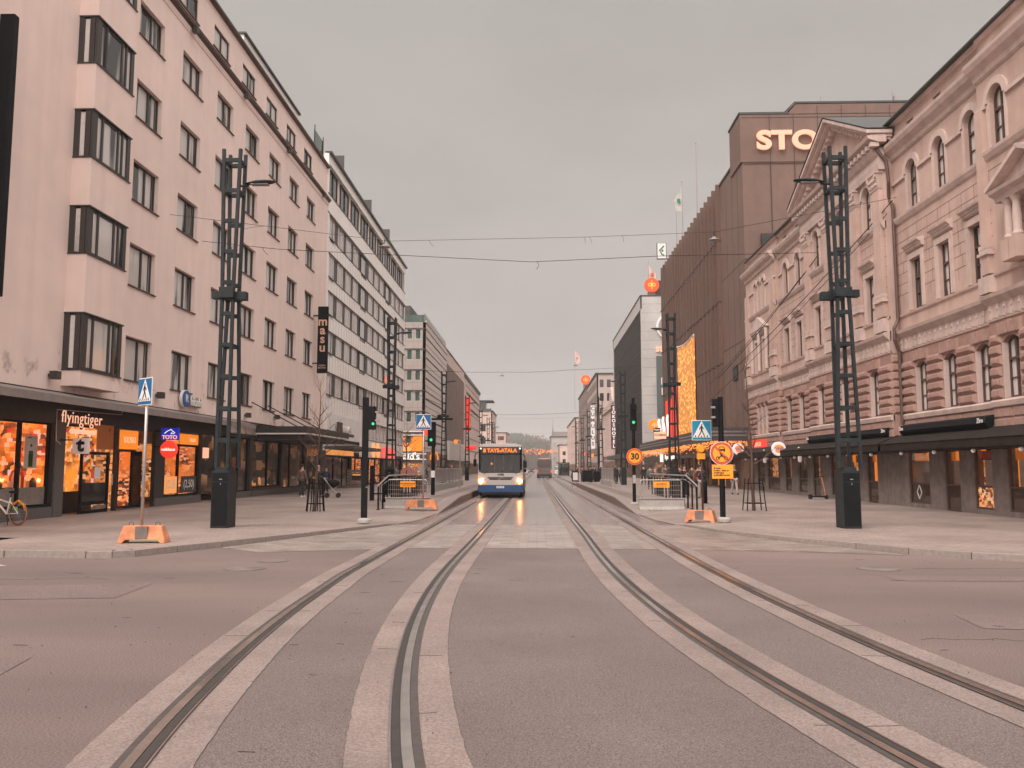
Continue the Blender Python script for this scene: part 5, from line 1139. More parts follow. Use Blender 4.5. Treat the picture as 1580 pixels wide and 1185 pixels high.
mb = H_.emb(); mb.lathe([(2.0,-.35),(2.05,-.2),(2.05,-.02)], (4.1,0,22.2), 36, 'y'); H_.part('round_sign', mb, MT['signw']); mb = H_.emb(); mb.lathe([(1.75,-.40),(1.75,-.3)], (4.1,0,22.2), 36, 'y'); H_.part('round_sign_face', mb, MT['seam'])
mb = H_.emb(); mb.tube([(4.1+.8*math.cos(R(a)), -.45, 22.2+.8*math.sin(R(a))) for a in range(45, 320, 15)], .18, 6); H_.part('round_sign_mark', mb, MT['signw'])
H_.txt('stockmann', 1.5, MT['g_pale'], 0, 19.0, y=-.25, ext=.06, end=True, X=17.4, align='LEFT', bold=.03)
mb = H_.emb(); mb.box(2.0, 3.9, -.2, -.02, 9.0, 17.9); H_.part('banner', mb, M_('teal_banner', (.09,.105,.105), .7)); H_.txt('M\nH', 1.5, MT['signw'], 0, 13.4, y=-.24, end=True, X=18.6, ext=.01)
mb = MB(); mb.box(0, H_.L, -1.6, 0, 3.2, 3.9); H_.part('canopy', mb, MT['granite']); MB().box(0, H_.L, -.02, .28, 0, 3.2).build('shopfront', MT['goodsd'], H_.root)
mb = H_.emb(); mb.box(0, 14, -.06, -.03, 0, 3.6); H_.part('end_shopfront', mb, MT['goodsd'])
def opsign(loc, r_, label):
    o = thing('bank_round_sign', label, 'sign', loc); MB().lathe([(r_-.05,-.25),(r_,-.15),(r_,.25)], n=32, ax='y').build('disc', glow('bank_orange', (1,.085,.02), .42) if 'bank_orange' not in bpy.data.materials else bpy.data.materials['bank_orange'], o); mb = MB()
    for x in (-.28*r_,.28*r_): mb.tube([(x+.2*r_*math.cos(a*math.pi/6), -.3, .2*r_*math.sin(a*math.pi/6)) for a in range(13)], .055*r_, 6)
    mb.bar((0,-.3,-.6*r_),(0,-.3,.6*r_),.10*r_); mb.build('loop_mark', glow('mark_yellow', (1,.42,.06), .62) if 'mark_yellow' not in bpy.data.materials else bpy.data.materials['mark_yellow'], o); MB().box(-.5*r_,.5*r_,0,.6*r_,-1.9*r_,-.9*r_).build('base', MT['stone'], o)
opsign((17.2,124,28.75), 1.1, 'large round orange bank sign glowing on the roof above the pale tiled end wall')
mb = MB(); mb.box(-.6,.9,0,2,0,2.6).box(1.0,1.15,0,2,0,3.0); o = thing('roof_plant_house', 'small brown roof house with dark railings behind the round orange sign', 'roof house', (18.3,125,26.9)); mb.build('walls', MT['frameb'], o); MB().box(-.7,1.0,-.1,2.1,2.6,2.75).build('lid', MT['roof'], o)
flag((17.3,128,27.0), 6.4, 'pale pink bank flag behind the large round orange sign', 'flag_pink', 'red', w=1.1, fh=3.0)
# ---- I: ornate pink house; J, K, L: further blocks
I_ = far_house('pink_gabled_house', 'small ornate orange pink house with gable between dark block and flat block, right side', 'R', 15.5, 168.5, 196.5, 14.6, MT['neo'], [(5.5,7.8),(10,12.2)], (), dep=12, eave='neow')
mb = MB()
for k in range(8): mb.box(1+3.3*k, 1.6+3.3*k, -.25, 0, 4.2, 13.6)
mb.box(0, I_.L, -.4, 0, 4.0, 4.4); mb.box(0, I_.L, -.5, 0, 13.6, 14.4); mb.prism([(0,14.9),(6,14.9),(3,17.6)], I_.L-6, I_.L, 'y') if False else None
mb.prism([(I_.L-9,14.9),(I_.L-1,14.9),(I_.L-5,18.2)], -.3, 1.0, 'y'); I_.part('gable_and_pilasters', mb, MT['neow'])
J_ = far_house('banded_office', 'pinkish flat roofed office with dark banded front and windows on its end wall, right side', 'R', 15.5, 216, 256.6, 25.6, M_('banded_pink', (.40,.31,.285), .7, .04), [(5,6.6),(8.6,10.2),(12.2,13.8),(15.8,17.4),(19.4,21)], (.75,2.6,4.45), dep=14, endw=1.0, endrows=[(22.2,24.2),(18.7,20.7),(15,17),(11.5,13.5)])
mb = MB()
for k in range(6): mb.box(.5, J_.L-1.2, -.06, -.01, 4.6+k*3.5, 6.7+k*3.5)
J_.part('dark_bands', mb, MT['frameb'] if False else M_('band_brown', (.17,.125,.11), .6)); MB().box(0, 14, -.3, 0, 25.9, 26.2).build('parapet', MT['roof'], J_.root)
mb = J_.emb(); mb.box(5,9,2,5,25.6,28.2); J_.part('roof_house', mb, MT['seam'])
K_ = far_house('brown_slab_block', 'brown narrow windowed block at the far right, with a bank sign and flag on top', 'R', 15.5, 258, 308, 26.4, M_('brown_slab', (.20,.145,.125), .8, .06), [(5,7),(9,11),(13,15),(17,19),(21,23)], (), dep=12)
opsign((15.4,262,28.9), 1.5, 'small round orange bank sign far up the right side on the brown slab block')
flag((13.7,300,22), 22, 'tall pole with a pink flag above the far right roofs', 'flag_pink', 'red', w=1.8, fh=5)
L_ = far_house('far_corner_house', 'weathered pink corner house where the right side of the street ends', 'R', 14.6, 320, 400, 20.3, MT['pink2'], [(5,7.5),(9.5,12),(14,16.5)], (), dep=12)
P1 = far_house('pale_facing_block', 'pale four storey block facing the camera at the far end of the street', 'R', 7.8, 470, 500, 18.5, M_('pale_render', (.40,.365,.345), .8, .06, 1), [(5,7),(9,11),(13,15)], (1.5,5,8.5,12,15.5), dep=22, endw=1.6, gmat='glass2')
P2 = far_house('pale_pink_block', 'lower pinkish block in front of the pale block at the street end', 'R', 11.5, 440, 465, 13.2, MT['pink2'], [(4,6),(8,10)], (2,6,10), dep=14, endw=1.6)
mb = P1.emb(); mb.box(-.3, 22, -.8, 10, 18.9, 19.2); mb.box(2, 20, .5, 9, 19.2, 21.5); P1.part('attic', mb, MT['metalg'])
for i, (X, Y, z, w) in enumerate(((13.6,206,4.6,7),(13.4,235,5.4,8),(9.5,430,9.0,9))):
    o = thing('glowing_fascia_sign', ['orange red glowing fascia sign, nearest of those on the far right side', 'long orange red glowing sign below the banded office', 'pale red glow sign low on the blocks at the street end'][i], 'sign', (X, Y, z)); MB().box(-.1,.1,-w/2,w/2,-.45,.45).build('light_box', MT['g_red'] if i else MT['g_or'], o, bevel=.04); MB().box(.1,1.6,-.1,.1,-.05,.05).build('bracket', MT['black'], o)
o = thing('vertical_letter_sign', 'narrow purple and white upright letter sign on the dark gridded block', 'sign', (14.6, 160, 0))
MB().box(-.5,.5,-.15,.15,5.2,13.5).build('sign_box', M_('purple_box', (.08,.03,.05), .5), o)
for i, ch in enumerate('SOKOSHOTEL'): text(ch, .85, MT['g_white'], o, (0,-.17,12.9-i*.8), bold=.02)
MB().box(.5,.9,-.05,.05,6,6.1).box(.5,.9,-.05,.05,12,12.1).build('bracket', MT['black'], o)
o = thing('vertical_letter_sign', 'narrow black and white upright letter sign on the banded office', 'sign', (14.4, 216, 0))
MB().box(-.5,.5,-.15,.15,6.5,17.5).build('sign_box', MT['signw'], o)
for i, ch in enumerate('CUMULUS'): text(ch, 1.3, MT['ink'], o, (0,-.17,16.7-i*1.5), bold=.03)
MB().box(.5,1.1,-.05,.05,8,8.1).build('bracket', MT['black'], o)
# covered links of side streets: back buildings closing the gaps
for i, (x0, x1, y, h_, lab) in enumerate(((-60,-30,140,17,'plain weathered house deep in the side street on the left'),(30,60,118,17,'plain weathered house deep in the side street on the right'))):
    o = thing('side_street_house', lab, 'building', ((x0+x1)/2, y, 0)); w = x1-x0; mb = MB(); hs = [(-w/2+2+5*k, -w/2+4+5*k, 3+3.5*j, 5+3.5*j) for k in range(5) for j in range(4)]; wall(mb, -w/2, w/2, 0, h_, hs, t=.2); mb.box(-w/2, w/2, .5, 10, 0, h_-.1); mb.build('wall', MT['pink2'], o); MB().box(-w/2,w/2,-.3,10,h_,h_+.3).build('roof', MT['roof'], o)
    for h4 in hs: f, g = window_meshes('half', 2, 2, 0, 'frame', 'glassd'); q = link('window', f, o, ((h4[0]+h4[1])/2, .12, h4[2])); link('pane', g, q)
# distant hill, church spire and trees
mb = MB(); vs = []; fs = []; n = 60; rg = random.Random(9)
for i in range(n+1):
    x = -450+900*i/n
    for j in range(10):
        t = j/9; y = 900+500*t; hh = (40+6*math.sin(i*.35)+4*math.sin(i*.9+1))*math.sin(min(t*1.7,1)*math.pi/2)
        vs.append((x, y, hh*1.05))
for i in range(n):
    for j in range(9): k = i*10+j; fs.append((k, k+10, k+11, k+1))
mb.add(vs, fs); struct(mb.build('distant_hill', M_('far_hill', (.06,.07,.065), .95, .15, .02)), 'wooded ridge on the horizon at the end of the street', 'hill')
mb = MB()
for k in range(2600): # far wood: small conifers
    x = rg.uniform(-70, 75) if k < 2000 else rg.uniform(-300, 300); t = rg.random(); y = 905+330*t; z = (40+6*math.sin((x+450)/15*.35)+4*math.sin((x+450)/15*.9+1))*math.sin(min((y-900)/500*1.7,1)*math.pi/2)*1.05; h_ = rg.uniform(4,9); w = h_*.2
    mb.lathe([(w,0),(w*.7,h_*.45),(w*.8,h_*.47),(.05,h_)], (x, y, z-1), 5)
o = mb.build('far_wood', M_('far_conifers', (.06,.078,.070), .95, .25, .05, world=True)); tag(o, 'dark green conifer wood covering the ridge beyond the street end', 'wood', kind='stuff')
o = thing('church_spire', 'slender green copper church spire rising over the wooded ridge', 'church', (17.5, 900, 30))
MB().lathe([(2.6,-14),(2.6,0),(3.1,.1),(2.2,1.5),(1.3,7),(.75,10),(.2,17),(.05,20)], n=8).build('spire', M_('copper_green', (.10,.15,.135), .8), o); MB().box(-.08,.08,-.08,.08,19.5,22.5).box(-.7,.7,-.08,.08,21.2,21.4).build('cross', MT['frame'], o)
# ================================================================== STREET THINGS
def ladder(mb, y, hw0, hw1, hw2, z0=1.6, zm=6.4, z1=10.5, w=.085):
    def hw(z): return hw0+(hw1-hw0)*(z-z0)/(zm-z0) if z < zm else hw1+(hw2-hw1)*(z-zm)/(z1-zm)
    for s in (-1, 1): mb.bar((s*hw0,y,z0),(s*hw1,y,zm),w,w,up=(0,1,0)).bar((s*hw1,y,zm),(s*hw2,y,z1),w,w,up=(0,1,0))
    return hw
def pylon(loc, label):
    o = thing('lattice_lamp_pylon', label, 'lamp pylon', loc, 0, 'dark steel lattice pylons with lamps along both sides of the street')
    b = MB().box(-.235,.235,-.30,.30,0,1.50); b.box(-.24,.24,-.305,.305,1.50,1.53); bo = b.build('cabinet', MT['pyl'], o, bevel=.008)
    MB().box(-.215,.215,-.304,-.30,.06,1.22).box(-.215,.215,-.304,-.30,1.24,1.47).build('door', MT['black'], bo); MB().box(-.03,.05,-.309,-.304,1.29,1.31).box(-.0,.02,-.309,-.304,1.16,1.19).build('handle', MT['galv'], bo)
    m = MB(); f = ladder(m, -.22, .155, .15, .235); g = ladder(m, .24, .30, .15, .22)
    for k in range(10):
        z = 2.3+.87*k+.05
        if z > 10.2: z = 10.42
        h = f(z); m.box(-h, h, -.255, -.185, z-.055, z+.055); h = g(z); m.box(-h, h, .20, .28, z-.055, z+.055)
        if k in (3, 9, 8): m.box(-f(z)-.03, -f(z)+.04, -.22, .24, z-.04, z+.04); m.box(f(z)-.04, f(z)+.03, -.22, .24, z-.04, z+.04)
    m.box(-.16,.16,-.26,.28,1.53,1.62); m.build('lattice', MT['pyl'], o)
    c = MB().box(-.20,.20,-.36,-.18,6.25,6.55).box(-.22,.22,.16,.34,6.25,6.5); c.box(-.5,-.2,-.10,.12,6.28,6.48).box(.2,.5,-.2,.02,6.22,6.45); c.build('collar', MT['pyl'], o, bevel=.006)
    l = MB().tube([(.1,0,9.50),(.42,0,9.52)], .035, 8); l.build('lamp_arm', MT['pyl'], o)
    h = MB(); prof = [(.30,.03,.03),(.42,.09,.05),(.62,.155,.085),(.85,.165,.085),(1.05,.13,.06),(1.16,.05,.03)]
    n = 12; vs = []; fs = []
    for i, (x, wy, wz) in enumerate(prof):
        for k in range(n): a = 2*math.pi*k/n; vs.append((x, wy*math.cos(a), 9.545+x*.06+(wz*.9 if math.sin(a) > 0 else wz*.45)*math.sin(a)))
        if i: fs += [((i-1)*n+k, (i-1)*n+(k+1) % n, i*n+(k+1) % n, i*n+k) for k in range(n)]
    h.add(vs, fs+[tuple(range(n))[::-1], tuple(range((len(prof)-1)*n, len(prof)*n))]); ho = h.build('lamp_head', MT['pyl'], o, smooth=True); MB().box(.5,.98,-.10,.10,9.53,9.555).build('diffuser', MT['seam'], ho)
    return o
p0 = pylon((-8.5, 22.85, .13), 'lattice lamp pylon in front of the pink block, nearest on the left')
pr = dup(p0, (8.38, 23.15, .13), R(180), 'lattice lamp pylon in front of the ornate house, nearest on the right')
for ch in KIDS(pr):
    if ch.name.startswith('cabinet'): ch.rotation_euler.z = R(180)
names = ['second from the camera', 'third from the camera', 'fourth from the camera', 'fifth from the camera', 'sixth from the camera', 'farthest']
for i, (yl, yr) in enumerate(((49.5,48.5),(78,78.5),(104.5,106),(130,130),(150,149),(168,167))):
    dup(p0, (-8.6, yl, .13), 0, f'lattice lamp pylon in the left row, {names[i]}'); dup(p0, (7.8 if i == 0 else 8.05, yr, .13), R(180), f'lattice lamp pylon in the right row, {names[i]}')

# concrete sign blocks
def block(name, loc, rz, L_, label, mat, wr=True):
    o = thing(name, label, 'concrete block', loc, rz, 'concrete sign blocks'); b = MB(); h = .37; w = .26; t = .10; d = .19
    prof = [(-L_/2,0),(-L_/2+.10,0),(-L_/2+.16,.07),(L_/2-.16,.07),(L_/2-.10,0),(L_/2,0),(L_/2-.02,.10),(L_/2-.10,h),(-L_/2+.10,h),(-L_/2+.02,.10)]
    b.prism(prof, -.20, .20, 'y'); me = b
    for i, v in enumerate(me.v):
        k = 1-.35*v[2]/h; me.v[i] = (v[0], v[1]*k, v[2])
    bo = b.build('block', mat, o, bevel=.015)
    for s in (-1, 1): MB().tube([(s*.28-.05,0,h-.02),(s*.28-.045,0,h+.05),(s*.28,0,h+.075),(s*.28+.045,0,h+.05),(s*.28+.05,0,h-.02)], .008, 6).build('lifting_loop', MT['pipe'], o)
    MB().box(-.13,.13,-.19,-.12,.09,.36).build('rusty_panel', MT['stone'], o, bevel=.01)
    return o
def xsign(loc, rz, w, h, z, label, pole_h, lean=0, bluem='blue', polem='galv'):
    """pedestrian crossing sign: blue square, white triangle, walking figure on stripes"""
    o = thing('pedestrian_crossing_sign', label, 'road sign', loc, rz, 'blue pedestrian crossing signs')
    MB().tube([(0,0,0),(lean,0,pole_h)], .032, 12).build('pole', MT[polem], o, smooth=True)
    p = thing('x', 'x', 'x'); C.objects.unlink(p); bpy.data.objects.remove(p)
    s = MB(); s.box(-w/2, w/2, -.055, -.035, z-h/2, z+h/2); so_ = s.build('sign_plate', MT['signw'], o, bevel=.004)
    MB().box(-w/2+.02*w, w/2-.02*w, -.058, -.055, z-h/2+.02, z+h/2-.02).build('blue_field', MT[bluem], so_)
    MB().prism([(-w*.46,z-h*.36),(w*.46,z-h*.36),(0,z+h*.46)], -.061, -.058, 'y').build('white_triangle', MT['signw'], so_)
    k = MB(); q = lambda x, zz: (x*w, -.064, z+zz*h)
    def stroke(pts, t):
        for a, b_ in zip(pts, pts[1:]): k.bar(q(*a), q(*b_), t*w, .004, up=(0,1,0))
    k.lathe([(.035*w,-.066),(.035*w,-.062)], (.0,0,z+.27*h), 12, 'y')
    stroke([(0,.22),(0,.0)], .09); stroke([(-.01,.20),(-.09,.10),(-.11,.02)], .035); stroke([(.01,.20),(.08,.10),(.13,.06)], .035)
    stroke([(0,.01),(-.05,-.12),(-.14,-.26)], .05); stroke([(.01,.01),(.06,-.12),(.13,-.26)], .05)
    for j in range(5):
        if j != 20: stroke([(-.30+j*.15,-.25 if j in (0,4) else -.28),(-.34+j*.155,-.34)], .05)
    k.build('walking_figure', MT['ink'], so_); MB().box(-w/2+.02, w/2-.02, -.0615, -.058, z-h/2+.02, z-h*.38).build('lower_band', MT[bluem], so_)
    MB().box(-.05,.05,-.035,.035,z-.1,z-.05).box(-.05,.05,-.035,.035,z+.05,z+.1).build('clamp', MT['galv'], o)
    return o
block('concrete_sign_block', (-8.48,18.2,.13), R(5), 1.0, 'orange painted concrete block holding the left crossing sign near the kerb', MT['orangec'])
xsign((-8.52,18.15,.45), R(-38), .60, .60, 2.95, 'crossing sign turned sideways on a grey pole in the orange block nearest the camera', 3.2)
block('concrete_sign_block', (-4.50,33.1,.12), R(-2), 1.27, 'weathered pinkish concrete block under the crossing sign left of the bus', MT['orangec'])
xsign((-4.45,33.15,.43), R(-6), .62, .60, 3.10, 'crossing sign on a thin grey pole above the weathered block left of the bus', 3.3)
block('concrete_sign_block', (5.04,26.3,.07), R(-28), .95, 'bright orange concrete block under the right hand crossing sign, arch cut below', MT['orangec'])
o = xsign((5.1,26.3,.4), R(5), .61, .62, 2.49, 'light blue crossing sign with an orange lamp below, on the right', 2.75, polem='frameb', bluem='blue2')
MB().lathe([(.10,-.08),(.125,-.04),(.125,.03),(.08,.06)], (-.05,-.06,1.92), 18, 'y').box(-.15,.08,-.1,.02,1.60,1.78).build('warning_lamp', MT['orange'], o)
# round signs
def mast(mb, h, r=.075): mb.lathe([(r*1.0,0),(r*1.0,h*.5),(r*.95,h)], n=14)
o = thing('speed_limit_sign', 'round orange speed limit sign reading 30 on a black signal pole', 'road sign', (4.16,36.35,.12))
MB().lathe([(.075,0),(.07,2.0),(.06,4.6)], n=14).build('pole', MT['black'], o); MB().lathe([(.20,0),(.20,.10),(.15,.16)], n=18).build('foot', MT['concrete'], o)
s_ = MB().lathe([(.355,-.10),(.355,-.08)], (.03,0,2.08), 36, 'y').build('sign_plate', MT['orange'], o); MB().lathe([(.34,-.106),(.34,-.10)], (.03,0,2.08), 36, 'y').build('red_ring', MT['red'], s_); MB().lathe([(.27,-.112),(.27,-.106)], (.03,0,2.08), 36, 'y').build('orange_face', MT['orange'], s_)
text('30', .36, MT['ink'], s_, (.03,-.116,2.08), ext=.003, bold=.012); MB().box(-.07,.07,-.09,-.075,.95,1.3).build('pole_band', MT['galv'], o)
MB().box(-.13,.13,-.12,.12,3.2,4.35).build('signal_housing', MT['black'], o, bevel=.02); MB().lathe([(.065,-.14),(.065,-.12)], (.0,0,3.55), 14, 'y').build('green_lamp', MT['g_green'], o)
MB().box(-.05,.12,-.3,-.12,4.1,4.2).build('signal_hood', MT['black'], o); MB().box(-.05,.12,-.3,-.12,3.65,3.70).build('signal_hood', MT['black'], o)
o = thing('vehicle_ban_sign', 'round orange and red sign banning cars and motorcycles with a yellow text plate below', 'road sign', (5.58,25.7,.12))
MB().lathe([(.085,0),(.085,2.0),(.08,3.76)], n=14).build('pole', MT['black'], o); MB().lathe([(.20,0),(.21,.09),(.15,.15)], (.03,0,0), 18).build('foot', MT['concrete'], o)
s_ = MB().lathe([(.35,-.12),(.35,-.10)], (-.02,0,2.05), 40, 'y').build('sign_plate', MT['signw'], o); MB().lathe([(.335,-.126),(.335,-.12)], (-.02,0,2.05), 40, 'y').build('red_ring', MT['red'], s_); MB().lathe([(.26,-.132),(.26,-.126)], (-.02,0,2.05), 40, 'y').build('orange_face', MT['orange'], s_)
k = MB(); y = -.136
def st(a, b_, w): k.bar((a[0]-.02,y,a[1]+2.05),(b_[0]-.02,y,b_[1]+2.05),w,.004,up=(0,1,0))
st((-.10,.10),(.10,.10),.055); st((-.10,.10),(-.06,.19),.02); st((-.06,.19),(.06,.19),.02); st((.06,.19),(.10,.10),.02); st((-.08,.05),(-.08,.08),.03); st((.08,.05),(.08,.08),.03)
for x in (-.12,.12): k.tube([(x-.02+.05*math.cos(a*math.pi/6), y, 1.90+.05*math.sin(a*math.pi/6)) for a in range(13)], .010, 5)
st((-.12,-.15),(.0,-.08),.03); st((.0,-.08),(.12,-.15),.03); st((-.04,-.06),(.06,-.05),.045); st((-.02,-.05),(-.05,.02),.04)
k.build('car_and_motorcycle', MT['ink'], s_); k = MB(); y = -.141; st((-.20,.20),(.20,-.20),.05); k.build('red_bar', MT['red'], s_)
t_ = MB().box(-.32,.31,-.12,-.10,1.29,1.71).build('text_plate', MT['orange'], o, bevel=.004)
text('Ei koske\nhuolto-, taksi- ja\ntontilleajoa\njoukkoliikennettä', .068, MT['ink'], t_, (-.27,-.124,1.50), ext=.002, align='LEFT', bold=.002)
MB().box(-.24,-.06,-.10,.10,2.85,3.70).build('signal_housing', MT['black'], o, bevel=.02); MB().box(-.32,-.2,-.22,-.1,3.4,3.46).build('signal_hood', MT['metalg'], o); MB().box(-.32,-.2,-.22,-.1,3.1,3.16).build('signal_hood', MT['metalg'], o)
# traffic lights, left
o = thing('traffic_light', 'black traffic light pole with a small green lamp in front of the white block', 'traffic light', (-5.12,25.1,.12), 0, 'black traffic lights')
MB().box(-.085,.085,-.07,.07,.1,3.72).build('pole', MT['black'], o); MB().lathe([(.20,0),(.20,.08),(.13,.14)], n=18).build('foot', MT['concrete'], o)
MB().box(.085,.30,-.12,.12,2.75,3.45).build('signal_housing', MT['black'], o, bevel=.02); MB().box(.3,.40,-.10,.02,3.25,3.30).build('signal_hood', MT['seam'], o); MB().box(.3,.42,-.1,.02,3.0,3.05).build('signal_hood', MT['seam'], o); MB().lathe([(.04,-.13),(.04,-.12)], (.25,0,2.92), 12, 'y').build('green_lamp', MT['g_green'], o)
MB().tube([(-.0,0,1.0),(.1,-.1,1.05)], .02, 6).build('push_button', MT['galv'], o)
o = thing('traffic_light', 'black traffic light with a green lamp between the crossing sign and the arches sign', 'traffic light', (-5.32,43.4,.33), 0, 'black traffic lights')
MB().lathe([(.10,0),(.09,3.7)], n=12).build('pole', MT['black'], o); MB().box(-.28,.12,-.16,.16,2.5,3.75).build('signal_housing', MT['black'], o, bevel=.02); MB().lathe([(.075,-.18),(.075,-.16)], (-.10,0,2.82), 12, 'y').build('green_lamp', MT['g_green'], o)
MB().box(-.28,1.0,-.05,.05,3.85,3.95).box(.2,.4,-.15,.1,3.95,4.1).build('cross_arm', MT['black'], o); MB().box(-.1,.1,-.11,-.09,.9,1.25).build('pole_band', MT['signw'], o)
o = thing('thin_pole', 'thin pale pole with a round tag standing in the platform fence on the left', 'pole', (-5.3,58.5,.33)); MB().tube([(0,0,0),(0,0,3.3)], .05, 8).build('pole', MT['galv'], o); MB().lathe([(.15,-.03),(.15,.03)], (-.3,0,3.2), 16, 'y').build('round_tag', MT['g_or'], o); MB().box(-.3,0,-.02,.02,3.25,3.32).build('bracket', MT['galv'], o)
# concrete barriers with mesh fence
for s, X, lab, tx in ((-1,-5.22,'grey concrete barrier with a steel mesh and yellow plate in front of the left platform','EI VARASTOALUE'),(1,4.92,'grey concrete barrier with a steel mesh and yellow plate in front of the right platform','EI KÄVELYÄ')):
    o = thing('concrete_barrier', lab, 'barrier', (X,34.2 if s < 0 else 33.7,.09), 0, 'concrete barriers with mesh fences'); b = MB(); b.prism([(-.22,0),(.22,0),(.12,.12),(.10,.42),(-.10,.42),(-.12,.12)], -.88, .88, 'x'); b.build('barrier', MT['concrete'], o, bevel=.012)
    MB().box(-.9,.9,-.14,.14,.42,.455).build('cap', MT['galv'], o)
    m = MB(); m.tube([(-.82,0,.45),(-.82,0,1.10),(-.76,0,1.16),(.72,0,1.16),(.80,0,1.10),(.80,0,.45)], .02, 8)
    for k in range(19): m.tube([(-.78+k*.085,0,.46),(-.78+k*.085,0,1.15)], .005, 4)
    for k in range(3): m.tube([(-.8,0,.58+k*.18),(.8,0,.58+k*.18)], .005, 4)
    m.build('mesh_fence', MT['galv'], o)
    p = MB().box(-.30,.32,-.05,-.03,.86,1.10); x_ = -.02 if s < 0 else .03; p = p.build('yellow_plate', MT['orange'], o, bevel=.003); text(tx, .075, MT['ink'], p, (.01,-.053,1.0), ext=.002, bold=.002); text('PÄÄSY KIELLETTY', .055, MT['ink'], p, (.01,-.053,.92), ext=.002)
# platform railings
for s, lab in ((-1,'black and steel handrail along the outer edge of the left platform'),(1,'black and steel handrail along the outer edge of the right platform')):
    o = thing('platform_handrail', lab, 'railing', (s*6.05,32.3,.13)); n = 14
    for k in range(n):
        y = k*.95 if k < 12 else k*.95; zt = .92 if k == 0 else (1.02 if k == 1 else 1.15)
        MB().tube([(0,y,0),(0,y,zt)], .035, 8).box(-.07,.07,y-.07,y+.07,0,.02).build('post', MT['black'], o)
    MB().tube([(0,-.15,.90),(0,0,.94),(0,2.2,1.28),(0,13,1.28)], .028, 8).build('handrail', MT['galv'], o)
    MB().tube([(0,.9,.95),(0,2.4,1.12),(0,13,1.12)], .016, 6).build('lower_rail', MT['galv'], o)
    for y in (3.0,8.5): MB().box(-.03,.03,y,y+2.3,.25,.95).build('infill_panel', MT['black'], o)
# fence on low wall further up the platforms
for s, y0, y1, lab in ((-1,47,68,'steel mesh fence on a low concrete wall along the left platform'),(1,61,72,'steel mesh fence on a low concrete wall along the right platform')):
    X = s*6.0 if s < 0 else 5.5; o = thing('platform_fence', lab, 'fence', (X,y0,.33)); MB().box(-.1,.1,0,y1-y0,0,.42).build('low_wall', MT['concrete'], o, bevel=.01)
    n = int((y1-y0)/2.6); m = MB(); p = MB()
    for k in range(n+1):
        y = k*(y1-y0)/n
        MB().tube([(0,y,.42),(0,y,1.35)], .035, 6).build('post', MT['metalg'], o)
        if k < n:
            for j in range(20): m.tube([(0,y+.13*j,.5),(0,y+.13*j,1.3)], .006, 4)
            m.tube([(0,y,.5),(0,y+(y1-y0)/n,.5)], .018, 5); m.tube([(0,y,1.32),(0,y+(y1-y0)/n,1.32)], .025, 5)
    m.build('mesh', MT['galv'], o)
# bollards
bm_ = MB().lathe([(.085,0),(.085,1.0),(.07,1.04),(.02,1.06)], n=14).mesh('bollard', MT['black'], True)
for i, (x, y, rel) in enumerate(((8.65,43.9,'right of the orange lamp sign pole'),(-7.15,39.5,'beside the barred cage left of the barrier'),(-9.3,57,'in front of the timber screen'),(10.2,52,'near the crowd under the fairy lights'),(7.6,38.5,'just behind the right handrail'))):
    o = thing('bollard', f'black cylindrical bollard {rel}', 'bollard', (x,y,.13), 0, 'black bollards'); link('post', bm_, o); MB().lathe([(.14,0),(.14,.02)], n=14).build('base_plate', MT['black'], o)
# small advert kiosk with arched pink top
o = thing('advert_kiosk', 'low kiosk with an arched pink top and posters, behind the left barrier', 'kiosk', (-7.15,47,.13)); MB().box(-.42,.42,-.25,.25,0,1.15).build('body', MT['frame'], o, bevel=.01); MB().prism([(-.46,1.15)]+[(.46*math.cos(math.pi-math.pi*i/10), 1.2+.42*math.sin(math.pi*i/10)) for i in range(11)]+[(.46,1.15)], -.27, .27, 'y').build('arched_top', M_('dull_red', (.36,.13,.10), .6), o); MB().box(-.2,.2,-.27,-.25,.25,1.0).build('poster', MT['pink2'], o)
o = thing('flower_stand', 'pale bushy flower display behind the arched kiosk on the left', 'plants', (-8.1,56,.13)); MB().box(-.9,.9,-.3,.3,0,.5).build('planter', MT['stone'], o)
mb = MB(); rg = random.Random(6)
for k in range(260):
    a = rg.uniform(0,6.28); r_ = rg.random()**.5*.9; x = r_*math.cos(a); z = 1.1+.55*rg.uniform(-1,1); y = rg.uniform(-.3,.3); s_ = rg.uniform(.03,.08); mb.add([(x-s_,y,z),(x+s_,y+.02,z+s_*.4),(x,y-.02,z+s_*1.6)], [(0,1,2)])
mb.build('blossom', M_('dry_blossom', (.42,.33,.30), .8), o)
# planters / litter bins / waste containers
for i, (x, y, w, h, mt, lab) in enumerate(((3.9,86,.32,1.0,'signw','white fronted litter bin at the far end of the right platform'),(5.0,84,.5,1.1,'black','dark box planter beside the white fronted bin'),(5.9,83.5,.28,1.0,'black','narrow dark bin right of the box planter'),(8.25,49.4,.5,1.3,'black','black cabinet by the second right pylon'),(-8.7,61,.5,1.0,'black','dark box planter near the burger restaurant'))):
    o = thing('litter_bin' if i in (0,2) else 'box_planter', lab, 'street box', (x,y,.13 if x > 6.2 or x < -6.4 else .33)); MB().box(-w,w,-w,w,0,h).build('body', MT['black'], o, bevel=.02); MB().box(-w*.75,w*.75,-w-.015,-w,.12,h*.9).build('front_panel', MT[mt], o); MB().box(-w-.02,w+.02,-w-.02,w+.02,h,h+.05).build('lid', MT['frame'], o)
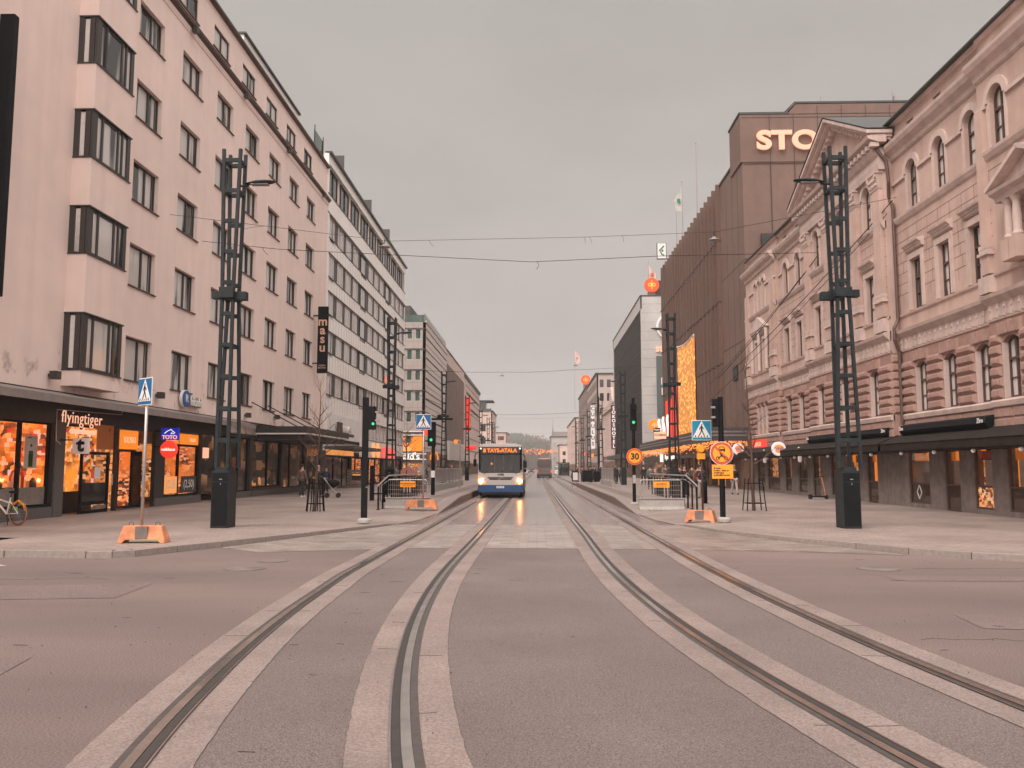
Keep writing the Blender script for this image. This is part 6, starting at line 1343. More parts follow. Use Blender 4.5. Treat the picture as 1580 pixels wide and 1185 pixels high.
# bus shelters
for i, (x, y, lab) in enumerate(((4.9,160,'dark glass bus shelter on the right platform far up the street'),(-5.2,104,'dark glass bus shelter on the left platform behind the bus'))):
    o = thing('bus_shelter', lab, 'bus shelter', (x,y,.33 if y < 88 else .13)); MB().box(-1.2,1.2,-3,3,2.35,2.5).build('roof', MT['black'], o); MB().box(1.1,1.14,-2.9,2.9,.1,2.3).box(-.9,1.1,-2.95,-2.92,.1,2.3).build('glass_wall', MT['glassd'], o); m = MB()
    for yy in (-2.9,0,2.9): m.box(1.1,1.18,yy-.04,yy+.04,0,2.35)
    m.build('posts', MT['black'], o); MB().box(.5,1.0,-2,2,.42,.48).build('bench', MT['frameb'], o)
# bicycle
def bicycle(loc, rz, label):
    o = thing('bicycle', label, 'bicycle', loc, rz)
    for x, nm in ((-.52,'rear_wheel'),(.52,'front_wheel')):
        m = MB(); m.tube([(x+.33*math.cos(a*math.pi/14), 0, .34+.33*math.sin(a*math.pi/14)) for a in range(29)], .022, 6, caps=False); w = m.build(nm, M_('tan_tyre', (.33,.13,.06), .7) if 'tan_tyre' not in bpy.data.materials else bpy.data.materials['tan_tyre'], o)
        m = MB(); m.tube([(x+.30*math.cos(a*math.pi/14), 0, .34+.30*math.sin(a*math.pi/14)) for a in range(29)], .01, 5, caps=False); m.build('rim', MT['black'], w); m = MB()
        for k in range(14): m.tube([(x,0,.34),(x+.3*math.cos(k*math.pi/7),0,.34+.3*math.sin(k*math.pi/7))], .002, 3)
        m.build('spokes', MT['galv'], w)
    f = MB(); f.tube([(-.52,.0,.34),(-.08,0,.32)], .014, 6).tube([(-.08,0,.32),(-.2,0,.78)], .02, 8).tube([(-.52,0,.34),(-.18,0,.68)], .013, 6).tube([(-.18,0,.62),(.34,0,.74)], .024, 8).tube([(-.08,0,.32),(.36,0,.66)], .028, 8).tube([(.32,0,.86),(.38,0,.6),(.52,0,.34)], .02, 8); f.build('frame', MT['signw'], o)
    MB().tube([(-.2,0,.76),(-.23,0,.9)], .013, 6).build('seat_post', MT['black'], o); MB().ball((-.26,0,.93), .12, 10, 1.2, .55, .3).build('saddle', MT['black'], o)
    MB().tube([(.32,0,.84),(.29,0,1.0)], .014, 6).tube([(.12,-.27,1.03),(.28,-.2,1.04),(.30,0,1.0),(.28,.2,1.04),(.12,.27,1.03)], .013, 6).build('handlebar', MT['black'], o)
    MB().prism([(-.80,.42),(-.75,.60),(-.52,.71),(-.3,.6),(-.32,.56),(-.52,.67),(-.72,.57)], -.03, .03, 'y').build('mudguard', MT['orange'], o)
    MB().box(-.46,-.1,-.03,-.02,.44,.52).build('frame_decal', MT['g_green'] if False else M_('decal_green', (.2,.45,.08), .5), o); MB().tube([(-.08,-.1,.32),(-.08,-.1,.18)], .01, 5).box(-.14,-.02,-.15,-.1,.15,.18).build('crank', MT['black'], o); MB().tube([(-.15,.05,.3),(-.3,.12,.01)], .01, 5).build('kickstand', MT['black'], o)
    return o
bicycle((-14.95,23.5,.13), R(160), 'white city bicycle parked at the left edge by the shop window')
# e-scooter
o = thing('electric_scooter', 'dark electric scooter with an orange stem standing by the stone pier on the right', 'scooter', (14.3,43.6,.13), R(15))
MB().box(-.42,.38,-.08,.08,.12,.17).build('deck', MT['black'], o, bevel=.02)
for x, nm in ((-.45,'rear_wheel'),(.48,'front_wheel')): MB().lathe([(.05,-.03),(.11,-.03),(.115,0),(.11,.03),(.05,.03)], (x,0,.115), 16, 'y').build(nm, MT['tyre'], o)
MB().tube([(.46,0,.14),(.42,0,.28),(.22,0,1.12)], .028, 8).build('stem', MT['orangec'], o); MB().tube([(.2,-.24,1.16),(.21,0,1.13),(.2,.24,1.16)], .018, 8).build('handlebar', MT['black'], o); MB().box(-.55,-.35,-.05,.05,.2,.24).build('mudguard', MT['black'], o)
# saplings with guards
def branch(mb, p, d, l, r_, dep, rg, up=.25):
    pts = [p]; q = Vector(p); dd = Vector(d).normalized(); n = 4
    for i in range(n):
        dd = (dd+Vector((rg.uniform(-.16,.16), rg.uniform(-.16,.16), rg.uniform(-.04,.12)*up*4))).normalized(); q = q+dd*l/n; pts.append(tuple(q))
    mb.tube(pts, [r_*(1-.6*i/n) for i in range(n+1)], 5)
    if dep:
        for i in range(1, n+1):
            for k in range(rg.choice((1,2)) if dep > 1 else 1):
                a = rg.uniform(0,6.28); side = Vector((math.cos(a), math.sin(a), .25)); nd = (dd*.9+side*.75).normalized(); branch(mb, pts[i], nd, l*rg.uniform(.4,.62), r_*(1-.6*i/n)*.55, dep-1, rg, up)
def sapling(loc, h, label, seed, guard=True, lean=(0,0), tr=.055, spread=1.0, br=14):
    o = thing('bare_sapling', label, 'tree', loc, 0, 'bare young trees'); rg = random.Random(seed); t = MB(); pts = []
    for i in range(9): z = h*.86*i/8; pts.append((lean[0]*i/8+rg.uniform(-.02,.02), lean[1]*i/8+rg.uniform(-.02,.02), z))
    t.tube(pts, [tr*(1-.72*i/8) for i in range(9)], 8); t.build('trunk', MT['frameb'], o)
    c = MB()
    for k in range(br):
        z = h*(.30+.5*k/br); i = min(int(z/(h*.86)*8), 7); p = pts[i]; a = k*2.4+rg.uniform(-.4,.4); l = spread*(.95-.5*k/br)*h*.22
        branch(c, (p[0],p[1],z), (math.cos(a), math.sin(a), .75), l, tr*.32, 2, rg)
    branch(c, pts[-1], (0,0,1), h*.2, tr*.3, 2, rg); c.build('crown', M_('twigs', (.10,.055,.042), .8) if 'twigs' not in bpy.data.materials else bpy.data.materials['twigs'], o)
    return o
def guard(loc, label, w0=.36, w1=.26, legs=4, rz=0):
    o = thing('tree_guard', label, 'tree guard', loc, rz, 'steel tree guards')
    for k in range(legs):
        a = math.pi/4+k*2*math.pi/legs; c, s_ = math.cos(a), math.sin(a); MB().bar((c*w0,s_*w0,0),(c*w1,s_*w1,1.2),.035,.035).build('leg', MT['black'], o)
    for z, w in ((.28,(w0*.8)),(1.02,w1*1.05)):
        m = MB(); P_ = [(w*math.cos(math.pi/4+k*2*math.pi/legs), w*math.sin(math.pi/4+k*2*math.pi/legs), z) for k in range(legs)]
        for k in range(legs): m.bar(P_[k], P_[(k+1) % legs], .045, .03)
        m.build('ring', MT['black'], o)
sapling((-8.2,31.3,.13), 4.6, 'bare young tree in a slatted guard on the left pavement', 3, lean=(.1,0), spread=1.15)
guard((-8.2,31.3,.13), 'round black slatted tree guard around the left sapling', .34, .24, 8)
sapling((8.17,32.2,.13), 5.6, 'bare dark young tree in an open guard on the right pavement', 8, lean=(-.15,0), spread=.75, tr=.07, br=10)
guard((8.17,32.2,.13), 'open black tree guard with four legs around the right sapling', .50, .36, 4)
sapling((-8.3,49.8+4,.13), 5.0, 'thin bare tree in front of the round lights on the left', 14, spread=1.1)
o = thing('barred_cage', 'black barred bicycle cage beside the thin tree on the left', 'cage', (-7.2,41.5,.13)); m = MB()
for k in range(6): m.box(-.8+k*.32-.02,-.8+k*.32+.02,-.02,.02,0,1.5)
m.box(-.82,.82,-.03,.03,.3,.36).box(-.82,.82,-.03,.03,1.2,1.26); m.build('bars', MT['black'], o); MB().box(-1.0,-.8,-.05,.05,0,1.7).build('end_post', MT['black'], o)
# lower trees at the street end
def far_tree(loc, h, label, seed, colr, w=.5):
    o = thing('distant_bare_tree', label, 'tree', loc, 0, 'bare trees at the street end'); rg = random.Random(seed); MB().tube([(0,0,0),(.2,0,h*.4),(0,.1,h*.7)], [.35,.25,.1], 7).build('trunk', MT['frameb'], o); c = MB()
    for k in range(int(900*w)):
        t = rg.random(); a = rg.uniform(0,6.28); rr = w*h*math.sqrt(rg.random())*(.35+.65*math.sin(math.pi*min(t*.9+.12,1))); p = Vector((rr*math.cos(a), rr*math.sin(a), h*(.25+.75*t))); d = Vector((p.x*.3, p.y*.3, 2)).normalized()*rg.uniform(.8,1.8)
        c.bar(p, p+d+Vector((rg.uniform(-.5,.5),rg.uniform(-.5,.5),0)), .10, .10)
    c.build('crown', M_(colr, {'tw_red':(.19,.115,.09),'tw_grey':(.12,.105,.09)}[colr], .9) if colr not in bpy.data.materials else bpy.data.materials[colr], o)
for i, (x, y, h, cl, w, lab) in enumerate(((1.5,560,22,'tw_red',.52,'reddish round bare tree at the street end above the coach'),(-9,600,19,'tw_grey',.5,'greyish bare tree left of the reddish one at the street end'),(-17,620,18,'tw_grey',.5,'greyish bare tree above the bus roof at the street end'),(8.5,640,17,'tw_red',.45,'smaller reddish bare tree right of the round one'),(-27,640,18,'tw_grey',.5,'leftmost greyish bare tree at the street end'))):
    far_tree((x,y,0), h, lab, i+20, cl, w)
struct(MB().box(-60, 60, 700, 704, 0, 17).build('distant_park_bank', M_('dark_bank', (.075,.062,.054), .95, .25, .1, bump=.4)), 'dark planted bank closing the street end', 'bank')

# ------------------------------------------------------------------ wires
def wire(pts, r_, label, name='overhead_wire', sag=0, seed=0, deco=False, grp='wires spanning the street'):
    o = thing(name, label, 'wire', pts[0], 0, grp); a = Vector(pts[0]); rg = random.Random(seed); P_ = []
    for i in range(len(pts)-1):
        p, q = Vector(pts[i])-a, Vector(pts[i+1])-a; n = 24
        for k in range(n+1):
            t = k/n; v = p.lerp(q, t); v.z -= sag*4*t*(1-t); v.z += rg.uniform(-.004,.004); P_.append(v)
    MB().tube(P_, r_, 5).build('wire', MT['black'], o)
    if deco:
        for k in range(5):
            t = rg.randrange(5, len(P_)-5); v = P_[t]; MB().tube([v, v+Vector((.1,0,-.18)), v+Vector((rg.uniform(-.1,.3),0,-.35))], r_*.8, 4).build('loose_end', MT['black'], o)
        m = MB(); t = rg.randrange(6, len(P_)-12); m.tube([P_[t], P_[t+1]+Vector((0,0,-.25)), P_[t+2]+Vector((0,0,-.1)), P_[t+3]], r_*.8, 4); m.build('loose_end', MT['black'], o)
    return o
wire([(-15.78,35.0,12.6),(-8.1,45,14.1),(2.6,45,14.23),(9.7,45,14.46),(15.1,34.8,13.0)], .010, 'upper thin wire crossing the street from the pink block to the ornate house', seed=1, deco=True)
wire([(-15.78,38.6,12.4),(-11.3,36,11.3),(-.2,36,10.65),(5.4,36,10.87),(15.1,44.5,13.15)], .012, 'lower twisted wire crossing the street with loose ends, below the thin wire', seed=2, deco=True)
wire([(-15.78,108,14.3),(-4,110,14.2),(4,110,14.45),(15.1,125,16.8)], .02, 'mid distance wire crossing the street at the level of the grey block', seed=3, sag=.12)
wire([(-15.5,172,12.6),(0,172,12.5),(15.2,172,13.4)], .025, 'far wire crossing the street above the hanging strings', seed=4, sag=.1)
for i, (a, b_, r_) in enumerate((((15.1,35.2,13.0),(13.5,58,8.4),.02),((15.1,44.5,13.1),(13.3,62,8.2),.022),((15.1,45.0,13.0),(13.5,66,8.2),.016),((15.1,35.8,8.0+4.6),(12.6,62,6.5),.014))):
    wire([a, b_], r_, ['black cable running down from the ornate house cornice, uppermost','black cable running down from behind the right pylon, thickest','thin cable beside the thickest one behind the right pylon','lowest slanting cable in front of the ornate house'][i], 'slanting_cable', seed=20+i, sag=.25)
wire([(-15.4,101,11),(-8.6,78.2,7.4)], .025, 'cable slanting down to the third left pylon', 'slanting_cable', seed=30)
for i, (x, y, z, lab) in enumerate(((-8.3,45,13.75,'small pendant lamp over the left footway near the white block roof'),(9.65,45,14.0,'small pendant lamp in front of the brown store ribs'),(5.5,118,16.0,'pendant lamp on the mid distance wire right'),(-4.5,110,13.7,'pendant lamp on the mid distance wire left of centre'))):
    o = thing('pendant_lamp', lab, 'lamp', (x,y,z), 0, 'pendant lamps on the wires'); MB().lathe([(.04,.22),(.12,.12),(.30,.04),(.33,0),(.1,-.06)], n=14).build('shade', MT['metalg'], o, smooth=True); MB().tube([(0,0,.2),(0,0,.45)], .02, 5).build('hook', MT['black'], o)
# curtains of hanging light strings far away
for i, (y, z0, dz, lab) in enumerate(((182,12.4,2.8,'nearer row of thin hanging light strings across the far street'),(250,11.9,3.0,'farther row of thin hanging light strings low over the ridge'))):
    o = thing('hanging_light_strings', lab, 'light strings', (0,y,z0)); m = MB(); m.tube([(-13,0,0),(0,0,-.15),(15,0,.3)], .02, 4); rg = random.Random(i)
    m.build('carrier_wire', MT['seam'], o); m = MB()
    for k in range(54): x = -12.5+.5*k; l = dz*rg.uniform(.75,1.05); m.tube([(x,0,-.1),(x,0,-l)], .018, 4)
    m.build('strings', MT['pink2'], o)
o = thing('light_garland', 'warm glowing garland hung across the street far beyond the bus', 'light garland', (-4,330,8.6)); m = MB(); rg = random.Random(3)
for k in range(90): x = rg.uniform(-6,12); m.ball((x, 0, rg.uniform(-1.2,1.0)*(1 if x < 6 else .5)-.6), .22, 6)
m.build('bulbs', glow('garland', (1,.30,.12), .5), o); MB().tube([(-9,0,.6),(1,0,-.2),(14,0,.8)], .05, 4).build('carrier_wire', MT['seam'], o)
# ================================================================== VEHICLES
o = thing('city_bus', 'white and blue city bus with an orange lit destination display, coming towards the camera', 'bus', (-2.07,48.3,.0))
bw_, L_ = 1.275, 12.0
WHT = M_('bus_white', (.46,.42,.40), .35, .04, 2, coat=.3); BLU = M_('bus_blue', (.010,.055,.16), .4, .12, 2, coat=.3)
mb = MB(); mb.mi = 0
# body shell: side walls and roof leaving the front open for the windscreen
mb.prism([(-bw_,.33),(-bw_,2.86),(-bw_+.10,3.02),(bw_-.10,3.02),(bw_,2.86),(bw_,.33)], .32, L_, 'y')
mb.prism([(-bw_+.02,2.90),(-bw_+.12,3.03),(bw_-.12,3.03),(bw_-.02,2.90)], -.02, .32, 'y'); mb.prism([(-1.0,3.03),(-.9,3.11),(.9,3.11),(1.0,3.03)], .25, L_-.5, 'y')
mb.box(-bw_,-bw_+.06,.0,.32,.75,2.9); mb.box(bw_-.06,bw_,.0,.32,.75,2.9)
body = mb.build('body', WHT, o, bevel=.02)
f = MB(); zc = 1.44
f.prism([(-bw_,.74),(-bw_,1.50),(-1.05,1.42),(1.05,1.42),(bw_,1.50),(bw_,.74)], -.05, .3, 'y'); f.build('front_panel', WHT, o, bevel=.02)
f = MB(); f.prism([(-bw_+.0,.74),(bw_,.74),(bw_,.40),(bw_-.1,.33),(-bw_+.1,.33),(-bw_,.40)], -.09, .32, 'y'); f.box(-.62,.62,-.105,-.09,.39,.43); bl = f.build('bumper', BLU, o, bevel=.02)
MB().box(-bw_-.006,bw_+.006,.34,L_,.33,.95).build('blue_skirt', BLU, o)
MB().box(-1.1,1.1,.5,.6,.12,.33).box(-1.1,1.1,.0,.3,.22,.34).build('underside', MT['soot'], o)
d = MB(); d.box(-1.13,1.13,.28,.30,1.5,2.9); d.box(-1.14,1.14,.05,.28,1.42,1.6); d.build('cab_interior', MT['ink'], o)
ws = MB(); ws.prism([(-1.24,1.62),(-1.10,1.45),(1.10,1.45),(1.24,1.62),(1.24,2.90),(-1.24,2.90)], -.03, -.022, 'y'); ws.build('windscreen', MT['pane'], o)
w2 = MB(); w2.box(-1.24,-1.12,-.035,.1,1.6,2.9).box(1.12,1.24,-.035,.1,1.6,2.9).box(-1.12,1.12,-.036,.0,2.47,2.53); w2.build('windscreen_frame', MT['black'], o)
dp = MB().box(-1.12,1.12,.02,.06,2.53,2.90).build('destination_display', MT['soot'], o); text('8 TAYS-ATALA', .30, glow('display_orange', (1,.23,.01), .62), dp, (-.02,-.0,2.70), ext=.004, sx=.98, bold=.012)
MB().lathe([(.055,-.045),(.055,-.03)], (-1.12,0,2.82), 14, 'y').lathe([(.055,-.045),(.055,-.03)], (1.12,0,2.82), 14, 'y').build('marker_lamps', MT['g_white'], o)
for s in (-1, 1):
    h = MB().lathe([(.085,-.10),(.10,-.085),(.10,-.05)], (s*1.10,0,1.0), 18, 'y').build('headlight', glow('headlamp', (1,.42,.15), 34.0) if 'headlamp' not in bpy.data.materials else bpy.data.materials['headlamp'], o)
    MB().lathe([(.05,-.10),(.06,-.06)], (s*.97,0,.88), 14, 'y').prism([(s*1.27,.80),(s*1.27,1.25),(s*1.2,1.25),(s*.85,.86),(s*.85,.80)], -.06, -.052, 'y').build('indicator_and_halo', glow('lamp_amber', (1,.18,.03), 1.2) if 'lamp_amber' not in bpy.data.materials else bpy.data.materials['lamp_amber'], h)  # amber surround enlarged to imitate the headlight halo and tint its road reflection
    l = bpy.data.lights.new('headlight_beam', 'SPOT'); l.energy = 5000; l.color = (1,.32,.09); l.spot_size = R(70); l.spot_blend = .8; l.shadow_soft_size = .09; lo = bpy.data.objects.new('headlight_beam', l); C.objects.link(lo); lo.parent = o; lo.location = (s*1.10,-.16,1.0); lo.rotation_euler = (R(78),0,0)
g = MB().prism([(-.75,1.20),(-.60,1.04),(.60,1.04),(.75,1.20)], -.062, -.05, 'y').build('grille', MT['soot'], o); MB().box(-.7,.7,-.07,-.062,1.13,1.15).bar((-.12,-.068,1.05),(.12,-.068,1.19),.025,.006,up=(0,1,0)).build('chrome_strip', MT['galv'], g)
text('NYSSE', .13, MT['ink'], o, (.02,-.055,1.33), ext=.003, bold=.008)
p = MB().box(-.22,.22,-.10,-.092,.57,.69).build('number_plate', MT['signw'], bl); text('CMM-481', .09, MT['ink'], p, (0,-.102,.63), ext=.002)
for s in (-1, 1): MB().bar((s*.95,-.07,1.36),(s*.70,-.06,1.55),.03,.02,up=(0,1,0)).build('wiper', MT['black'], o)
m = MB().tube([(bw_,.0,2.5),(bw_+.12,-.15,2.4),(bw_+.14,-.15,2.1)], .025, 6).box(bw_+.04,bw_+.24,-.22,-.12,1.72,2.1).box(bw_+.05,bw_+.22,-.2,-.12,1.48,1.66); m.build('mirror', MT['black'], o)
m = MB().tube([(-bw_,.0,2.6),(-bw_-.16,-.1,2.5),(-bw_-.18,-.1,2.2)], .025, 6).box(-bw_-.26,-bw_-.08,-.16,-.08,1.8,2.2); m.build('mirror', MT['black'], o)
for s in (-1, 1):
    w = MB()
    for k in range(7): w.box(s*(bw_+.002), s*(bw_+.012), .9+1.55*k, 2.3+1.55*k, 1.45, 2.55)
    w.build('side_windows', MT['glassd'], o)
    for y in (2.3, 8.6):
        t = MB().lathe([(.30,-.14),(.46,-.14),(.48,0),(.46,.14),(.30,.14)], (s*(bw_-.12),y,.48), 22, 'x').build('wheel', MT['tyre'], o); MB().lathe([(.29,-.15),(.1,-.10),(.1,.10),(.29,.15)], (s*(bw_-.12),y,.48), 16, 'x').build('rim', MT['galv'], t)
m = MB()
for x in (-.35,.15,.6): m.tube([(x,.2,1.5),(x,.2,2.45)], .018, 6)
m.build('grab_poles', MT['metalg'], o); MB().ball((-.5,.12,1.95), .07, 8).build('reflected_city_light', MT['g_or'], o)  # orange ball stands in for a city light reflected in the windscreen
# coach going away
o = thing('coach', 'dark grey coach with red tail lights driving away up the street', 'bus', (1.28,140,0)); w = 1.22
MB().prism([(-w,.45),(-w,2.9),(-w+.25,3.15),(w-.25,3.15),(w,2.9),(w,.45)], 0, 12, 'y').build('body', M_('coach_grey', (.15,.12,.11), .4, .05, 2), o, bevel=.04)
MB().prism([(-w+.1,1.9),(-w+.1,2.75),(-w+.3,2.95),(w-.3,2.95),(w-.1,2.75),(w-.1,1.9)], -.03, .0, 'y').build('rear_window', M_('coach_glass', (.09,.075,.068), .15), o); MB().box(-w+.02,w-.02,-.02,.2,.2,.62).box(-w,-w+.4,.5,2.0,.0,.6).box(w-.4,w,.5,2.0,.0,.6).build('lower_bumper', MT['soot'], o)
MB().box(-w+.3,w-.3,0,11.5,3.15,3.25).build('roof', MT['white'], o); MB().box(-.9,.9,-.02,0,1.74,1.80).box(-.9,.9,-.02,0,1.1,1.14).build('engine_cover_lines', MT['soot'], o)
for s in (-1, 1):
    MB().box(s*(w-.22),s*(w-.02),-.03,.0,.85,1.35).build('tail_light', MT['g_red'], o); MB().ball((s*(w-.12),-.05,1.0), .10, 8).build('brake_lamp', MT['g_or'], o); MB().ball((s*(w-.3),-.03,2.98), .05, 6).build('marker_lamp', MT['g_red'], o)
MB().box(-.3,.3,-.05,-.02,2.97,3.05).build('third_light', MT['g_red'], o)
# cars
def car(loc, rz, label, colr, van=False, lit='g_white'):
    o = thing('parked_car' if lit is None else 'moving_car', label, 'van' if van else 'car', loc, rz, 'cars far up the street'); hw = .88
    if van: prof = [(-2.4,.3),(-2.4,1.0),(-2.0,1.15),(-1.55,1.95),(2.3,2.0),(2.4,1.2),(2.4,.3)]
    else: prof = [(-2.2,.3),(-2.22,.65),(-2.0,.82),(-1.1,.92),(-.55,1.38),(.75,1.42),(1.55,.98),(2.15,.9),(2.2,.3)]
    mb = MB(); mb.prism([(a, b_) for a, b_ in prof], -hw, hw, 'x'); mb.v = [(x*(1-.12*max(0,(z-.9))/.5), y, z) for x, y, z in mb.v]; mb.build('body', colr, o, bevel=.05)
    g = MB()
    if van: g.add([(-hw+.1,-1.98,1.2),(hw-.1,-1.98,1.2),(hw-.15,-1.62,1.86),(-hw+.15,-1.62,1.86)], [(0,1,2,3)]); g.v = [(x,y-.04,z) for x,y,z in g.v]; g.box(-.6,.6,2.38,2.41,1.25,1.8)
    else: g.add([(-hw+.12,-1.08,.94),(hw-.12,-1.08,.94),(hw-.2,-.58,1.36),(-hw+.2,-.58,1.36)], [(0,1,2,3)]); g.v = [(x,y-.03,z+.02) for x,y,z in g.v]; g.box(-.6,.6,1.0,1.3,1.1,1.30)
    g.box(-hw-.01,hw+.01,-.5,.9,1.0 if not van else 1.2,1.3 if not van else 1.75); g.build('windows', MT['glassd'], o)
    for s in (-1, 1):
        for y in (-1.4,1.4): MB().lathe([(.18,-.1),(.32,-.1),(.32,.1),(.18,.1)], (s*(hw-.1),y,.32), 14, 'x').build('wheel', MT['tyre'], o)
        MB().box(s*.80,s*.55,-2.26 if not van else -2.44,-2.18 if not van else -2.38,.58,.76).build('headlight', MT['g_white'] if lit else MT['signw'], o); MB().box(s*.82,s*.6,2.17 if not van else 2.38,2.24 if not van else 2.44,.6,.85).build('tail_light', MT['g_red'] if lit else MT['red'], o)
PW = M_('car_white', (.55,.52,.50), .35); PD = M_('car_dark', (.03,.035,.04), .35); PR = M_('car_red', (.30,.04,.03), .35)
car((-3.0,195,0), 0, 'white car with lit headlights approaching right of the bus, nearest of the far traffic', PW)
car((-1.6,260,0), 0, 'dark car with lit headlights approaching, far behind the white one', PD)
car((4.8,185,0), 0, 'white van standing right of the coach', PW, True)
car((2.2,240,0), 0, 'red car hidden mostly behind the coach', PR)
car((6.8,215,.1), 0, 'dark car parked on the right beyond the white van', PD, False, None)

# ================================================================== PEOPLE
PM = {}
def pm(n, c): 
    if n not in PM: PM[n] = M_(n, c, .85, .12, 12)
    return PM[n]
def skin(name, verts, edges, rads, mat, parent, root=0, sub=1):
    me = bpy.data.meshes.new(name); me.from_pydata(verts, edges, []); me.materials.append(mat); o = bpy.data.objects.new(name, me); C.objects.link(o)
    if parent is not None: o.parent = parent
    m = o.modifiers.new('skin', 'SKIN'); m.use_smooth_shade = True; m.use_x_symmetry = False
    for i, r_ in enumerate(rads):
        sv = me.skin_vertices[0].data[i]; rr = r_ if isinstance(r_, tuple) else (r_, r_); sv.radius = rr; sv.use_root = (i == root)
    s = o.modifiers.new('sub', 'SUBSURF'); s.levels = sub; s.render_levels = sub
    return o
def person(loc, rz, label, jacket, trousers, stride=.18, arms='hang', hair=(.03,.02,.016), h=1.75, hood=False, seated=False, shoes=(.02,.02,.02)):
    o = thing('person', label, 'person', loc, rz); k = h/1.75; st = stride
    V = [(0,0,.95),(0,.0,1.15),(0,.01,1.36),(0,0,1.47),(0,-.01,1.53),(0,-.02,1.60),(0,-.015,1.68)]; Ed = [(0,1),(1,2),(2,3),(3,4),(4,5),(5,6)]; Rd = [(.13,.10),(.125,.10),(.15,.10),(.07,.07),(.052,.052),(.080,.092),(.076,.088)]
    def add(v, frm, r_): V.append(v); Rd.append(r_); Ed.append((frm, len(V)-1)); return len(V)-1
    legs = {}
    for s in (-1, 1):
        dy = st*s
        if seated: hip = add((s*.09,0,.50+.0), 0, .085); kn = add((s*.11,-.42,.50), hip, .062); an = add((s*.11,-.40,.10), kn, .040); toe = add((s*.11,-.56,.045), an, .038); J = [(s*.09,0,.50),(s*.11,-.42,.50),(s*.11,-.40,.12)]
        else: hip = add((s*.09,0,.90), 0, .085); kn = add((s*.10,-dy*.55-.02,.50), hip, .060); an = add((s*.10,-dy+ (.04 if dy < 0 else 0),.09), kn, .038); toe = add((s*.11,-dy-.15,.04), an, .036); J = [(s*.09,0,.90),(s*.10,-dy*.55-.02,.50),(s*.10,-dy+(.04 if dy < 0 else 0),.11)]
        legs[s] = (J, (V[an], V[toe]))
    A_ = {}
    for s in (-1, 1):
        sh = add((s*.18,0,1.40), 2, .060)
        if arms == 'hang': el, wr, dv = (s*.235,.03+st*s*.25,1.13), (s*.25,-.03+st*s*.5,.88), Vector((0,-.1,-1))
        elif arms == 'front': el, wr, dv = (s*.22,-.06,1.15), (s*.17,-.32,1.06), Vector((0,-1,-.1))
        else: el, wr, dv = (s*.21,-.02,1.14), (s*.10,-.20,1.20), Vector((-s*.3,-.5,.7))
        e_ = add(el, sh, .045); w_ = add(wr, e_, .028); A_[s] = [(s*.18,0,1.40), el, wr]
        dv = dv.normalized(); side = Vector((0,1,0)) if abs(dv.y) < .7 else Vector((1,0,0)); pa = add(tuple(Vector(wr)+dv*.075), w_, (.034,.018))
        for f_ in range(4):
            off = side*(-.027+.018*f_); l = (.070,.080,.075,.058)[f_]; b1 = Vector(wr)+dv*.10+off; m1 = add(tuple(b1), pa, .0095); m2 = add(tuple(b1+dv*l*.55), m1, .0085); add(tuple(b1+dv*l+Vector((-s*.018,0,0))), m2, .007)
        t1 = add(tuple(Vector(wr)+dv*.04+side*-.04), w_, .011); add(tuple(Vector(wr)+dv*.085+side*-.055), t1, .009)
    if seated:
        V = [(x, y, z-.45) if i < 7 or z > .8 else (x, y, z) for i, (x, y, z) in enumerate(V)]; A_ = {s: [(x, y, z-.45) for x, y, z in A_[s]] for s in A_}
    sc_ = lambda L1: [(x*k, y*k, z*k) for x, y, z in L1]
    skin('body', sc_(V), Ed, Rd, MT['skin'], o)
    dz = -.45 if seated else 0
    JV = [(0,.01,.86+dz),(0,0,1.0+dz),(0,0,1.18+dz),(0,.0,1.38+dz),(0,0,1.47+dz)]; JE = [(0,1),(1,2),(2,3),(3,4)]; JR = [(.17,.135),(.165,.13),(.165,.13),(.185,.13),(.085,.085)]
    if hood: JV.append((0,.01,1.60+dz)); JE.append((4,5)); JR[4] = (.09,.09); JR.append((.105,.115))
    for s in (-1, 1):
        a = A_[s]; n = len(JV); JV += [a[0], a[1], a[2]]; JE += [(3,n),(n,n+1),(n+1,n+2)]; JR += [.080,.066,.050]
    skin('jacket', sc_(JV), JE, JR, jacket, o, root=1)
    TV = [(0,0,.95+dz)]; TE = []; TR = [(.155,.12)]
    for s in (-1, 1):
        J = legs[s][0]; n = len(TV); TV += J; TE += [(0,n),(n,n+1),(n+1,n+2)]; TR += [.105,.075,.058]
    skin('trousers', sc_(TV), TE, TR, trousers, o)
    sh_ = MB()
    for s in (-1, 1):
        an, toe = legs[s][1]; sh_.ball((toe[0]*k, (toe[1]+.05)*k, .05), .055, 8, .9, 2.3, .95)
    sh_.build('shoes', pm('shoe%d' % int(shoes[0]*100), shoes), o, smooth=True)
    hz = 1.66+dz
    if not hood: MB().ball((0,.015*k,(hz+.025)*k), .098*k, 12, .95, 1.08, 1.0).build('hair', pm('hair%d' % int(hair[0]*100), hair), o, smooth=True)
    f = MB(); f.ball((0,-.118*k,(hz-.055)*k), .016, 6, .8, 1, 1.4)
    f.build('nose', MT['skin'], o, smooth=True)
    e_ = MB()
    for s in (-1, 1): e_.ball((s*.033*k,-.100*k,(hz-.03)*k), .011, 6)
    e_.build('eyes', MT['ink'], o); MB().ball((0,-.103*k,(hz-.10)*k), .02, 6, 1.1, .4, .3).build('mouth', MT['red'], o)
    return o
brn = pm('brown_jacket', (.135,.09,.065)); blk = pm('black_coat', (.018,.018,.020)); dk = pm('dark_trousers', (.022,.020,.022)); gry = pm('grey_coat', (.12,.11,.11)); rd = pm('rust_coat', (.22,.06,.04)); lt = pm('pale_trousers', (.38,.33,.30)); nv = pm('navy_coat', (.02,.028,.05)); grn = pm('olive_coat', (.07,.07,.045))
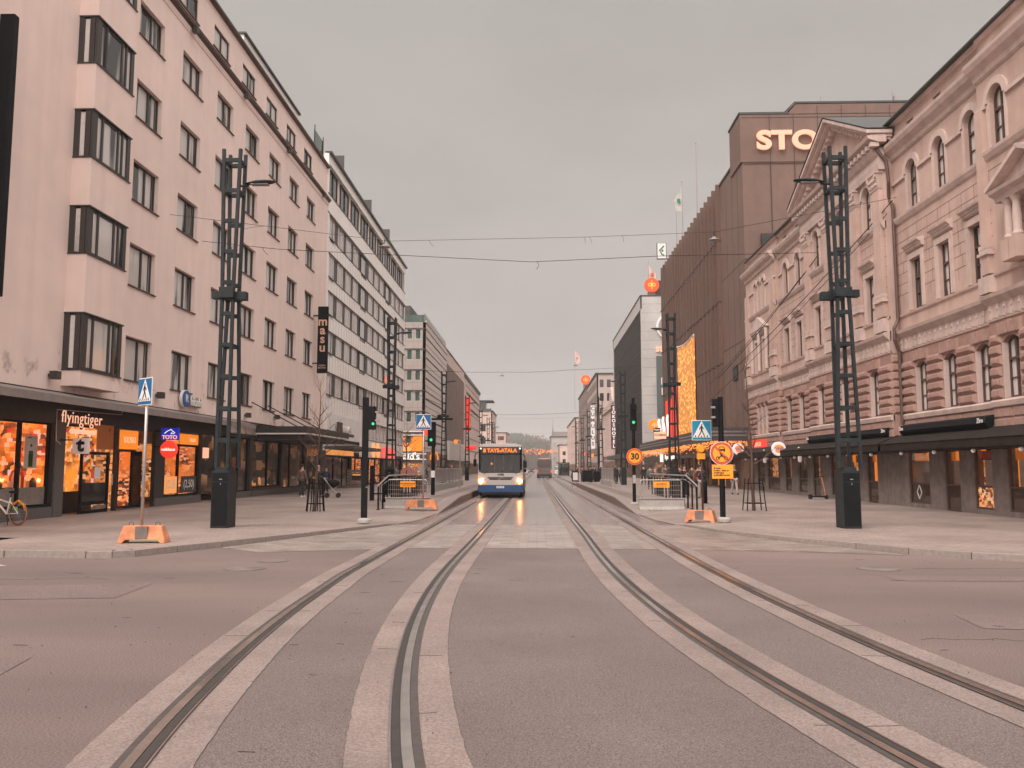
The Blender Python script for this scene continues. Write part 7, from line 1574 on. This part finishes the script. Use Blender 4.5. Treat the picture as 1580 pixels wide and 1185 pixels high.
person((-12.57,45.1,.13), R(150), 'person in a brown hooded jacket and dark trousers walking away by the left shop windows', brn, dk, .2, h=1.78, hood=False, shoes=(.5,.5,.5))
person((-11.75,45.3,.13), R(100), 'person in a black coat pushing a pram behind the left sapling', blk, dk, .15, 'front', h=1.72, hair=(.35,.25,.18))
person((-6.9,68.6,.33), R(10), 'person in dark clothes walking along the left platform fence', blk, dk, .18)
person((7.9,45.6,.13), R(30), 'person in a dark coat with hands raised, left of the group behind the right railing', blk, dk, .02, 'hold')
person((8.6,44.6,.13), R(-20), 'person in a black coat and pale trousers behind the right railing', blk, lt, .05, 'hold')
person((8.9,47.0,.13), R(170), 'person in a rust coat with their back turned in the group under the fairy lights', rd, dk, .08)
person((8.2,47.2,.13), R(-70), 'person in an olive coat in profile at the back of the group on the right', grn, dk, .1)
person((8.4,63.0,.13), R(180), 'person in a grey coat by the store entrance on the right', gry, dk, .12)
person((9.4,58.0,.13), R(160), 'person in a navy coat walking away under the store canopy', nv, dk, .2)
person((10.1,60.0,.13), R(10), 'person in a rust coat walking towards the camera under the store canopy', rd, dk, .18, hair=(.3,.2,.1))
person((7.7,83.0,.13), R(160), 'person in a black coat and dark hood walking away beyond the right fence', blk, dk, .16, hood=True, h=1.8)
person((8.3,86.0,.13), R(10), 'person in a grey coat coming towards the camera beyond the right fence', gry, dk, .18)
person((4.1,98.0,.13), R(90), 'person sitting in a black coat on the bench at the far right platform end', blk, dk, .0, 'hold', seated=True, h=1.75)
person((4.5,95.0,.13), R(40), 'person in an olive coat standing beside the seated one at the far platform end', grn, dk, .05)
person((5.0,92.5,.13), R(-160), 'person in a rust coat standing at the far end of the right platform', rd, dk, .08)
person((5.7,90.5,.13), R(150), 'person in a black coat standing right of the white fronted bin', blk, dk, .08, 'hold')
person((6.3,93,.13), R(20), 'person in a navy coat standing near the third right pylon', nv, dk, .12)
person((-9.2,72,.13), R(20), 'person in a navy coat near the burger restaurant terrace', nv, dk, .15)
person((-8.4,80,.13), R(200), 'person in a rust coat walking away on the left footway beyond the terrace', rd, dk, .18)
person((-9.8,84,.13), R(5), 'person in a grey coat coming along the left footway far beyond the terrace', gry, dk, .18)
for i, (x, y, rz, c1, c2, lab) in enumerate(((-13.0,52,10,nv,dk,'person in a navy coat coming out from under the dark marquee'),(-10.4,62.5,170,gry,dk,'person in a grey coat walking away near the round lights'),(-11.6,66,20,rd,lt,'person in a rust coat and pale trousers by the round lights'),(11.8,51,5,blk,lt,'person in a black coat and pale trousers near the burger doors'),(12.4,68,180,grn,dk,'person in an olive coat walking away under the fairy lights'),(10.9,72,15,brn,dk,'person in a brown coat coming towards the camera by the store'),(9.8,78,190,blk,dk,'person in a black coat far along the store front'))):
    person((x,y,.13), R(rz), lab, c1, c2, .16, hair=((.03,.02,.016),(.25,.16,.09))[i % 2], h=1.66+.03*i)
# bench for the seated person
o = thing('street_bench', 'dark bench at the far end of the right platform', 'bench', (4.25,98,.13)); MB().box(-.22,.22,-.9,.9,.38,.43).build('seat', MT['frameb'], o)
for y in (-.7,.7): MB().box(-.18,.18,y-.03,y+.03,0,.38).build('leg', MT['black'], o)
# pram
o = thing('pram', 'black pram with small wheels pushed along the left shop windows', 'pram', (-10.95,45.2,.13), R(10)); MB().ball((.05,0,.75), .32, 12, 1.1, .75, .7).build('bassinet', MT['black'], o, smooth=True); MB().tube([(-.45,-.2,1.05),(-.1,-.2,.6),(.3,-.2,.15)], .015, 6).tube([(-.45,.2,1.05),(-.1,.2,.6),(.3,.2,.15)], .015, 6).tube([(-.45,-.2,1.05),(-.45,.2,1.05)], .02, 6).tube([(.25,-.2,.6),(-.25,-.2,.15)], .015, 6).tube([(.25,.2,.6),(-.25,.2,.15)], .015, 6).build('frame', MT['galv'], o)
for x in (-.27,.32):
    for y in (-.22,.22): MB().lathe([(.04,-.02),(.13,-.02),(.13,.02),(.04,.02)], (x,y,.13), 14, 'y').build('wheel', MT['tyre'], o)

# ------------------------------------------------------------------ air
m = bpy.data.materials.new('air'); m.use_nodes = True; N = m.node_tree.nodes; L = m.node_tree.links
N.remove(N['Principled BSDF']); v = N.new('ShaderNodeVolumePrincipled'); v.inputs['Color'].default_value = (.93,.90,.88,1); v.inputs['Density'].default_value = .00036; v.inputs['Anisotropy'].default_value = 0.0; L.new(v.outputs[0], N['Material Output'].inputs['Volume'])
hz = MB().box(-920, 920, -100, 2520, -1.6, 95).build('haze', m); tag(hz, 'thin pale damp air over the whole street', 'haze', kind='stuff')
